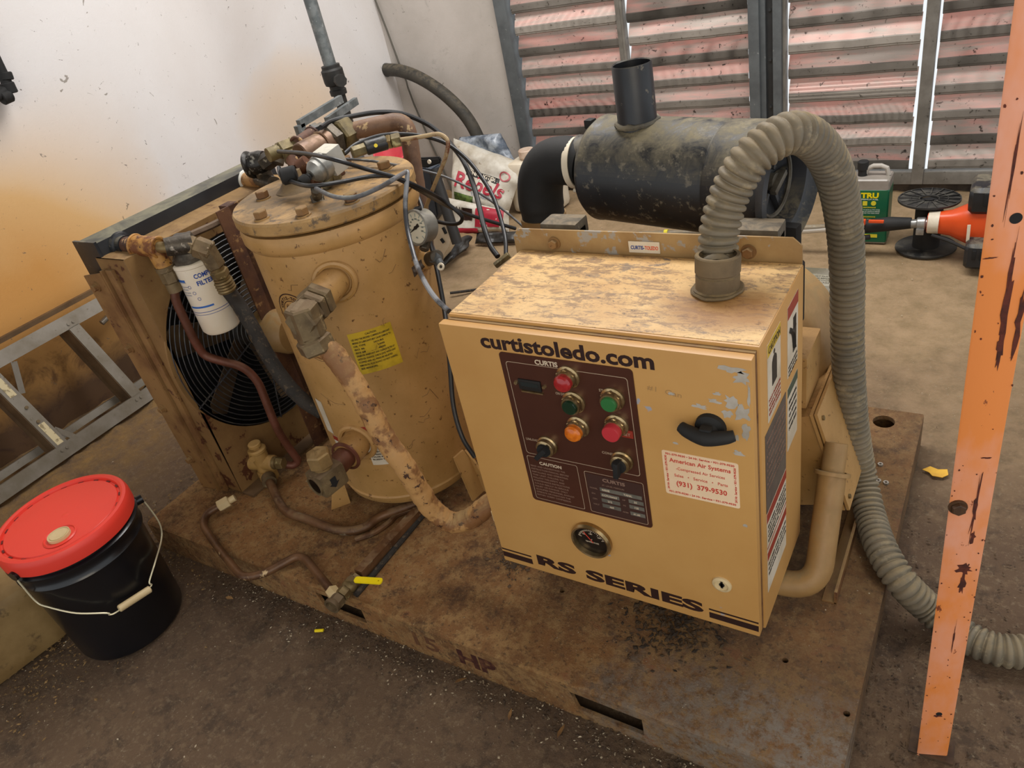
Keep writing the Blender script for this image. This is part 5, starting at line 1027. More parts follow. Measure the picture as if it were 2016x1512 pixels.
bm = BM(); torus(bm, (-.629, FCY - .012, FCZ + .103), (0, 0, 1), .040, .006, 40, 8); noisy(bm, .003, 70); fobj('stack_weld', bm, mat('dust_weld', '#6e6654', '#4b473e', 20, rough=.8, bump=.4), af)
bm = BM(); box(bm, (-.757, FCY - .02, FCZ + .088), (-.738, FCY + .0, FCZ + .106), .003); fobj('clip', bm, BLACKM, af)
bm = BM(); cyl(bm, (-.80, FCY, .90), (-.75, FCY, .90), .051); fobj('outlet', bm, BLACKP, af)
bm = BM(); box(bm, (-.335, 1.385, .60), (-.305, 1.41, .80), .004); cyl(bm, (-.32, 1.4, .60), (-.32, 1.4, .72), .024); fobj('drain_leg', bm, BLACKM, af)
# rubber elbow
el = thing('rubber_elbow', 'matte black rubber elbow clamped to the left end of the air filter', 'duct', (-0.9122,1.4400,0.7637))
pts = [V(p) for p in ((-0.7829,1.4400,0.8934), (-0.8241,1.4400,0.9009), (-0.8642,1.4400,0.8924), (-0.8911,1.4400,0.8622), (-0.9023,1.4400,0.8200), (-0.9040,1.4400,0.7703))]
P_ = spline(pts, 8); bm = BM(); tube(bm, P_, lambda i, m__: .0525 if 3 < i < m__ - 4 else .0505, 32); obj('elbow', bm, BLACKM, el)
bm = BM(); p = V((-0.7974,1.4400,0.8959)); d_ = (V((-0.7829,1.4400,0.8934)) - p).normalized(); lathe(bm, [(.052, -.007), (.0545, -.007), (.0545, .007), (.052, .007), (.052, -.007)], p, (1, 0, .02), 40); cyl(bm, p + V((-.004, -.02, -.055)), p + V((.016, -.02, -.055)), .005, n=10); obj('hose_clamp', bm, IVORY, el)
bm = BM(); p = V((-0.9044,1.4400,0.7614)); lathe(bm, [(.047, .012), (.054, .012), (.054, -.012), (.047, -.012), (.047, .012)], p, (0, 0, 1), 40); cyl(bm, p - V((0, 0, .045)), p, .047); box(bm, p + V((.04, -.045, -.002)), p + V((.062, -.025, .010)), .003); obj('tan_collar', bm, PIPES, el)
# dusty arms behind the cabinet
for (l_, r_, lab) in ((-.762, -.682, 'dusty grey square arm end behind the left half of the cabinet flange'), (-.384, -.305, 'dusty grey square arm end behind the cabinet flange right of the hose')):
    bm = BM(); vs = box(bm, (l_, 1.20, .10), (r_, 1.235, .850), .004); box(bm, (l_, 1.192, .825), (r_, 1.245, .862), .007)
    one('support_arm', bm, CONCB, ((l_ + r_) / 2, 1.21, .1), lab, 'bracket', 'square arms behind the cabinet')

# ================================================================ CORRUGATED HOSE
ch = thing('corrugated_hose', 'grey-tan corrugated hose arching from the cabinet top down to the floor at right', 'hose', (-.366, 1.057, .818))
pts = [(-.366, 1.057, .845), (-0.3756,1.0926,0.8458), (-0.3753,1.1102,0.8997), (-0.3601,1.1290,0.9557), (-0.3288,1.1474,1.0049), (-0.2874,1.1927,1.0219), (-0.2598,1.2564,0.9815), (-0.2441,1.3244,0.9016), (-0.2368,1.3797,0.7951), (-0.2309,1.3998,0.6831), (-0.2271,1.4064,0.5561), (-0.2183,1.4063,0.4346), (-0.2059,1.4102,0.3146), (-0.1842,1.4059,0.1941), (-0.1525,1.3379,0.1420), (-0.1148,1.2460,0.1360), (-0.0677,1.1916,0.1120), (-0.0176,1.1907,0.0580), (0.0356,1.1703,0.0360), (0.0969,1.1517,0.0340), (0.1503,1.1634,0.0340), (0.2317,1.2120,0.0340), (0.3419,1.3179,0.0340)]
P_ = resample(spline([V(p) for p in pts], 14), .0016)
bm = BM(); tube(bm, P_, lambda i, m__: .0325 - .0056 * (.5 + .5 * math.cos(i * .0016 / .0142 * 2 * PI)) ** 2.2, 26, caps=False); obj('hose', bm, CORR, ch)
for v_ in ():
    pass
bx_, by_ = -.366, 1.057
bm = BM(); lathe(bm, [(.028, 0), (.037, 0), (.038, .003), (.0345, .005), (.0345, .026), (.0325, .028), (.0325, .030), (.0355, .032), (.0355, .058), (.034, .060), (.029, .060)], (bx_, by_, .8185), (0.02, .12, 1), 48); obj('cuff', bm, CUFF, ch)
bm = BM(); lathe(bm, [(.034, 0), (.041, .001), (.042, .003), (.040, .005), (.034, .005)], (bx_, by_, .8185), (0, 0, 1), 40); noisy(bm, .002, 60); obj('flange', bm, CUFF, ch)

# ================================================================ MOTOR BEHIND THE CABINET
mo = thing('electric_motor', 'tan electric motor and housing mostly hidden behind the cabinet right side', 'motor', (-.47, 1.5, .1))
bm = BM(); box(bm, (-.74, 1.545, .10), (-.252, 1.665, .548), .004); obj('housing', bm, TAN, mo)
bm = BM(); box(bm, (-.745, 1.535, .548), (-.247, 1.672, .556), .001); lidp = obj('top_plate', bm, mat('dusty_grey_plate', '#6f6a5c', '#57523f', 10, .4, .6, '#a39b87', 24, .6, .68, rough=.55, bump=.15), mo)
bm = BM(); q = V((-0.3350,1.5994,0.5560)); box(bm, (q.x - .05, q.y - .015, .556), (q.x + .04, q.y + .04, .5565)); lb = obj('name_plate', bm, mat('faded_label', '#8b8677', '#77725f', 30, rough=.5, bump=.05), mo)
texts([(s, (q.x - .046, q.y + .028 - .010 * i, .5568), (1, 0, 0), (0, 1, 0), .005, 'LEFT', 0, .08) for i, s in enumerate(['WARNING  HOT PARTS', 'LOCK OUT POWER BEFORE', 'SERVICING THIS UNIT', 'REPLACE ALL GUARDS'])], mat('faded_print', '#5d594c', bump=0), lb)
bm = BM(); lathe(bm, [(0, -.05), (.08, -.048), (.15, -.03), (.19, 0), (.205, .03), (.213, .06), (.213, .15), (0, .15)], (-.47, 1.395, .45), (0, 1, 0), 64); obj('end_bell', bm, PIPES, mo)
bm = BM(); box(bm, (-.60, 1.25, .10), (-.40, 1.54, .16), .004); obj('motor_base', bm, TANDK, mo)
bm = BM(); box(bm, (-.33, 1.28, .45), (-.245, 1.40, .57), .006, Matrix.Translation((-.03, 0, -.01))); obj('coupling_guard', bm, TAN, mo)
tb = thing('terminal_box', 'tan slanted terminal box bolted to the motor beside the cabinet', 'junction box', (-.27, 1.35, .3))
L0 = V((-.262, 1.26, .440)); L1 = V((-.198, 1.26, .222)); n_ = V(((L1 - L0).z * -1, 0, (L1 - L0).x)).normalized(); dY = V((0, .19, 0)); ins = -n_ * .12
bm = BM(); poly(bm, [L0, L1, L1 + dY, L0 + dY], .12, -n_); obj('box', bm, TAN, tb)
bm = BM(); dl_ = (L1 - L0).normalized(); 
for k, off in enumerate((.001, .010)): poly(bm, [L0 - dl_ * .008 + n_ * off - V((0, .008, 0)), L1 + dl_ * .008 + n_ * off - V((0, .008, 0)), L1 + dl_ * .008 + n_ * off + dY + V((0, .008, 0)), L0 - dl_ * .008 + n_ * off + dY + V((0, .008, 0))], .006, n_)
obj('box_lid', bm, TAN, tb)
for (u, v_) in ((.06, .06), (.94, .06), (.06, .94), (.94, .94)):
    c_ = L0 + (L1 - L0) * u + dY * v_ + n_ * .016; bm = BM(); cyl(bm, c_, c_ + n_ * .004, .005, n=10); obj('lid_screw', bm, BRASS, tb)
ep = thing('bent_pipe', 'smooth tan bent pipe coming from beneath the cabinet up beside the motor', 'pipe', (-.21, 1.09, .13))
pts = [(-.42, 1.08, .150), (-.206, 1.10, .150), (-.206, 1.235, .34)]
pts = [V((-.42, 1.075, .145)), V((-.208, 1.085, .145)), V((-.212, 1.225, .335))]
bm = BM(); tube(bm, fillet(pts, .06, 8), .0265, 28); obj('pipe', bm, PIPES, ep)
bm = BM(); d_ = (pts[2] - pts[1]).normalized(); lathe(bm, [(.0265, 0), (.034, .001), (.034, .008), (.0265, .009)], pts[2] - d_ * .006, d_, 28); cyl(bm, pts[2], pts[2] + d_ * .06, .022); obj('collar', bm, PIPES, ep)
bm = BM(); poly(bm, [V((-0.2143,1.2264,0.1050)), V((-0.1669,1.1119,0.1050)) , V((-0.1606,1.1143,0.1050)), V((-0.2040,1.3789,0.1050)), V((-0.2121,1.3762,0.1050))], .004, (0, 0, 1)); 
bm.free(); bm = BM(); box(bm, (-.178, 1.10, .10), (-.172, 1.42, .135), .001); box(bm, (-.20, 1.10, .10), (-.172, 1.42, .104)); one('motor_rail', bm, TANDK, (-.18, 1.2, .1), 'low rusty angle rail on the skid beside the bent pipe', 'rail')
# ================================================================ ORANGE POST
po = thing('steel_post', 'salmon-orange painted steel post with rust runs, standing in front at the right', 'post', (.026, .91, 0))
def pp(s_, z, off=0.0):
    """point on the post face; s_ across 0..1, z height"""
    l = V((.0045 - .0198 * (z / 1.231) , .900, z)); r = V((.0500 - .0145 * (z / 1.231), .915, z)); return l + (r - l) * s_ + V((.33, -.94, 0)) * off
bm = BM(); d_ = V((-.02, 1, 0)) * .03
zz = [-.02, .3, .6, .9, 1.2, 1.5, 1.9, 2.4, 2.94]; ring = lambda z: [pp(0, z), pp(.04, z, .0012), pp(.96, z, .0012), pp(1, z), pp(1, z) + d_, pp(.93, z) + d_, pp(.93, z) + d_ * .12, pp(.07, z) + d_ * .12, pp(.07, z) + d_, pp(0, z) + d_]
rows = [[bm.verts.new(p) for p in ring(z)] for z in zz]
for a, b_ in zip(rows, rows[1:]):
    for i in range(10): bm.faces.new((a[i], a[(i + 1) % 10], b_[(i + 1) % 10], b_[i]))
bm.faces.new(rows[0]); bm.faces.new(list(reversed(rows[-1]))); obj('channel', bm, SALMON, po)
random.seed(11)
def on_post(p, off=.0016):
    z = p[2]; l = pp(0, z); r = pp(1, z); s_ = (p[0] - l.x) / (r.x - l.x); return s_, z
def rustpatch(px, w_, h_, n=18, jag=.45):
    s_, z = on_post(px); c_ = pp(s_, z, .0016); ux = V((.94, .31, 0)); 
    pts = []
    for k in range(n):
        a = 2 * PI * k / n; j = 1 + random.uniform(-jag, jag); pts.append(c_ + ux * (w_ * math.cos(a) * j) + V((0, 0, h_ * math.sin(a) * j)))
    bm = BM(); poly(bm, pts, .0003, (.33, -.94, 0)); obj('rust_patch', bm, RUST, po)
rustpatch((0.0194,0.9050,0.8947), .0035, .05); rustpatch((0.0183,0.9050,0.9476), .0018, .06, 22, .6); rustpatch((0.0214,0.9050,0.8482), .0035, .022)
rustpatch((0.0254,0.9050,0.4467), .0045, .022); rustpatch((0.0252,0.9050,0.5881), .0025, .05, 22, .6); rustpatch((0.0241,0.9050,0.4761), .009, .009); rustpatch((0.0273,0.9050,0.3209), .001, .03, 20, .6)
rustpatch((0.0282,0.9050,0.5408), .003, .012); rustpatch((0.0345,0.9050,0.8842), .003, .04); rustpatch((0.0269,0.9050,0.6825), .006, .001); rustpatch((0.0247,0.9050,0.1197), .006, .003); rustpatch((-0.0025,0.9050,0.9682), .007, .0008); rustpatch((0.0044,0.9050,1.0692), .0012, .05, 22, .6)
for k in range(60):
    z = random.uniform(.02, 1.15); s_ = random.choice((random.uniform(.02, .12), random.uniform(.1, .95), random.uniform(.88, .99))); q = pp(s_, z); rustpatch((q.x, q.y, q.z), random.uniform(.0004, .0014), random.uniform(.0006, .002), 8)
for q, r_ in (((0.0146,0.9050,1.0130), .0062), ((0.0264,0.9050,0.1251), .0048)):
    s_, z = on_post(q); c_ = pp(s_, z); bm = BM(); lathe(bm, [(0, 0), (r_, 0), (r_ * 1.12, .0006), (r_ * 1.12, .001), (0, .001)][:2] + [(r_, .0005), (0, .0005)], c_ + V((.33, -.94, 0)) * .0014, (.33, -.94, 0), 20); obj('bolt_hole', bm, DARK, po)
s_, z = on_post((0.0045,0.9050,0.5969)); c_ = pp(s_, z, .001); bm = BM(); nn = V((.33, -.94, 0)); cyl(bm, c_, c_ + nn * .003, .012, n=16); hexn(bm, c_ + nn * .002, c_ + nn * .010, .0095); obj('bolt', bm, mat('oily_bolt', '#2a1c12', '#4a3018', 30, rough=.6, bump=.3), po)
bm = BM(); box(bm, (-.01, .90, -.005), (.06, .95, .004)); noisy(bm, .004, 60); obj('foot_plate', bm, mat('oily_plate', '#3a2a1e', '#54402c', 20, rough=.8, bump=.3), po)

# ================================================================ BUCKET
bx, by = -1.818, .505
bk = thing('bucket', 'black plastic bucket with bright red lid, cream spout cap and wire handle', 'bucket', (bx, by, 0))
BA = (-.02, -.01, 1)
bm = BM(); lathe(bm, [(0, .002), (.125, .002), (.132, .006), (.1345, .014), (.1440, .272), (.1445, .279), (.151, .281), (.152, .287), (.1475, .293), (.146, .312), (.147, .317), (.156, .319), (.157, .326), (.149, .331), (.149, .365), (0, .365)], (bx, by, 0), (0, 0, 1), 72); obj('body', bm, BUCKET, bk)
LR = .157
bm = BM(); lathe(bm, [(.151, .338), (LR, .340), (LR + .001, .365), (LR - .001, .375), (LR - .004, .3805), (LR - .011, .3825), (LR - .017, .380), (LR - .019, .3735), (LR - .023, .3735), (LR - .026, .377), (.09, .3785), (0, .3785)], (bx, by, 0), (0, 0, 1), 96); lid = obj('lid', bm, REDP, bk)
bm = BM()
for k in range(40):
    if k % 2: continue
    a = 2 * PI * k / 40; a2 = a + .10
    P4 = [(bx + r_ * math.cos(t), by + r_ * math.sin(t), .3747) for r_, t in ((LR - .0235, a), (LR - .0195, a), (LR - .0195, a2), (LR - .0235, a2))]; poly(bm, P4, .0006, (0, 0, 1))
o_ = obj('groove', bm, mat('dark_red_groove', '#5e0f0c', rough=.5, bump=0), lid); o_['kind'] = 'stuff'
sc_ = V((-1.7473,0.4595,0.3800)); bm = BM(); lathe(bm, [(.024, .0005), (.033, .0005), (.035, .003), (.038, .0005)], (sc_.x, sc_.y, .3783), (0, 0, 1), 40); obj('spout_ring', bm, REDP, lid)
bm = BM(); lathe(bm, [(0, .0075), (.0195, .0075), (.020, .0055), (.0225, .0055), (.0235, .0075), (.025, .0075), (.0255, .0), (0, 0)], (sc_.x, sc_.y, .3785), (0, 0, 1), 40); obj('spout_cap', bm, CREAM, bk)
bm = BM(); s2_ = V((-1.8111,0.5125,0.3800)); lathe(bm, [(0, .0008), (.007, .0008), (.010, .0)], (s2_.x, s2_.y, .3783), (0, 0, 1), 20); obj('lid_dimple', bm, REDP, lid)
hp_ = [(-1.7594, 0.6610, 0.3158), (-1.7572, 0.6656, 0.2896), (-1.7560, 0.6680, 0.2246), (-1.7540, 0.6516, 0.1851), (-1.6779, 0.5822, 0.1970), (-1.6617, 0.5393, 0.1743), (-1.6604, 0.5328, 0.1613)]
hq_ = [(-1.6680, 0.4493, 0.1652), (-1.6763, 0.4306, 0.1680), (-1.6779, 0.4277, 0.1761), (-1.7119, 0.3852, 0.2094), (-1.7558, 0.3576, 0.2430), (-1.7781, 0.3501, 0.2596), (-1.7841, 0.3486, 0.3108), (-1.7849, 0.3485, 0.3463)]
bm = BM(); tube(bm, spline([V(p) for p in hp_] + [V(p) for p in hq_], 6), .0021, 8); hw = obj('wire_handle', bm, WIRE, bk)
bm = BM(); g0_ = V((-1.6571, 0.5308, 0.1593)); g1_ = V((-1.6645, 0.4502, 0.1712)); cyl(bm, g0_, g1_, .0092, n=20, bev=.002); obj('grip', bm, CREAM, hw)
for q in (hp_[0], hq_[-1]):
    bm = BM(); d_ = (V(q) - V((bx, by, q[2]))); d_.z = 0; d_.normalize(); cyl(bm, V(q) - d_ * .02, V(q) + d_ * .004, .012, n=20); obj('handle_lug', bm, BUCKET, bk)

# ================================================================ TAN JUG AT THE LEFT EDGE
tj = thing('tan_jug', 'dirty tan plastic jug with black cap cut off by the left edge behind bucket', 'jug', (-2.10, .30, 0))
mj = Matrix.Translation((-2.088, .318, 0)) @ Matrix.Rotation(D_(-8), 4, 'Z')
bm = BM(); box(bm, (-.13, -.13, .002), (.13, .11, .215), .045, mj, 4); noisy(bm, .004, 9); obj('body', bm, JUGT, tj)
bm = BM(); tube(bm, spline([mj @ V(p) for p in ((.10, -.135, .14), (.05, -.150, .10), (-.02, -.155, .085), (-.08, -.150, .10))], 6), .014, 12); obj('recess', bm, DARK, tj)
bm = BM(); tube(bm, spline([mj @ V(p) for p in ((.06, .02, .225), (.10, .0, .235), (.135, -.02, .21), (.137, -.02, .185))], 6), .012, 12); cyl(bm, mj @ V((0, 0, .2)), mj @ V((0, 0, .245)), .045); obj('cap_strap', bm, BLACKM, tj)

# ================================================================ LADDER LYING ON ITS SIDE
ld = thing('stepladder', 'aluminium stepladder lying on its side against the orange-brown left wall', 'ladder', (-2.82, 1.1, 0))
XL, ZL, XU, ZU = -2.80, .035, -2.93, .40
up_ = V((XU - XL, 0, ZU - ZL)).normalized(); nrm_ = V((up_.z, 0, -up_.x))
def rail(x, z, y0, y1, hgt, name='rail'):
    bm = BM(); c_ = V((x, 0, z))
    for off, th in ((0, .0025),):
        poly(bm, [c_ + V((0, y0, 0)) - up_ * hgt / 2, c_ + V((0, y1, 0)) - up_ * hgt / 2, c_ + V((0, y1, 0)) + up_ * hgt / 2, c_ + V((0, y0, 0)) + up_ * hgt / 2], .003, nrm_)
    for s_ in (-1, 1):
        e_ = c_ + up_ * (hgt / 2) * s_; poly(bm, [e_ + V((0, y0, 0)), e_ + V((0, y1, 0)), e_ + V((0, y1, 0)) - nrm_ * .024, e_ + V((0, y0, 0)) - nrm_ * .024], .003, -up_ * s_)
    return obj(name, bm, ALU, ld)
rail(XL, ZL, -.2, 2.2, .052); rail(XU, ZU, -.2, 2.2, .052)
rail(XL - .10, ZL + .01, .1, 2.1, .028, 'rear_rail'); 
bm = BM(); tube(bm, [(XU - .04, -.2, ZU + .045), (XU - .04, 2.2, ZU + .045)], .012, 4); obj('rear_rail', bm, ALUD, ld)
def P_l(f_, y, off=0): return V((XL, y, ZL)) + (V((XU, y, ZU)) - V((XL, y, ZL))) * f_ + nrm_ * off
for y_, lab in ((1.235, 0), (.905, 1), (.575, 0)):
    bm = BM(); w_ = .030 if lab == 0 else .034
    a, b_ = P_l(.06, y_ + .012), P_l(.94, y_ - .018); dY = V((0, w_ / 2 + .006, 0)); poly(bm, [a - dY, a + dY, b_ + dY, b_ - dY], .003, nrm_)
    st_ = obj('tread', bm, ALU, ld)
    bm = BM(); poly(bm, [a - dY, b_ - dY, b_ - dY - nrm_ * .08, a - dY - nrm_ * .08], .003, (0, -1, 0)); poly(bm, [a - dY - nrm_ * .08, b_ - dY - nrm_ * .08, b_ - dY * 1.6 - nrm_ * .08, a - dY * 1.6 - nrm_ * .08], .003, nrm_); obj('tread_side', bm, ALUD, st_)
    if lab:
        for f0, f1 in ((.66, .93), (.08, .33)):
            bm = BM(); p0, p1 = P_l(f0, y_ + .012 - .03 * (f0 - .06) / .88, .0035), P_l(f1, y_ + .012 - .03 * (f1 - .06) / .88, .0035); dd_ = V((0, .012, 0)); poly(bm, [p0 - dd_, p0 + dd_, p1 + dd_, p1 - dd_], .0006, nrm_); obj('worn_decal', bm, mat('worn_cream_decal', '#c7b892', '#8e7f5f', 40, .55, .6, rough=.5, bump=.05), ld)
        for f0 in (.36, .52):
            bm = BM(); p0 = P_l(f0, y_, .003); cyl(bm, p0, p0 + nrm_ * .005, .006, n=12); obj('rivet', bm, STEELF, ld)
    for f0, y2 in ((.0, y_ + .02), (.0, y_), (1, y_ - .01), (1, y_ - .03)):
        bm = BM(); p0 = P_l(f0, y2, .003) + up_ * (.008 if f0 == 0 else -.008); cyl(bm, p0, p0 + nrm_ * .004, .0055, n=12); obj('rivet', bm, ALU, ld)
for a, b_ in ((V((-2.9050,0.9662,0.3778)), V((-2.8850,0.9256,0.2693))), (V((-2.8400,0.9341,0.1111)), V((-2.8120,0.9950,0.0158)))):
    bm = BM(); t_ = (b_ - a).normalized(); s_ = t_.cross(nrm_) * .010; poly(bm, [a - s_, a + s_, b_ + s_, b_ - s_], .003, nrm_); obj('brace', bm, ALU, ld)
for q0_, q1_ in (((-2.9700,1.3383,0.3171), (-2.9700,1.4056,0.3354)),):
    bm = BM(); cyl(bm, q0_, q1_, .011, n=12); obj('spreader', bm, ALU, ld)
bm = BM(); cyl(bm, (-2.9000,1.2728,-0.0215), (-2.9000,1.3993,0.0216), .020, n=12); obj('black_foot', bm, BLACKM, ld)

# ================================================================ PIPES ON THE WALLS
gp = thing('galvanized_pipe', 'vertical galvanized pipe with dark union valve in front of the white wall', 'pipe', (-2.5, 2.5, 0))
bm = BM(); cyl(bm, (-2.5, 2.52, 0), (-2.5, 2.52, .70), .027); cyl(bm, (-2.5, 2.52, .86), (-2.5, 2.52, 2.94), .027); obj('pipe', bm, GALV, gp)
zt = (-2.4997,2.5200,0.9606)[2]; zb = (-2.4954,2.5200,0.8469)[2]
bm = BM(); lathe(bm, [(.027, -.01), (.036, -.008), (.037, .012), (.032, .016), (.031, .03), (.044, .036), (.047, .05), (.047, (zt - zb) - .02), (.040, (zt - zb) - .012), (.040, (zt - zb)), (.027, (zt - zb) + .002)], (-2.5, 2.52, zb), (0, 0, 1), 36); cyl(bm, (-2.5, 2.52, .6), (-2.5, 2.52, .9), .026)
vb_ = obj('valve_body', bm, IRON, gp)
bm = BM(); zc = (zt + zb) / 2 + .0; cyl(bm, (-2.5, 2.52, zc), (-2.43, 2.48, zc), .018); cyl(bm, (-2.44, 2.485, zc), (-2.415, 2.47, zc), .026, n=8); obj('valve_cap', bm, IRON, gp)
bh = thing('black_wall_pipe', 'black iron pipe elbow on the left wall at the top left corner', 'pipe', (-2.9800,1.4850,1.2910))
bm = BM(); tube(bm, fillet([V((-2.9800,1.4734,1.4533)), V((-2.9800,1.4613,1.1928)), V((-2.9800,1.4029,1.1751)), V((-2.9800,1.3041,1.1652))], .03, 6), .018, 16); obj('pipe', bm, BLACKM, bh)
for q0_, q1_, r_ in (((-2.9800,1.4708,1.2412), (-2.9800,1.4668,1.2152), .023), ((-2.9800,1.4593,1.2088), (-2.9800,1.4575,1.1733), .024), ((-2.9800,1.4525,1.1712), (-2.9800,1.4169,1.1677), .024)):
    bm = BM(); cyl(bm, q0_, q1_, r_, n=24, bev=.003); obj('collar', bm, BLACKM, bh)
wh = thing('wall_hose', 'thick dusty black hose curving down from a grey fitting on the back wall', 'hose', (-3.0403,3.5000,0.7280))
pts = [V(p) for p in ((-3.0490,3.4900,0.7340), (-2.9174,3.4600,0.7235), (-2.7893,3.4400,0.6844), (-2.6570,3.4200,0.6141), (-2.5634,3.4200,0.5255), (-2.5030,3.4200,0.4383), (-2.4685,3.4200,0.3403), (-2.4536,3.4200,0.2410), (-2.4489,3.4200,0.1250))]
bm = BM(); tube(bm, spline(pts, 8), .034, 20); obj('hose', bm, mat('dusty_dark_hose', '#3d3931', '#2c2a25', 12, rough=.7, bump=.2, dust='#635a4a'), wh)
bm = BM(); a, b_ = V((-3.1745,3.5200,0.7415)), V((-3.0426,3.4900,0.7307)); cyl(bm, a, b_, .037); torus(bm, a, b_ - a, .034, .008, 28, 8); torus(bm, (a + b_) / 2, b_ - a, .036, .004, 28, 6); obj('fitting', bm, GALV, wh)
bm = BM(); pts = [V(p) for p in ((-3.0422,3.5350,1.0944), (-3.0063,3.5350,0.9261), (-2.9802,3.5350,0.7418), (-2.9630,3.5350,0.6521), (-2.9634,3.5350,0.6185), (-2.9505,3.5350,0.5239), (-2.8958,3.5350,0.2857), (-2.8435,3.5350,0.0841), (-2.8139,3.5350,-0.0761))]
pts = [p if p.x > -3.04 else V((-3.035, p.y, p.z)) for p in pts]
tube(bm, pts, .005, 6); one('wall_cable', bm, mat('grey_cable', '#5a564e', rough=.7, bump=.1), (pts[0].x, 3.53, pts[0].z), 'thin grey cable running slanted down the back wall beside the curved hose', 'cable')
# grey angle bars behind the manifold
for q0_, q1_, lab in (((-2.2500,2.0108,0.8578), (-2.2500,2.2606,0.8775), 'flat grey bar end rising behind the brass fittings, nearer the cooler'), ((-2.3000,2.1988,0.8123), (-2.3000,2.3916,0.8344), 'flat grey bar end sticking out behind the galvanized pipe')):
    a, b_ = V(q0_), V(q1_); bm = BM(); t_ = (b_ - a).normalized(); s_ = V((0, .0, 1)); poly(bm, [a - s_ * .012, b_ - s_ * .012, b_ + s_ * .016, a + s_ * .016], .02, (1, 0, 0)); 
    poly(bm, [V((a.x, a.y - .02, 0)), V((a.x, a.y + .02, 0)), V((a.x, a.y + .02, a.z)), V((a.x, a.y - .02, a.z))], .02, (1, 0, 0)); one('bar_rack', bm, GALV, (a.x, a.y, 0), lab, 'metal bar', 'bar ends behind the fittings')

# ================================================================ BACKGROUND CLUTTER
def sheet(corner, nu, nv, amp, sc_, m, name, parent, seed=0, th=.06, bulge=.05):
    """bag-like closed pillow spanned by four corner points (bl, br, tr, tl)"""
    bl, br, tr, tl = [V(c_) for c_ in corner]; n_ = (br - bl).cross(tl - bl).normalized()
    bm = BM(); G_ = []
    for side in (1, -1):
        g_ = []
        for j in range(nv + 1):
            row = []
            for i in range(nu + 1):
                u, v_ = i / nu, j / nv; p = (bl * (1 - u) + br * u) * (1 - v_) + (tl * (1 - u) + tr * u) * v_
                e_ = min(1, 4 * math.sqrt(max(0, u * (1 - u) * v_ * (1 - v_))) * 1.6)
                no = mnoise.fractal(p * sc_ + V((seed, 0, 0)), .8, 2.0, 4) * amp
                row.append(bm.verts.new(p + n_ * (side * (bulge * e_) + no * (1 if side > 0 else .5)) + (br - bl).normalized() * no * .4))
            g_.append(row)
        G_.append(g_)
    for s_, g_ in enumerate(G_):
        for j in range(nv):
            for i in range(nu): bm.faces.new((g_[j][i], g_[j][i + 1], g_[j + 1][i + 1], g_[j + 1][i]))
    f0, f1 = G_
    per = [(0, i) for i in range(nu + 1)] + [(j, nu) for j in range(1, nv + 1)] + [(nv, i) for i in range(nu - 1, -1, -1)] + [(j, 0) for j in range(nv - 1, 0, -1)]
    for k in range(len(per)):
        a, b_ = per[k], per[(k + 1) % len(per)]
        try: bm.faces.new((f0[a[0]][a[1]], f0[b_[0]][b_[1]], f1[b_[0]][b_[1]], f1[a[0]][a[1]]))
        except ValueError: pass
    def at(u, v_, off=.001):
        p = (bl * (1 - u) + br * u) * (1 - v_) + (tl * (1 - u) + tr * u) * v_; e_ = min(1, 4 * math.sqrt(max(0, u * (1 - u) * v_ * (1 - v_))) * 1.6)
        no = mnoise.fractal(p * sc_ + V((seed, 0, 0)), .8, 2.0, 4) * amp; return p + n_ * (bulge * e_ + no + off) + (br - bl).normalized() * no * .4
    return obj(name, bm, m, parent, sharp=1.2), at
def bagprint(s, u, v_, h, wd, m, parent, at, W_, H_, bold=.04, shear=0, slope=0):
    cu = bpy.data.curves.new('t', 'FONT'); cu.body = s; cu.size = h / .73; cu.offset = bold * h; cu.resolution_u = 3; cu.shear = shear; me = curve_mesh(cu)
    a = min(q.co.x for q in me.vertices); b_ = max(q.co.x for q in me.vertices); me.transform(Matrix.Diagonal((wd / (b_ - a), 1, 1, 1)))
    for q in me.vertices: q.co = at(u + q.co.x / W_, v_ + (q.co.y - slope * q.co.x) / H_, .005)
    return obj('lettering', me, m, parent)
def bagpatch(pts, m, parent, at, off=.003, name='print', n=6):
    bm = BM(); (u0, v0), (u1, v1) = pts; rows = [[bm.verts.new(at(u0 + (u1 - u0) * i / n, v0 + (v1 - v0) * j / n, off)) for i in range(n + 1)] for j in range(n + 1)]
    for j in range(n):
        for i in range(n): bm.faces.new((rows[j][i], rows[j][i + 1], rows[j + 1][i + 1], rows[j + 1][i]))
    return obj(name, bm, m, parent)
sb = thing('seed_bag', 'crumpled white woven grass seed bag with red lettering leaning by the back wall', 'bag', (-2.3362,3.0837,0.0000))
cs = [(-2.5177,3.1200,0.0968), (-2.1822,3.1200,0.0224), (-2.1178,3.2800,0.2516), (-2.5446,3.3000,0.3910)]
W_ = (V(cs[1]) - V(cs[0])).length * 1.15; H_ = (V(cs[3]) - V(cs[0])).length
bag, at = sheet(cs, 26, 22, .028, 7, BAGW, 'bag', sb, 1.0)
bagpatch([(.29, .50), (.80, .60)], BLACKPR, sb, at); bagprint('PENNINGTON', .31, .525, .024, W_ * .47, IVORY, sb, at, W_, H_)
for nm, o_ in (): pass
bagprint('Rebels', .10, .27, .090, W_ * .80, CRIMSON, sb, at, W_, H_, bold=.03, shear=.25)
bagprint('TALL FESCUE', .40, .20, .018, W_ * .4, GREYPR, sb, at, W_, H_); bagpatch([(.10, .05), (.45, .18)], GRASSG, sb, at, name='grass_picture'); bagpatch([(.10, .0), (.75, .055)], BLACKPR, sb, at)
bm = BM(); n = 24; A = [[bm.verts.new(at(.86 + r_ * math.cos(2 * PI * k / n) / W_, .66 + r_ * math.sin(2 * PI * k / n) / H_, .004)) for k in range(n)] for r_ in (.022, .030)]
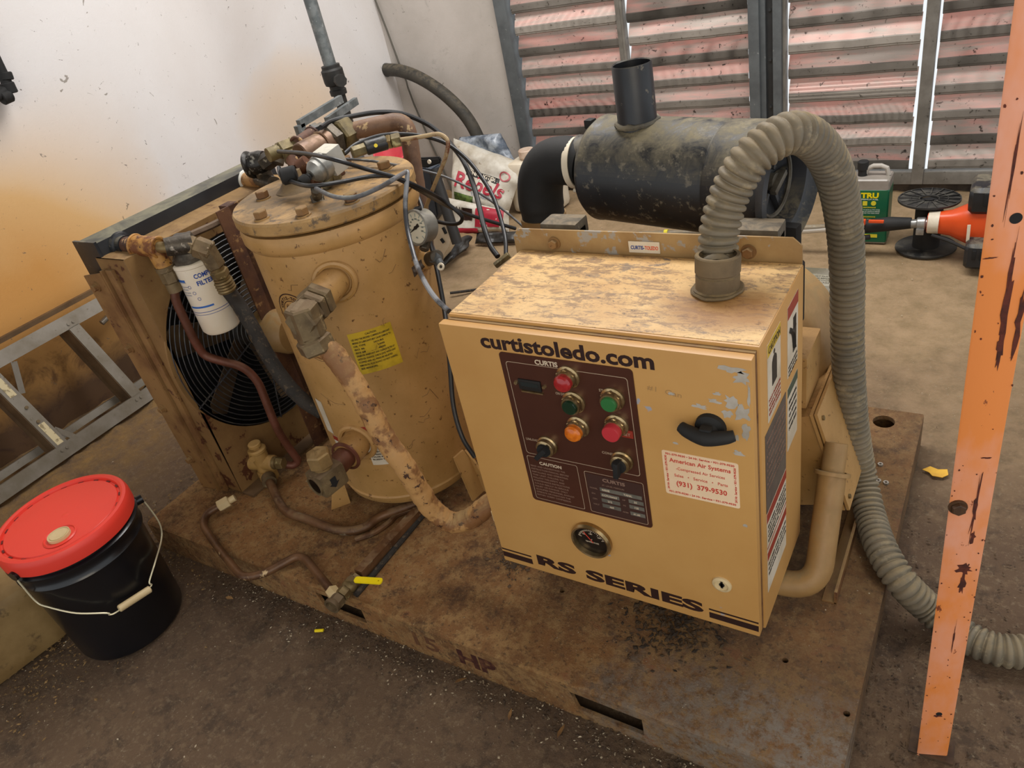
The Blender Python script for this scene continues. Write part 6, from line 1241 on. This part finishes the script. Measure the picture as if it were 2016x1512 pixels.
for k in range(n): bm.faces.new((A[0][k], A[0][(k + 1) % n], A[1][(k + 1) % n], A[1][k]))
obj('seal_print', bm, mat('faded_red_print', '#b05a60', bump=0), sb)
sb2 = thing('folded_seed_bag', 'lower crumpled white and crimson bag under the lettered seed bag', 'bag', (-2.2916,2.9888,0.0000))
cs2 = [(-2.5183,2.9800,-0.0239), (-2.1040,3.0000,-0.0017), (-2.1056,3.0400,0.0937), (-2.4900,3.0400,0.1636)]
b2_, at2 = sheet(cs2, 22, 12, .022, 9, BAGW, 'bag', sb2, 5.0, bulge=.035)
W2 = (V(cs2[1]) - V(cs2[0])).length; H2 = (V(cs2[3]) - V(cs2[0])).length
bagprint('TALL', .16, .72, .026, .10, GREYPR2, sb2, at2, W2, H2); bagpatch([(.55, .25), (.95, .98)], CRIMSON, sb2, at2); bagpatch([(.12, .03), (.6, .2)], CRIMSON, sb2, at2); bagpatch([(.34, .45), (.50, .85)], BROWNP, sb2, at2)
cb1 = thing('clear_bag', 'bluish clear plastic bag bunched up above the lettered seed bag', 'bag', (-2.5790,3.5982,0.1200))
sheet([(-2.5986,3.3300,0.2758), (-2.1958,3.3300,0.2266), (-2.2808,3.3600,0.3891), (-2.5484,3.3600,0.3768)], 20, 12, .045, 8, BAGC, 'film', cb1, 9.0, bulge=.04)
bb = thing('black_bag', 'limp black plastic bag lying on the floor right of the tank', 'bag', (-2.1698,2.6147,0.0000))
sheet([(-2.1927,2.5168,0.0200), (-2.1923,2.7110,0.0200), (-2.2365,2.8370,0.0500), (-2.2142,2.6341,0.1000)], 16, 12, .03, 11, BAGB, 'film', bb, 2.0, bulge=.025)
bb2 = thing('black_bag', 'flat strip of black plastic bag in front of the crimson bag', 'bag', (-2.1817,2.9654,0.0000))
sheet([(-2.1959,2.8200,0.0100), (-1.9615,2.8530,0.0100), (-1.9735,2.8993,0.0500), (-2.1822,2.8432,0.0600)], 16, 8, .02, 12, BAGB, 'film', bb2, 3.0, bulge=.02)
# white sprayer behind the tank
wp = thing('backpack_sprayer', 'white and grey plastic sprayer with black strap behind the tank', 'sprayer', (-2.3285,2.7102,0.0000))
F = V((-2.2782,2.6297,0.0000)); 
def ypoly(pts, y, th, m, name, par):
    bm = BM(); poly(bm, [V(p) for p in pts], th, (0, 1, 0)); bmesh.ops.bevel(bm, geom=bm.edges[:], offset=.006, segments=2, affect='EDGES'); return obj(name, bm, m, par)
ypoly([(-2.1762,2.5500,0.4283), (-2.1200,2.5500,0.4351), (-2.1146,2.5500,0.2862), (-2.1095,2.5500,0.1681), (-2.1364,2.5500,0.1163), (-2.2194,2.5500,0.0286), (-2.2293,2.5500,0.1328), (-2.1951,2.5500,0.2601)], 2.55, .06, IVORY, 'frame', wp)
ypoly([(-2.1394,2.5000,0.5154), (-2.0877,2.5000,0.5036), (-2.1137,2.5000,0.2953), (-2.1696,2.5000,0.2454), (-2.2144,2.5000,0.3054), (-2.1845,2.5000,0.4476)], 2.5, .08, mat('blue_grey_plastic', '#3a424c', '#2c323a', 8, rough=.5, bump=.05), 'tank', wp)
ypoly([(-2.1312,2.4800,0.5624), (-2.0111,2.4800,0.5643), (-2.0137,2.4800,0.5384), (-2.0962,2.4800,0.5177), (-2.1374,2.4800,0.5271)], 2.48, .02, BLACKM, 'strap', wp)
bm = BM(); q = V((-2.0604,2.4750,0.5497)); cyl(bm, q, q + V((0, -.006, 0)), .009, n=14); obj('rivet', bm, IVORY, wp)
bm = BM(); tube(bm, [(-2.0885,2.5200,0.5029), (-2.0602,2.5000,0.3785), (-2.0275,2.4800,0.1784)], .024, 16); obj('wand_tube', bm, mat('grey_black_plastic', '#2b2b2b', rough=.5), wp)
for a, b_ in (((-2.1400,2.5450,0.2192), (-2.1315,2.5450,0.1896)), ((-2.1688,2.5450,0.1631), (-2.1572,2.5450,0.1432))):
    bm = BM(); cyl(bm, a, b_, .007, n=8); obj('slot', bm, DARK, wp)
rf = thing('funnel', 'red plastic funnel showing behind the tank lid beside the brown pipe', 'funnel', (-2.4737,2.7000,0.4469))
c_ = V((-2.4734,2.7000,0.5083)); bm = BM(); lathe(bm, [(.015, -.12), (.02, -.06), (.07, .0), (.078, .004), (.078, .012), (.070, .012), (.018, -.05), (.012, -.12)], c_, (.3, -.25, .9), 36); obj('cone', bm, REDF, rf)
bm = BM(); c2_ = V((-2.3840,2.6600,0.4796)); 
bm = BM(); lathe(bm, [(0, -c2_.z), (.05, -c2_.z), (.055, -.05), (.045, 0), (0, .01)], c2_, (0, 0, 1), 24); one('grey_bottle', bm, GREYPL, (c2_.x, c2_.y, 0), 'grey plastic bottle behind the tank lid below the red funnel', 'bottle')
# white jug behind the rubber elbow
wj = thing('white_jug', 'large translucent white jug behind the black rubber elbow', 'jug', (-2.06, 3.30, 0))
bm = BM(); box(bm, (-2.20, 3.22, .004), (-1.93, 3.38, .27), .04, None, 4); obj('body', bm, IVORY, wj)
q = V((-2.1045,3.3000,0.2949)); bm = BM(); cyl(bm, (q.x, 3.30, .25), (q.x, 3.30, q.z + .01), .035); cyl(bm, (q.x, 3.30, q.z - .015), (q.x, 3.30, q.z + .025), .042, n=28, bev=.004); obj('cap', bm, mat('pinkish_cap', '#cbb8a6', '#b99e88', 20, rough=.5), wj)
bm = BM(); tube(bm, spline([(q.x + .07, 3.30, .25), (q.x + .10, 3.30, .31), (q.x + .17, 3.30, .31), (q.x + .21, 3.30, .25)], 6), .016, 12); obj('handle', bm, IVORY, wj)
bm = BM(); lathe(bm, [(0, 0), (.04, 0), (.042, .01), (.042, .10), (.03, .14), (.014, .17), (.014, .20), (0, .20)], (-1.905, 3.10, .0), (.1, 0, 1), 28); one('white_bottle', bm, IVORY, (-1.905, 3.1, 0), 'small white bottle on the floor under the left end of the air filter', 'bottle')

# green fuel can
jg = thing('fuel_jug', 'rectangular clear jug with green label and black cap by the louvres', 'jug', (-.43, 3.02, 0))
J0, J1, JZ = -.493, -.362, .268; JD = 3.10
bm = BM(); box(bm, (J0, 3.0, .002), (J1, JD, .262), .012, None, 3); obj('bottle', bm, CLEARJ, jg)
bm = BM(); pts = [(J0 + .004, 3.05, .258), (J0 + .03, 3.05, .285), (J1 - .02, 3.05, .292), (J1 - .006, 3.05, .258)]
tube(bm, [V(p) for p in ((J0 + .035, 3.05, .262), (J0 + .045, 3.05, .288), (J0 + .065, 3.05, .298), (J1 - .04, 3.05, .298), (J1 - .02, 3.05, .290), (J1 - .012, 3.05, .262))], .009, 10); obj('handle', bm, mat('pale_clear_handle', '#a9a39a', rough=.3, bump=0), jg)
bm = BM(); cyl(bm, (J0 + .028, 3.05, .26), (J0 + .028, 3.05, .296), .017); cyl(bm, (J0 + .028, 3.05, .284), (J0 + .028, 3.05, .318), .020, n=20, bev=.003); obj('cap', bm, BLACKM, jg)
bm = BM(); box(bm, (J0 - .0008, 2.9988, .006), (J1 + .0008, JD + .001, .226), .0122, None, 3); lb = obj('label', bm, GREENJ, jg, 'green wrap-around label')
jc = (J0 + J1) / 2; YJ = 2.9978
text('TRU', (jc, YJ, .192), (1, 0, 0), (0, 0, 1), .020, YELLOW, lb, align='CENTER', bold=.06, width=.062)
JW = mat('label_white', '#c9d4c8', bump=0); JY = mat('label_yellow', '#cfc02c', bump=0)
texts([('PREMIUM FUEL', (jc, YJ, .183), (1, 0, 0), (0, 0, 1), .0055, 'CENTER', .02, .06)] + [(s, (jc, YJ, z_), (1, 0, 0), (0, 0, 1), .0045, 'CENTER', .01, wd) for s, z_, wd in (('READY TO USE IN ALL TWO CYCLE', .142, .074), ('ENGINES NO MIXING IS NEEDED', .135, .076), ('STABLE FOR TWO YEARS ONCE', .128, .072), ('OPENED STORE SEALED', .102, .06), ('KEEP OUT OF REACH OF CHILDREN', .095, .074), ('USE ONLY AS A MOTOR FUEL', .088, .07), ('SHAKE WELL BEFORE USING', .062, .07), ('FIFTY TO ONE MIXTURE', .055, .06))], JW, lb)
texts([(s, (jc, YJ, z_), (1, 0, 0), (0, 0, 1), .005, 'CENTER', .03, wd) for s, z_, wd in (('PERFORMANCE', .151, .045), ('PERFORMANCE', .113, .045), ('PROTECTION', .073, .04))], JY, lb)
for x_, r_ in ((jc - .016, 0), (jc + .014, 1)):
    bm = BM()
    if r_: cyl(bm, (x_, 2.999, .170), (x_, 2.9976, .170), .009, n=20)
    else: box(bm, (x_ - .008, 2.9976, .161), (x_ + .008, 2.999, .178))
    obj('emblem', bm, JY, lb)
bm = BM(); box(bm, (jc - .034, 2.9976, .030), (jc + .034, 2.999, .043)); obj('yellow_band', bm, JY, lb)

# cable spool
sp_ = thing('cable_spool', 'empty black plastic cable spool standing by the louvres', 'spool', (-.215, 2.99, 0))
SX, SY = -.222, 2.985
bm = BM(); lathe(bm, [(0, 0), (.104, 0), (.104, .006), (.045, .008), (0, .008)], (SX, SY, .004), (0, 0, 1), 48); obj('lower_disc', bm, SPOOLM, sp_)
bm = BM(); cyl(bm, (SX, SY, .01), (SX, SY, .185), .046, n=36); obj('core', bm, BLACKM, sp_)
tx, ty, tz = SX - .005, SY + .01, .188
bm = BM(); lathe(bm, [(.030, 0), (.104, 0), (.104, .007), (.100, .007), (.100, .003), (.030, .003), (.030, 0)], (tx, ty, tz), (.02, .02, 1), 48); torus(bm, (tx, ty, tz + .004), (0, 0, 1), .062, .0022, 40, 6); torus(bm, (tx, ty, tz + .004), (0, 0, 1), .033, .0025, 30, 6); obj('upper_disc', bm, SPOOLM, sp_)
for k in range(16):
    a = 2 * PI * k / 16; bm = BM(); box(bm, (.033, -.0018, .002), (.101, .0018, .0075), 0, Matrix.Translation((tx, ty, tz)) @ Matrix.Rotation(a, 4, 'Z')); obj('rib', bm, SPOOLM, sp_)
bm = BM(); cyl(bm, (tx, ty, tz - .01), (tx, ty, tz + .0035), .016); obj('hub', bm, DARK, sp_)

# string trimmer
tr = thing('string_trimmer', 'orange-red string trimmer lying on the floor in front of the louvres', 'trimmer', (-.2, 2.93, 0))
s0_ = V((-1.6382,2.9000,0.0146)); s1_ = V((-0.1167,2.9000,0.1521)); 
ax0 = V((-1.62, 2.90, .035)); ax1 = V((-0.2595,2.9000,0.1329)); sh_d = (ax1 - ax0).normalized()
g0_ = V((-0.4918,2.9000,0.1142)); g1_ = V((-0.3096,2.9000,0.1336))
bm = BM(); cyl(bm, ax0, ax1, .0125, n=20); obj('shaft', bm, mat('dusty_shaft', '#6f675a', '#88806f', 12, rough=.5, metal=.3, dust='#8a7a60'), tr)
a_ = V((-0.6882,2.9000,0.0912)); bm = BM(); cyl(bm, a_, V((-0.4864,2.9000,0.1144)), .0145, n=20); obj('bright_sleeve', bm, mat('bright_shaft', '#c9c5bd', rough=.35, metal=.3, bump=0), tr)
q = V((-1.2164,2.9000,0.0670)); bm = BM(); cyl(bm, q - sh_d * .008, q + sh_d * .008, .014, n=16); obj('yellow_tape', bm, JY, tr)
bm = BM(); tube(bm, [g0_ - sh_d * .03 + V((0, 0, -.012)), g0_ + sh_d * .01, g0_ + sh_d * .08, g1_ - sh_d * .03, g1_ + sh_d * .04], lambda i, m__: (.020, .028, .025, .026, .020)[i], 16); tube(bm, [g0_ + V((0, -.01, -.01)), g0_ + sh_d * .03 + V((0, -.02, -.04)), g0_ + sh_d * .09 + V((0, -.02, -.035))], .010, 10); gp_ = obj('handle_grip', bm, BLACKM, tr)
bm = BM(); p = V((-0.4364,2.8700,0.1493)); box(bm, p - V((.018, .008, .010)), p + V((.018, .008, .010)), .003); obj('orange_switch', bm, ORANGE, gp_)
bm = BM(); p = V((-0.3826,2.8680,0.1535)); box(bm, p - V((.026, .006, .005)), p + V((.026, .006, .005)), .003); obj('orange_stripe', bm, ORANGE, gp_)
c0_ = V((-0.2760,2.9000,0.1325)); c1_ = V((-0.2076,2.9000,0.1382)); bm = BM(); cyl(bm, c0_, c1_, .0165); cyl(bm, c0_ + sh_d * .025, c0_ + sh_d * .055, .024, n=20, bev=.003); box(bm, c0_ + V((.026, -.03, -.03)), c0_ + V((.052, -.01, -.008)), .003); obj('clamp', bm, mat('bright_alloy', '#9d9d9a', '#7f7f7c', 20, rough=.35, metal=.6), tr)
e0_ = c1_ - sh_d * .01; E = lambda x, y, z: e0_ + V((x, y, z))
bm = BM()
prof = [(0, .036), (.03, .038), (.075, .045), (.11, .062), (.15, .080), (.21, .086), (.30, .088)]
rows = []
for d__, r_ in prof:
    row = []
    for k in range(20):
        a = 2 * PI * k / 20; ca, sa = math.cos(a), math.sin(a); sx_ = abs(ca) ** .75 * (1 if ca > 0 else -1); sz_ = abs(sa) ** .75 * (1 if sa > 0 else -1)
        row.append(bm.verts.new(E(d__, r_ * .8 * sx_, r_ * sz_ + .004)))
    rows.append(row)
for a, b_ in zip(rows, rows[1:]):
    for k in range(20): bm.faces.new((a[k], a[(k + 1) % 20], b_[(k + 1) % 20], b_[k]))
bm.faces.new(list(reversed(rows[0]))); bm.faces.new(rows[-1]); hsn = obj('engine_housing', bm, ORANGE, tr, 'orange-red engine housing')
bm = BM(); lathe(bm, [(.0375, 0), (.0395, .001), (.040, .036), (.039, .036)], E(.002, 0, .004), (1, 0, 0), 30); obj('white_label', bm, WHITEL, hsn)
bm = BM(); poly(bm, [E(.128, -.072, .028), E(.138, -.074, .030), E(.140, -.074, -.03), E(.130, -.072, -.034)], .003, (0, -1, 0)); obj('decal', bm, IVORY, hsn)
bm = BM(); box(bm, E(.21, -.085, .015), E(.30, -.06, .075), .004); vg = obj('side_vent', bm, BLACKM, hsn)
for k in range(4): 
    for s_ in (-1, 1): bm = BM(); p = E(.222 + .018 * k, -.0865, .045 + s_ * .012); poly(bm, [p, p + V((.008, 0, s_ * .012)), p + V((.012, 0, s_ * .012)), p + V((.004, 0, 0))], .002, (0, -1, 0)); obj('fin', bm, GREYPL, vg)
bm = BM(); box(bm, E(.12, -.07, .06), E(.34, .09, .155), .035, None, 3); cv = obj('engine_cover', bm, BLACKP, tr)
for k in range(5): bm = BM(); box(bm, E(.165 + .026 * k, -.075, .095), E(.178 + .026 * k, -.066, .14), .004); obj('vent_slot', bm, DARK, cv)
bm = BM(); box(bm, E(.215, -.073, .072), E(.245, -.069, .083)); obj('yellow_mark', bm, YELLOW, cv)
bm = BM(); box(bm, E(.13, -.13, -.115), E(.30, .02, -.02), .03, None, 3); ft_ = obj('fuel_tank', bm, BLACKP, tr)
for k in range(3): bm = BM(); box(bm, E(.155 + .022 * k, -.1345, -.075), E(.167 + .022 * k, -.126, -.04), .003); obj('vent_slot', bm, DARK, ft_)
bm = BM(); tube(bm, spline([E(.02, -.035, -.03), E(.08, -.05, -.045), E(.14, -.08, -.06), E(.17, -.1, -.062)], 6), .006, 8); obj('throttle_cable', bm, BLACKM, tr)

# ================================================================ SMALL THINGS
bm = BM(); q = V((-0.0511,1.6759,0.0040)); pts = [q + V(p) for p in ((-.028, .004, 0), (-.012, .018, .003), (.006, .012, .002), (.026, .016, .004), (.030, -.002, .002), (.018, -.014, 0), (-.004, -.016, .002), (-.012, -.004, .001))]; poly(bm, pts, .0015, (0, 0, 1)); one('yellow_leaf', bm, YLEAF, q, 'torn yellow leaf on the floor right of the skid', 'leaf')
bm = BM(); q = V((-1.2784,0.6758,0.0040)); cyl(bm, q - V((.010, .004, 0)), q + V((.010, .006, 0)), .004, n=8); one('yellow_chip', bm, YELLOW, q, 'tiny yellow plastic chip on the floor below the ball valve', 'chip')
for i, (q, lab) in enumerate((((-0.1623,1.5542,0.1000), 'small steel nut on the skid, farthest of three near its right edge'), ((-0.1573,1.4942,0.1000), 'small steel nut on the skid, left one of the near pair'), ((-0.1407,1.4920,0.1000), 'small steel nut on the skid, right one of the near pair'))):
    bm = BM(); lathe(bm, [(.003, 0), (.0065, 0), (.0065, .005), (.003, .005), (.003, 0)], (q[0], q[1], .1), (0, 0, 1), 6); one('hex_nut', bm, mat('bright_nut', '#a9a49a', '#8a857b', 30, rough=.35, metal=.6), q, lab, 'nut', 'loose nuts on the skid')
# dried leaves lying about
random.seed(5)
def leaf(q, s_, m=LEAF):
    bm = BM(); a = random.uniform(0, 2 * PI); R_ = Matrix.Translation(q) @ Matrix.Rotation(a, 4, 'Z') @ Matrix.Rotation(random.uniform(-.4, .4), 4, 'X')
    P_ = [(-.5, 0, .05), (-.2, .16, .12), (.2, .18, .10), (.5, 0, .0), (.2, -.14, .08), (-.2, -.18, .02)]; poly(bm, [R_ @ (V(p) * s_) for p in P_], .0008, (0, 0, 1)); return bm
for q, s_, lab in (((-0.8617,0.6968,0.0060), .028, 'dry brown leaf on the floor beside the HP letters'), ((-0.7169,0.6703,0.0060), .028, 'pale curled dry leaf on the floor below the letter P'), ((-0.6022,0.6797,0.0060), .032, 'upright dry leaf on the floor near the right fork slot'), ((-1.5971,0.6608,0.0060), .026, 'pinkish dry leaf on the floor right of the bucket')):
    one('dry_leaf', leaf(V(q), s_), LEAF, q, lab, 'leaf')
# litter: uncountable grit and chips
def litter(name, m, n, area_fn, smin, smax, label, z0, seed):
    random.seed(seed); bm = BM()
    for _ in range(n):
        x, y = area_fn(); s_ = random.uniform(smin, smax) * random.choice((1, 1, .6, .5)); a = random.uniform(0, PI); c_ = V((x, y, z0(x, y) if callable(z0) else z0)); u = V((math.cos(a), math.sin(a), random.uniform(-.3, .3))) * s_; w__ = V((-math.sin(a), math.cos(a), random.uniform(-.3, .3))) * s_ * random.uniform(.25, .8); h_ = V((0, 0, s_ * .4))
        vs = [bm.verts.new(c_ + p) for p in (-u, w__, u, -w__, h_)]
        for i in range(4): bm.faces.new((vs[i], vs[(i + 1) % 4], vs[4]))
    o_ = one(name, bm, m, (0, 0, 0), label, 'debris'); o_['kind'] = 'stuff'; return o_
def near_skid(): 
    x = random.uniform(-1.7, -.1); return x, .725 - abs(random.gauss(0, .045))
def left_pile():
    while True:
        x, y = random.gauss(-2.02, .14), random.gauss(.50, .22)
        if (x - bx) ** 2 + (y - by) ** 2 > .14 ** 2: return x, y
def wide(): return random.uniform(-2.7, .9), random.uniform(-.1, 3.3)
def deckp(): return random.uniform(-1.9, -.12), random.uniform(.75, 1.75)
def rightp(): return random.gauss(.0, .15), random.gauss(1.0, .25)
litter('skid_litter', CHIPD, 2600, near_skid, .0015, .006, 'dark grit and crumbs swept along the front of the skid', .003, 1)
litter('skid_litter', CHIP, 700, near_skid, .001, .004, 'pale chips scattered along the front of the skid', .004, 2)
litter('floor_grit', mat('tan_grit', '#8a6d44', '#6b5230', 20, rough=.9), 2600, left_pile, .0015, .007, 'tan grit and shavings piled on the floor around the bucket', .004, 3)
litter('floor_chips', CHIP, 500, left_pile, .001, .004, 'pale chips on the floor around the bucket', .006, 4)
def open_floor():
    while True:
        x, y = wide()
        if not (-1.98 < x < -.11 and .74 < y < 1.78): return x, y
litter('floor_chips', CHIP, 900, open_floor, .001, .004, 'pale specks scattered over the open concrete floor', .004, 6)
litter('deck_chips', CHIP, 900, deckp, .0008, .0022, 'pale specks scattered over the skid deck', .1005, 7)
litter('deck_grit', CHIPD, 900, deckp, .0008, .003, 'dark grit scattered over the skid deck', .1005, 8)
def pile2(): return random.gauss(-.86, .03), random.gauss(1.0, .03)
def pile3(): return random.gauss(-.46, .05), random.gauss(.93, .04)
litter('deck_litter', CHIPD, 500, pile2, .002, .008, 'dark crumbs heaped at the cabinet lower left corner', .102, 9)
litter('deck_litter', mat('dark_leaf_litter', '#2a1f14', '#4a3823', 20, rough=.9), 500, pile3, .002, .010, 'dark leaf litter heaped beneath the cabinet', .102, 10)
litter('right_litter', CHIPD, 1200, rightp, .002, .006, 'dark crumbs on the floor between skid and orange post', .003, 12)
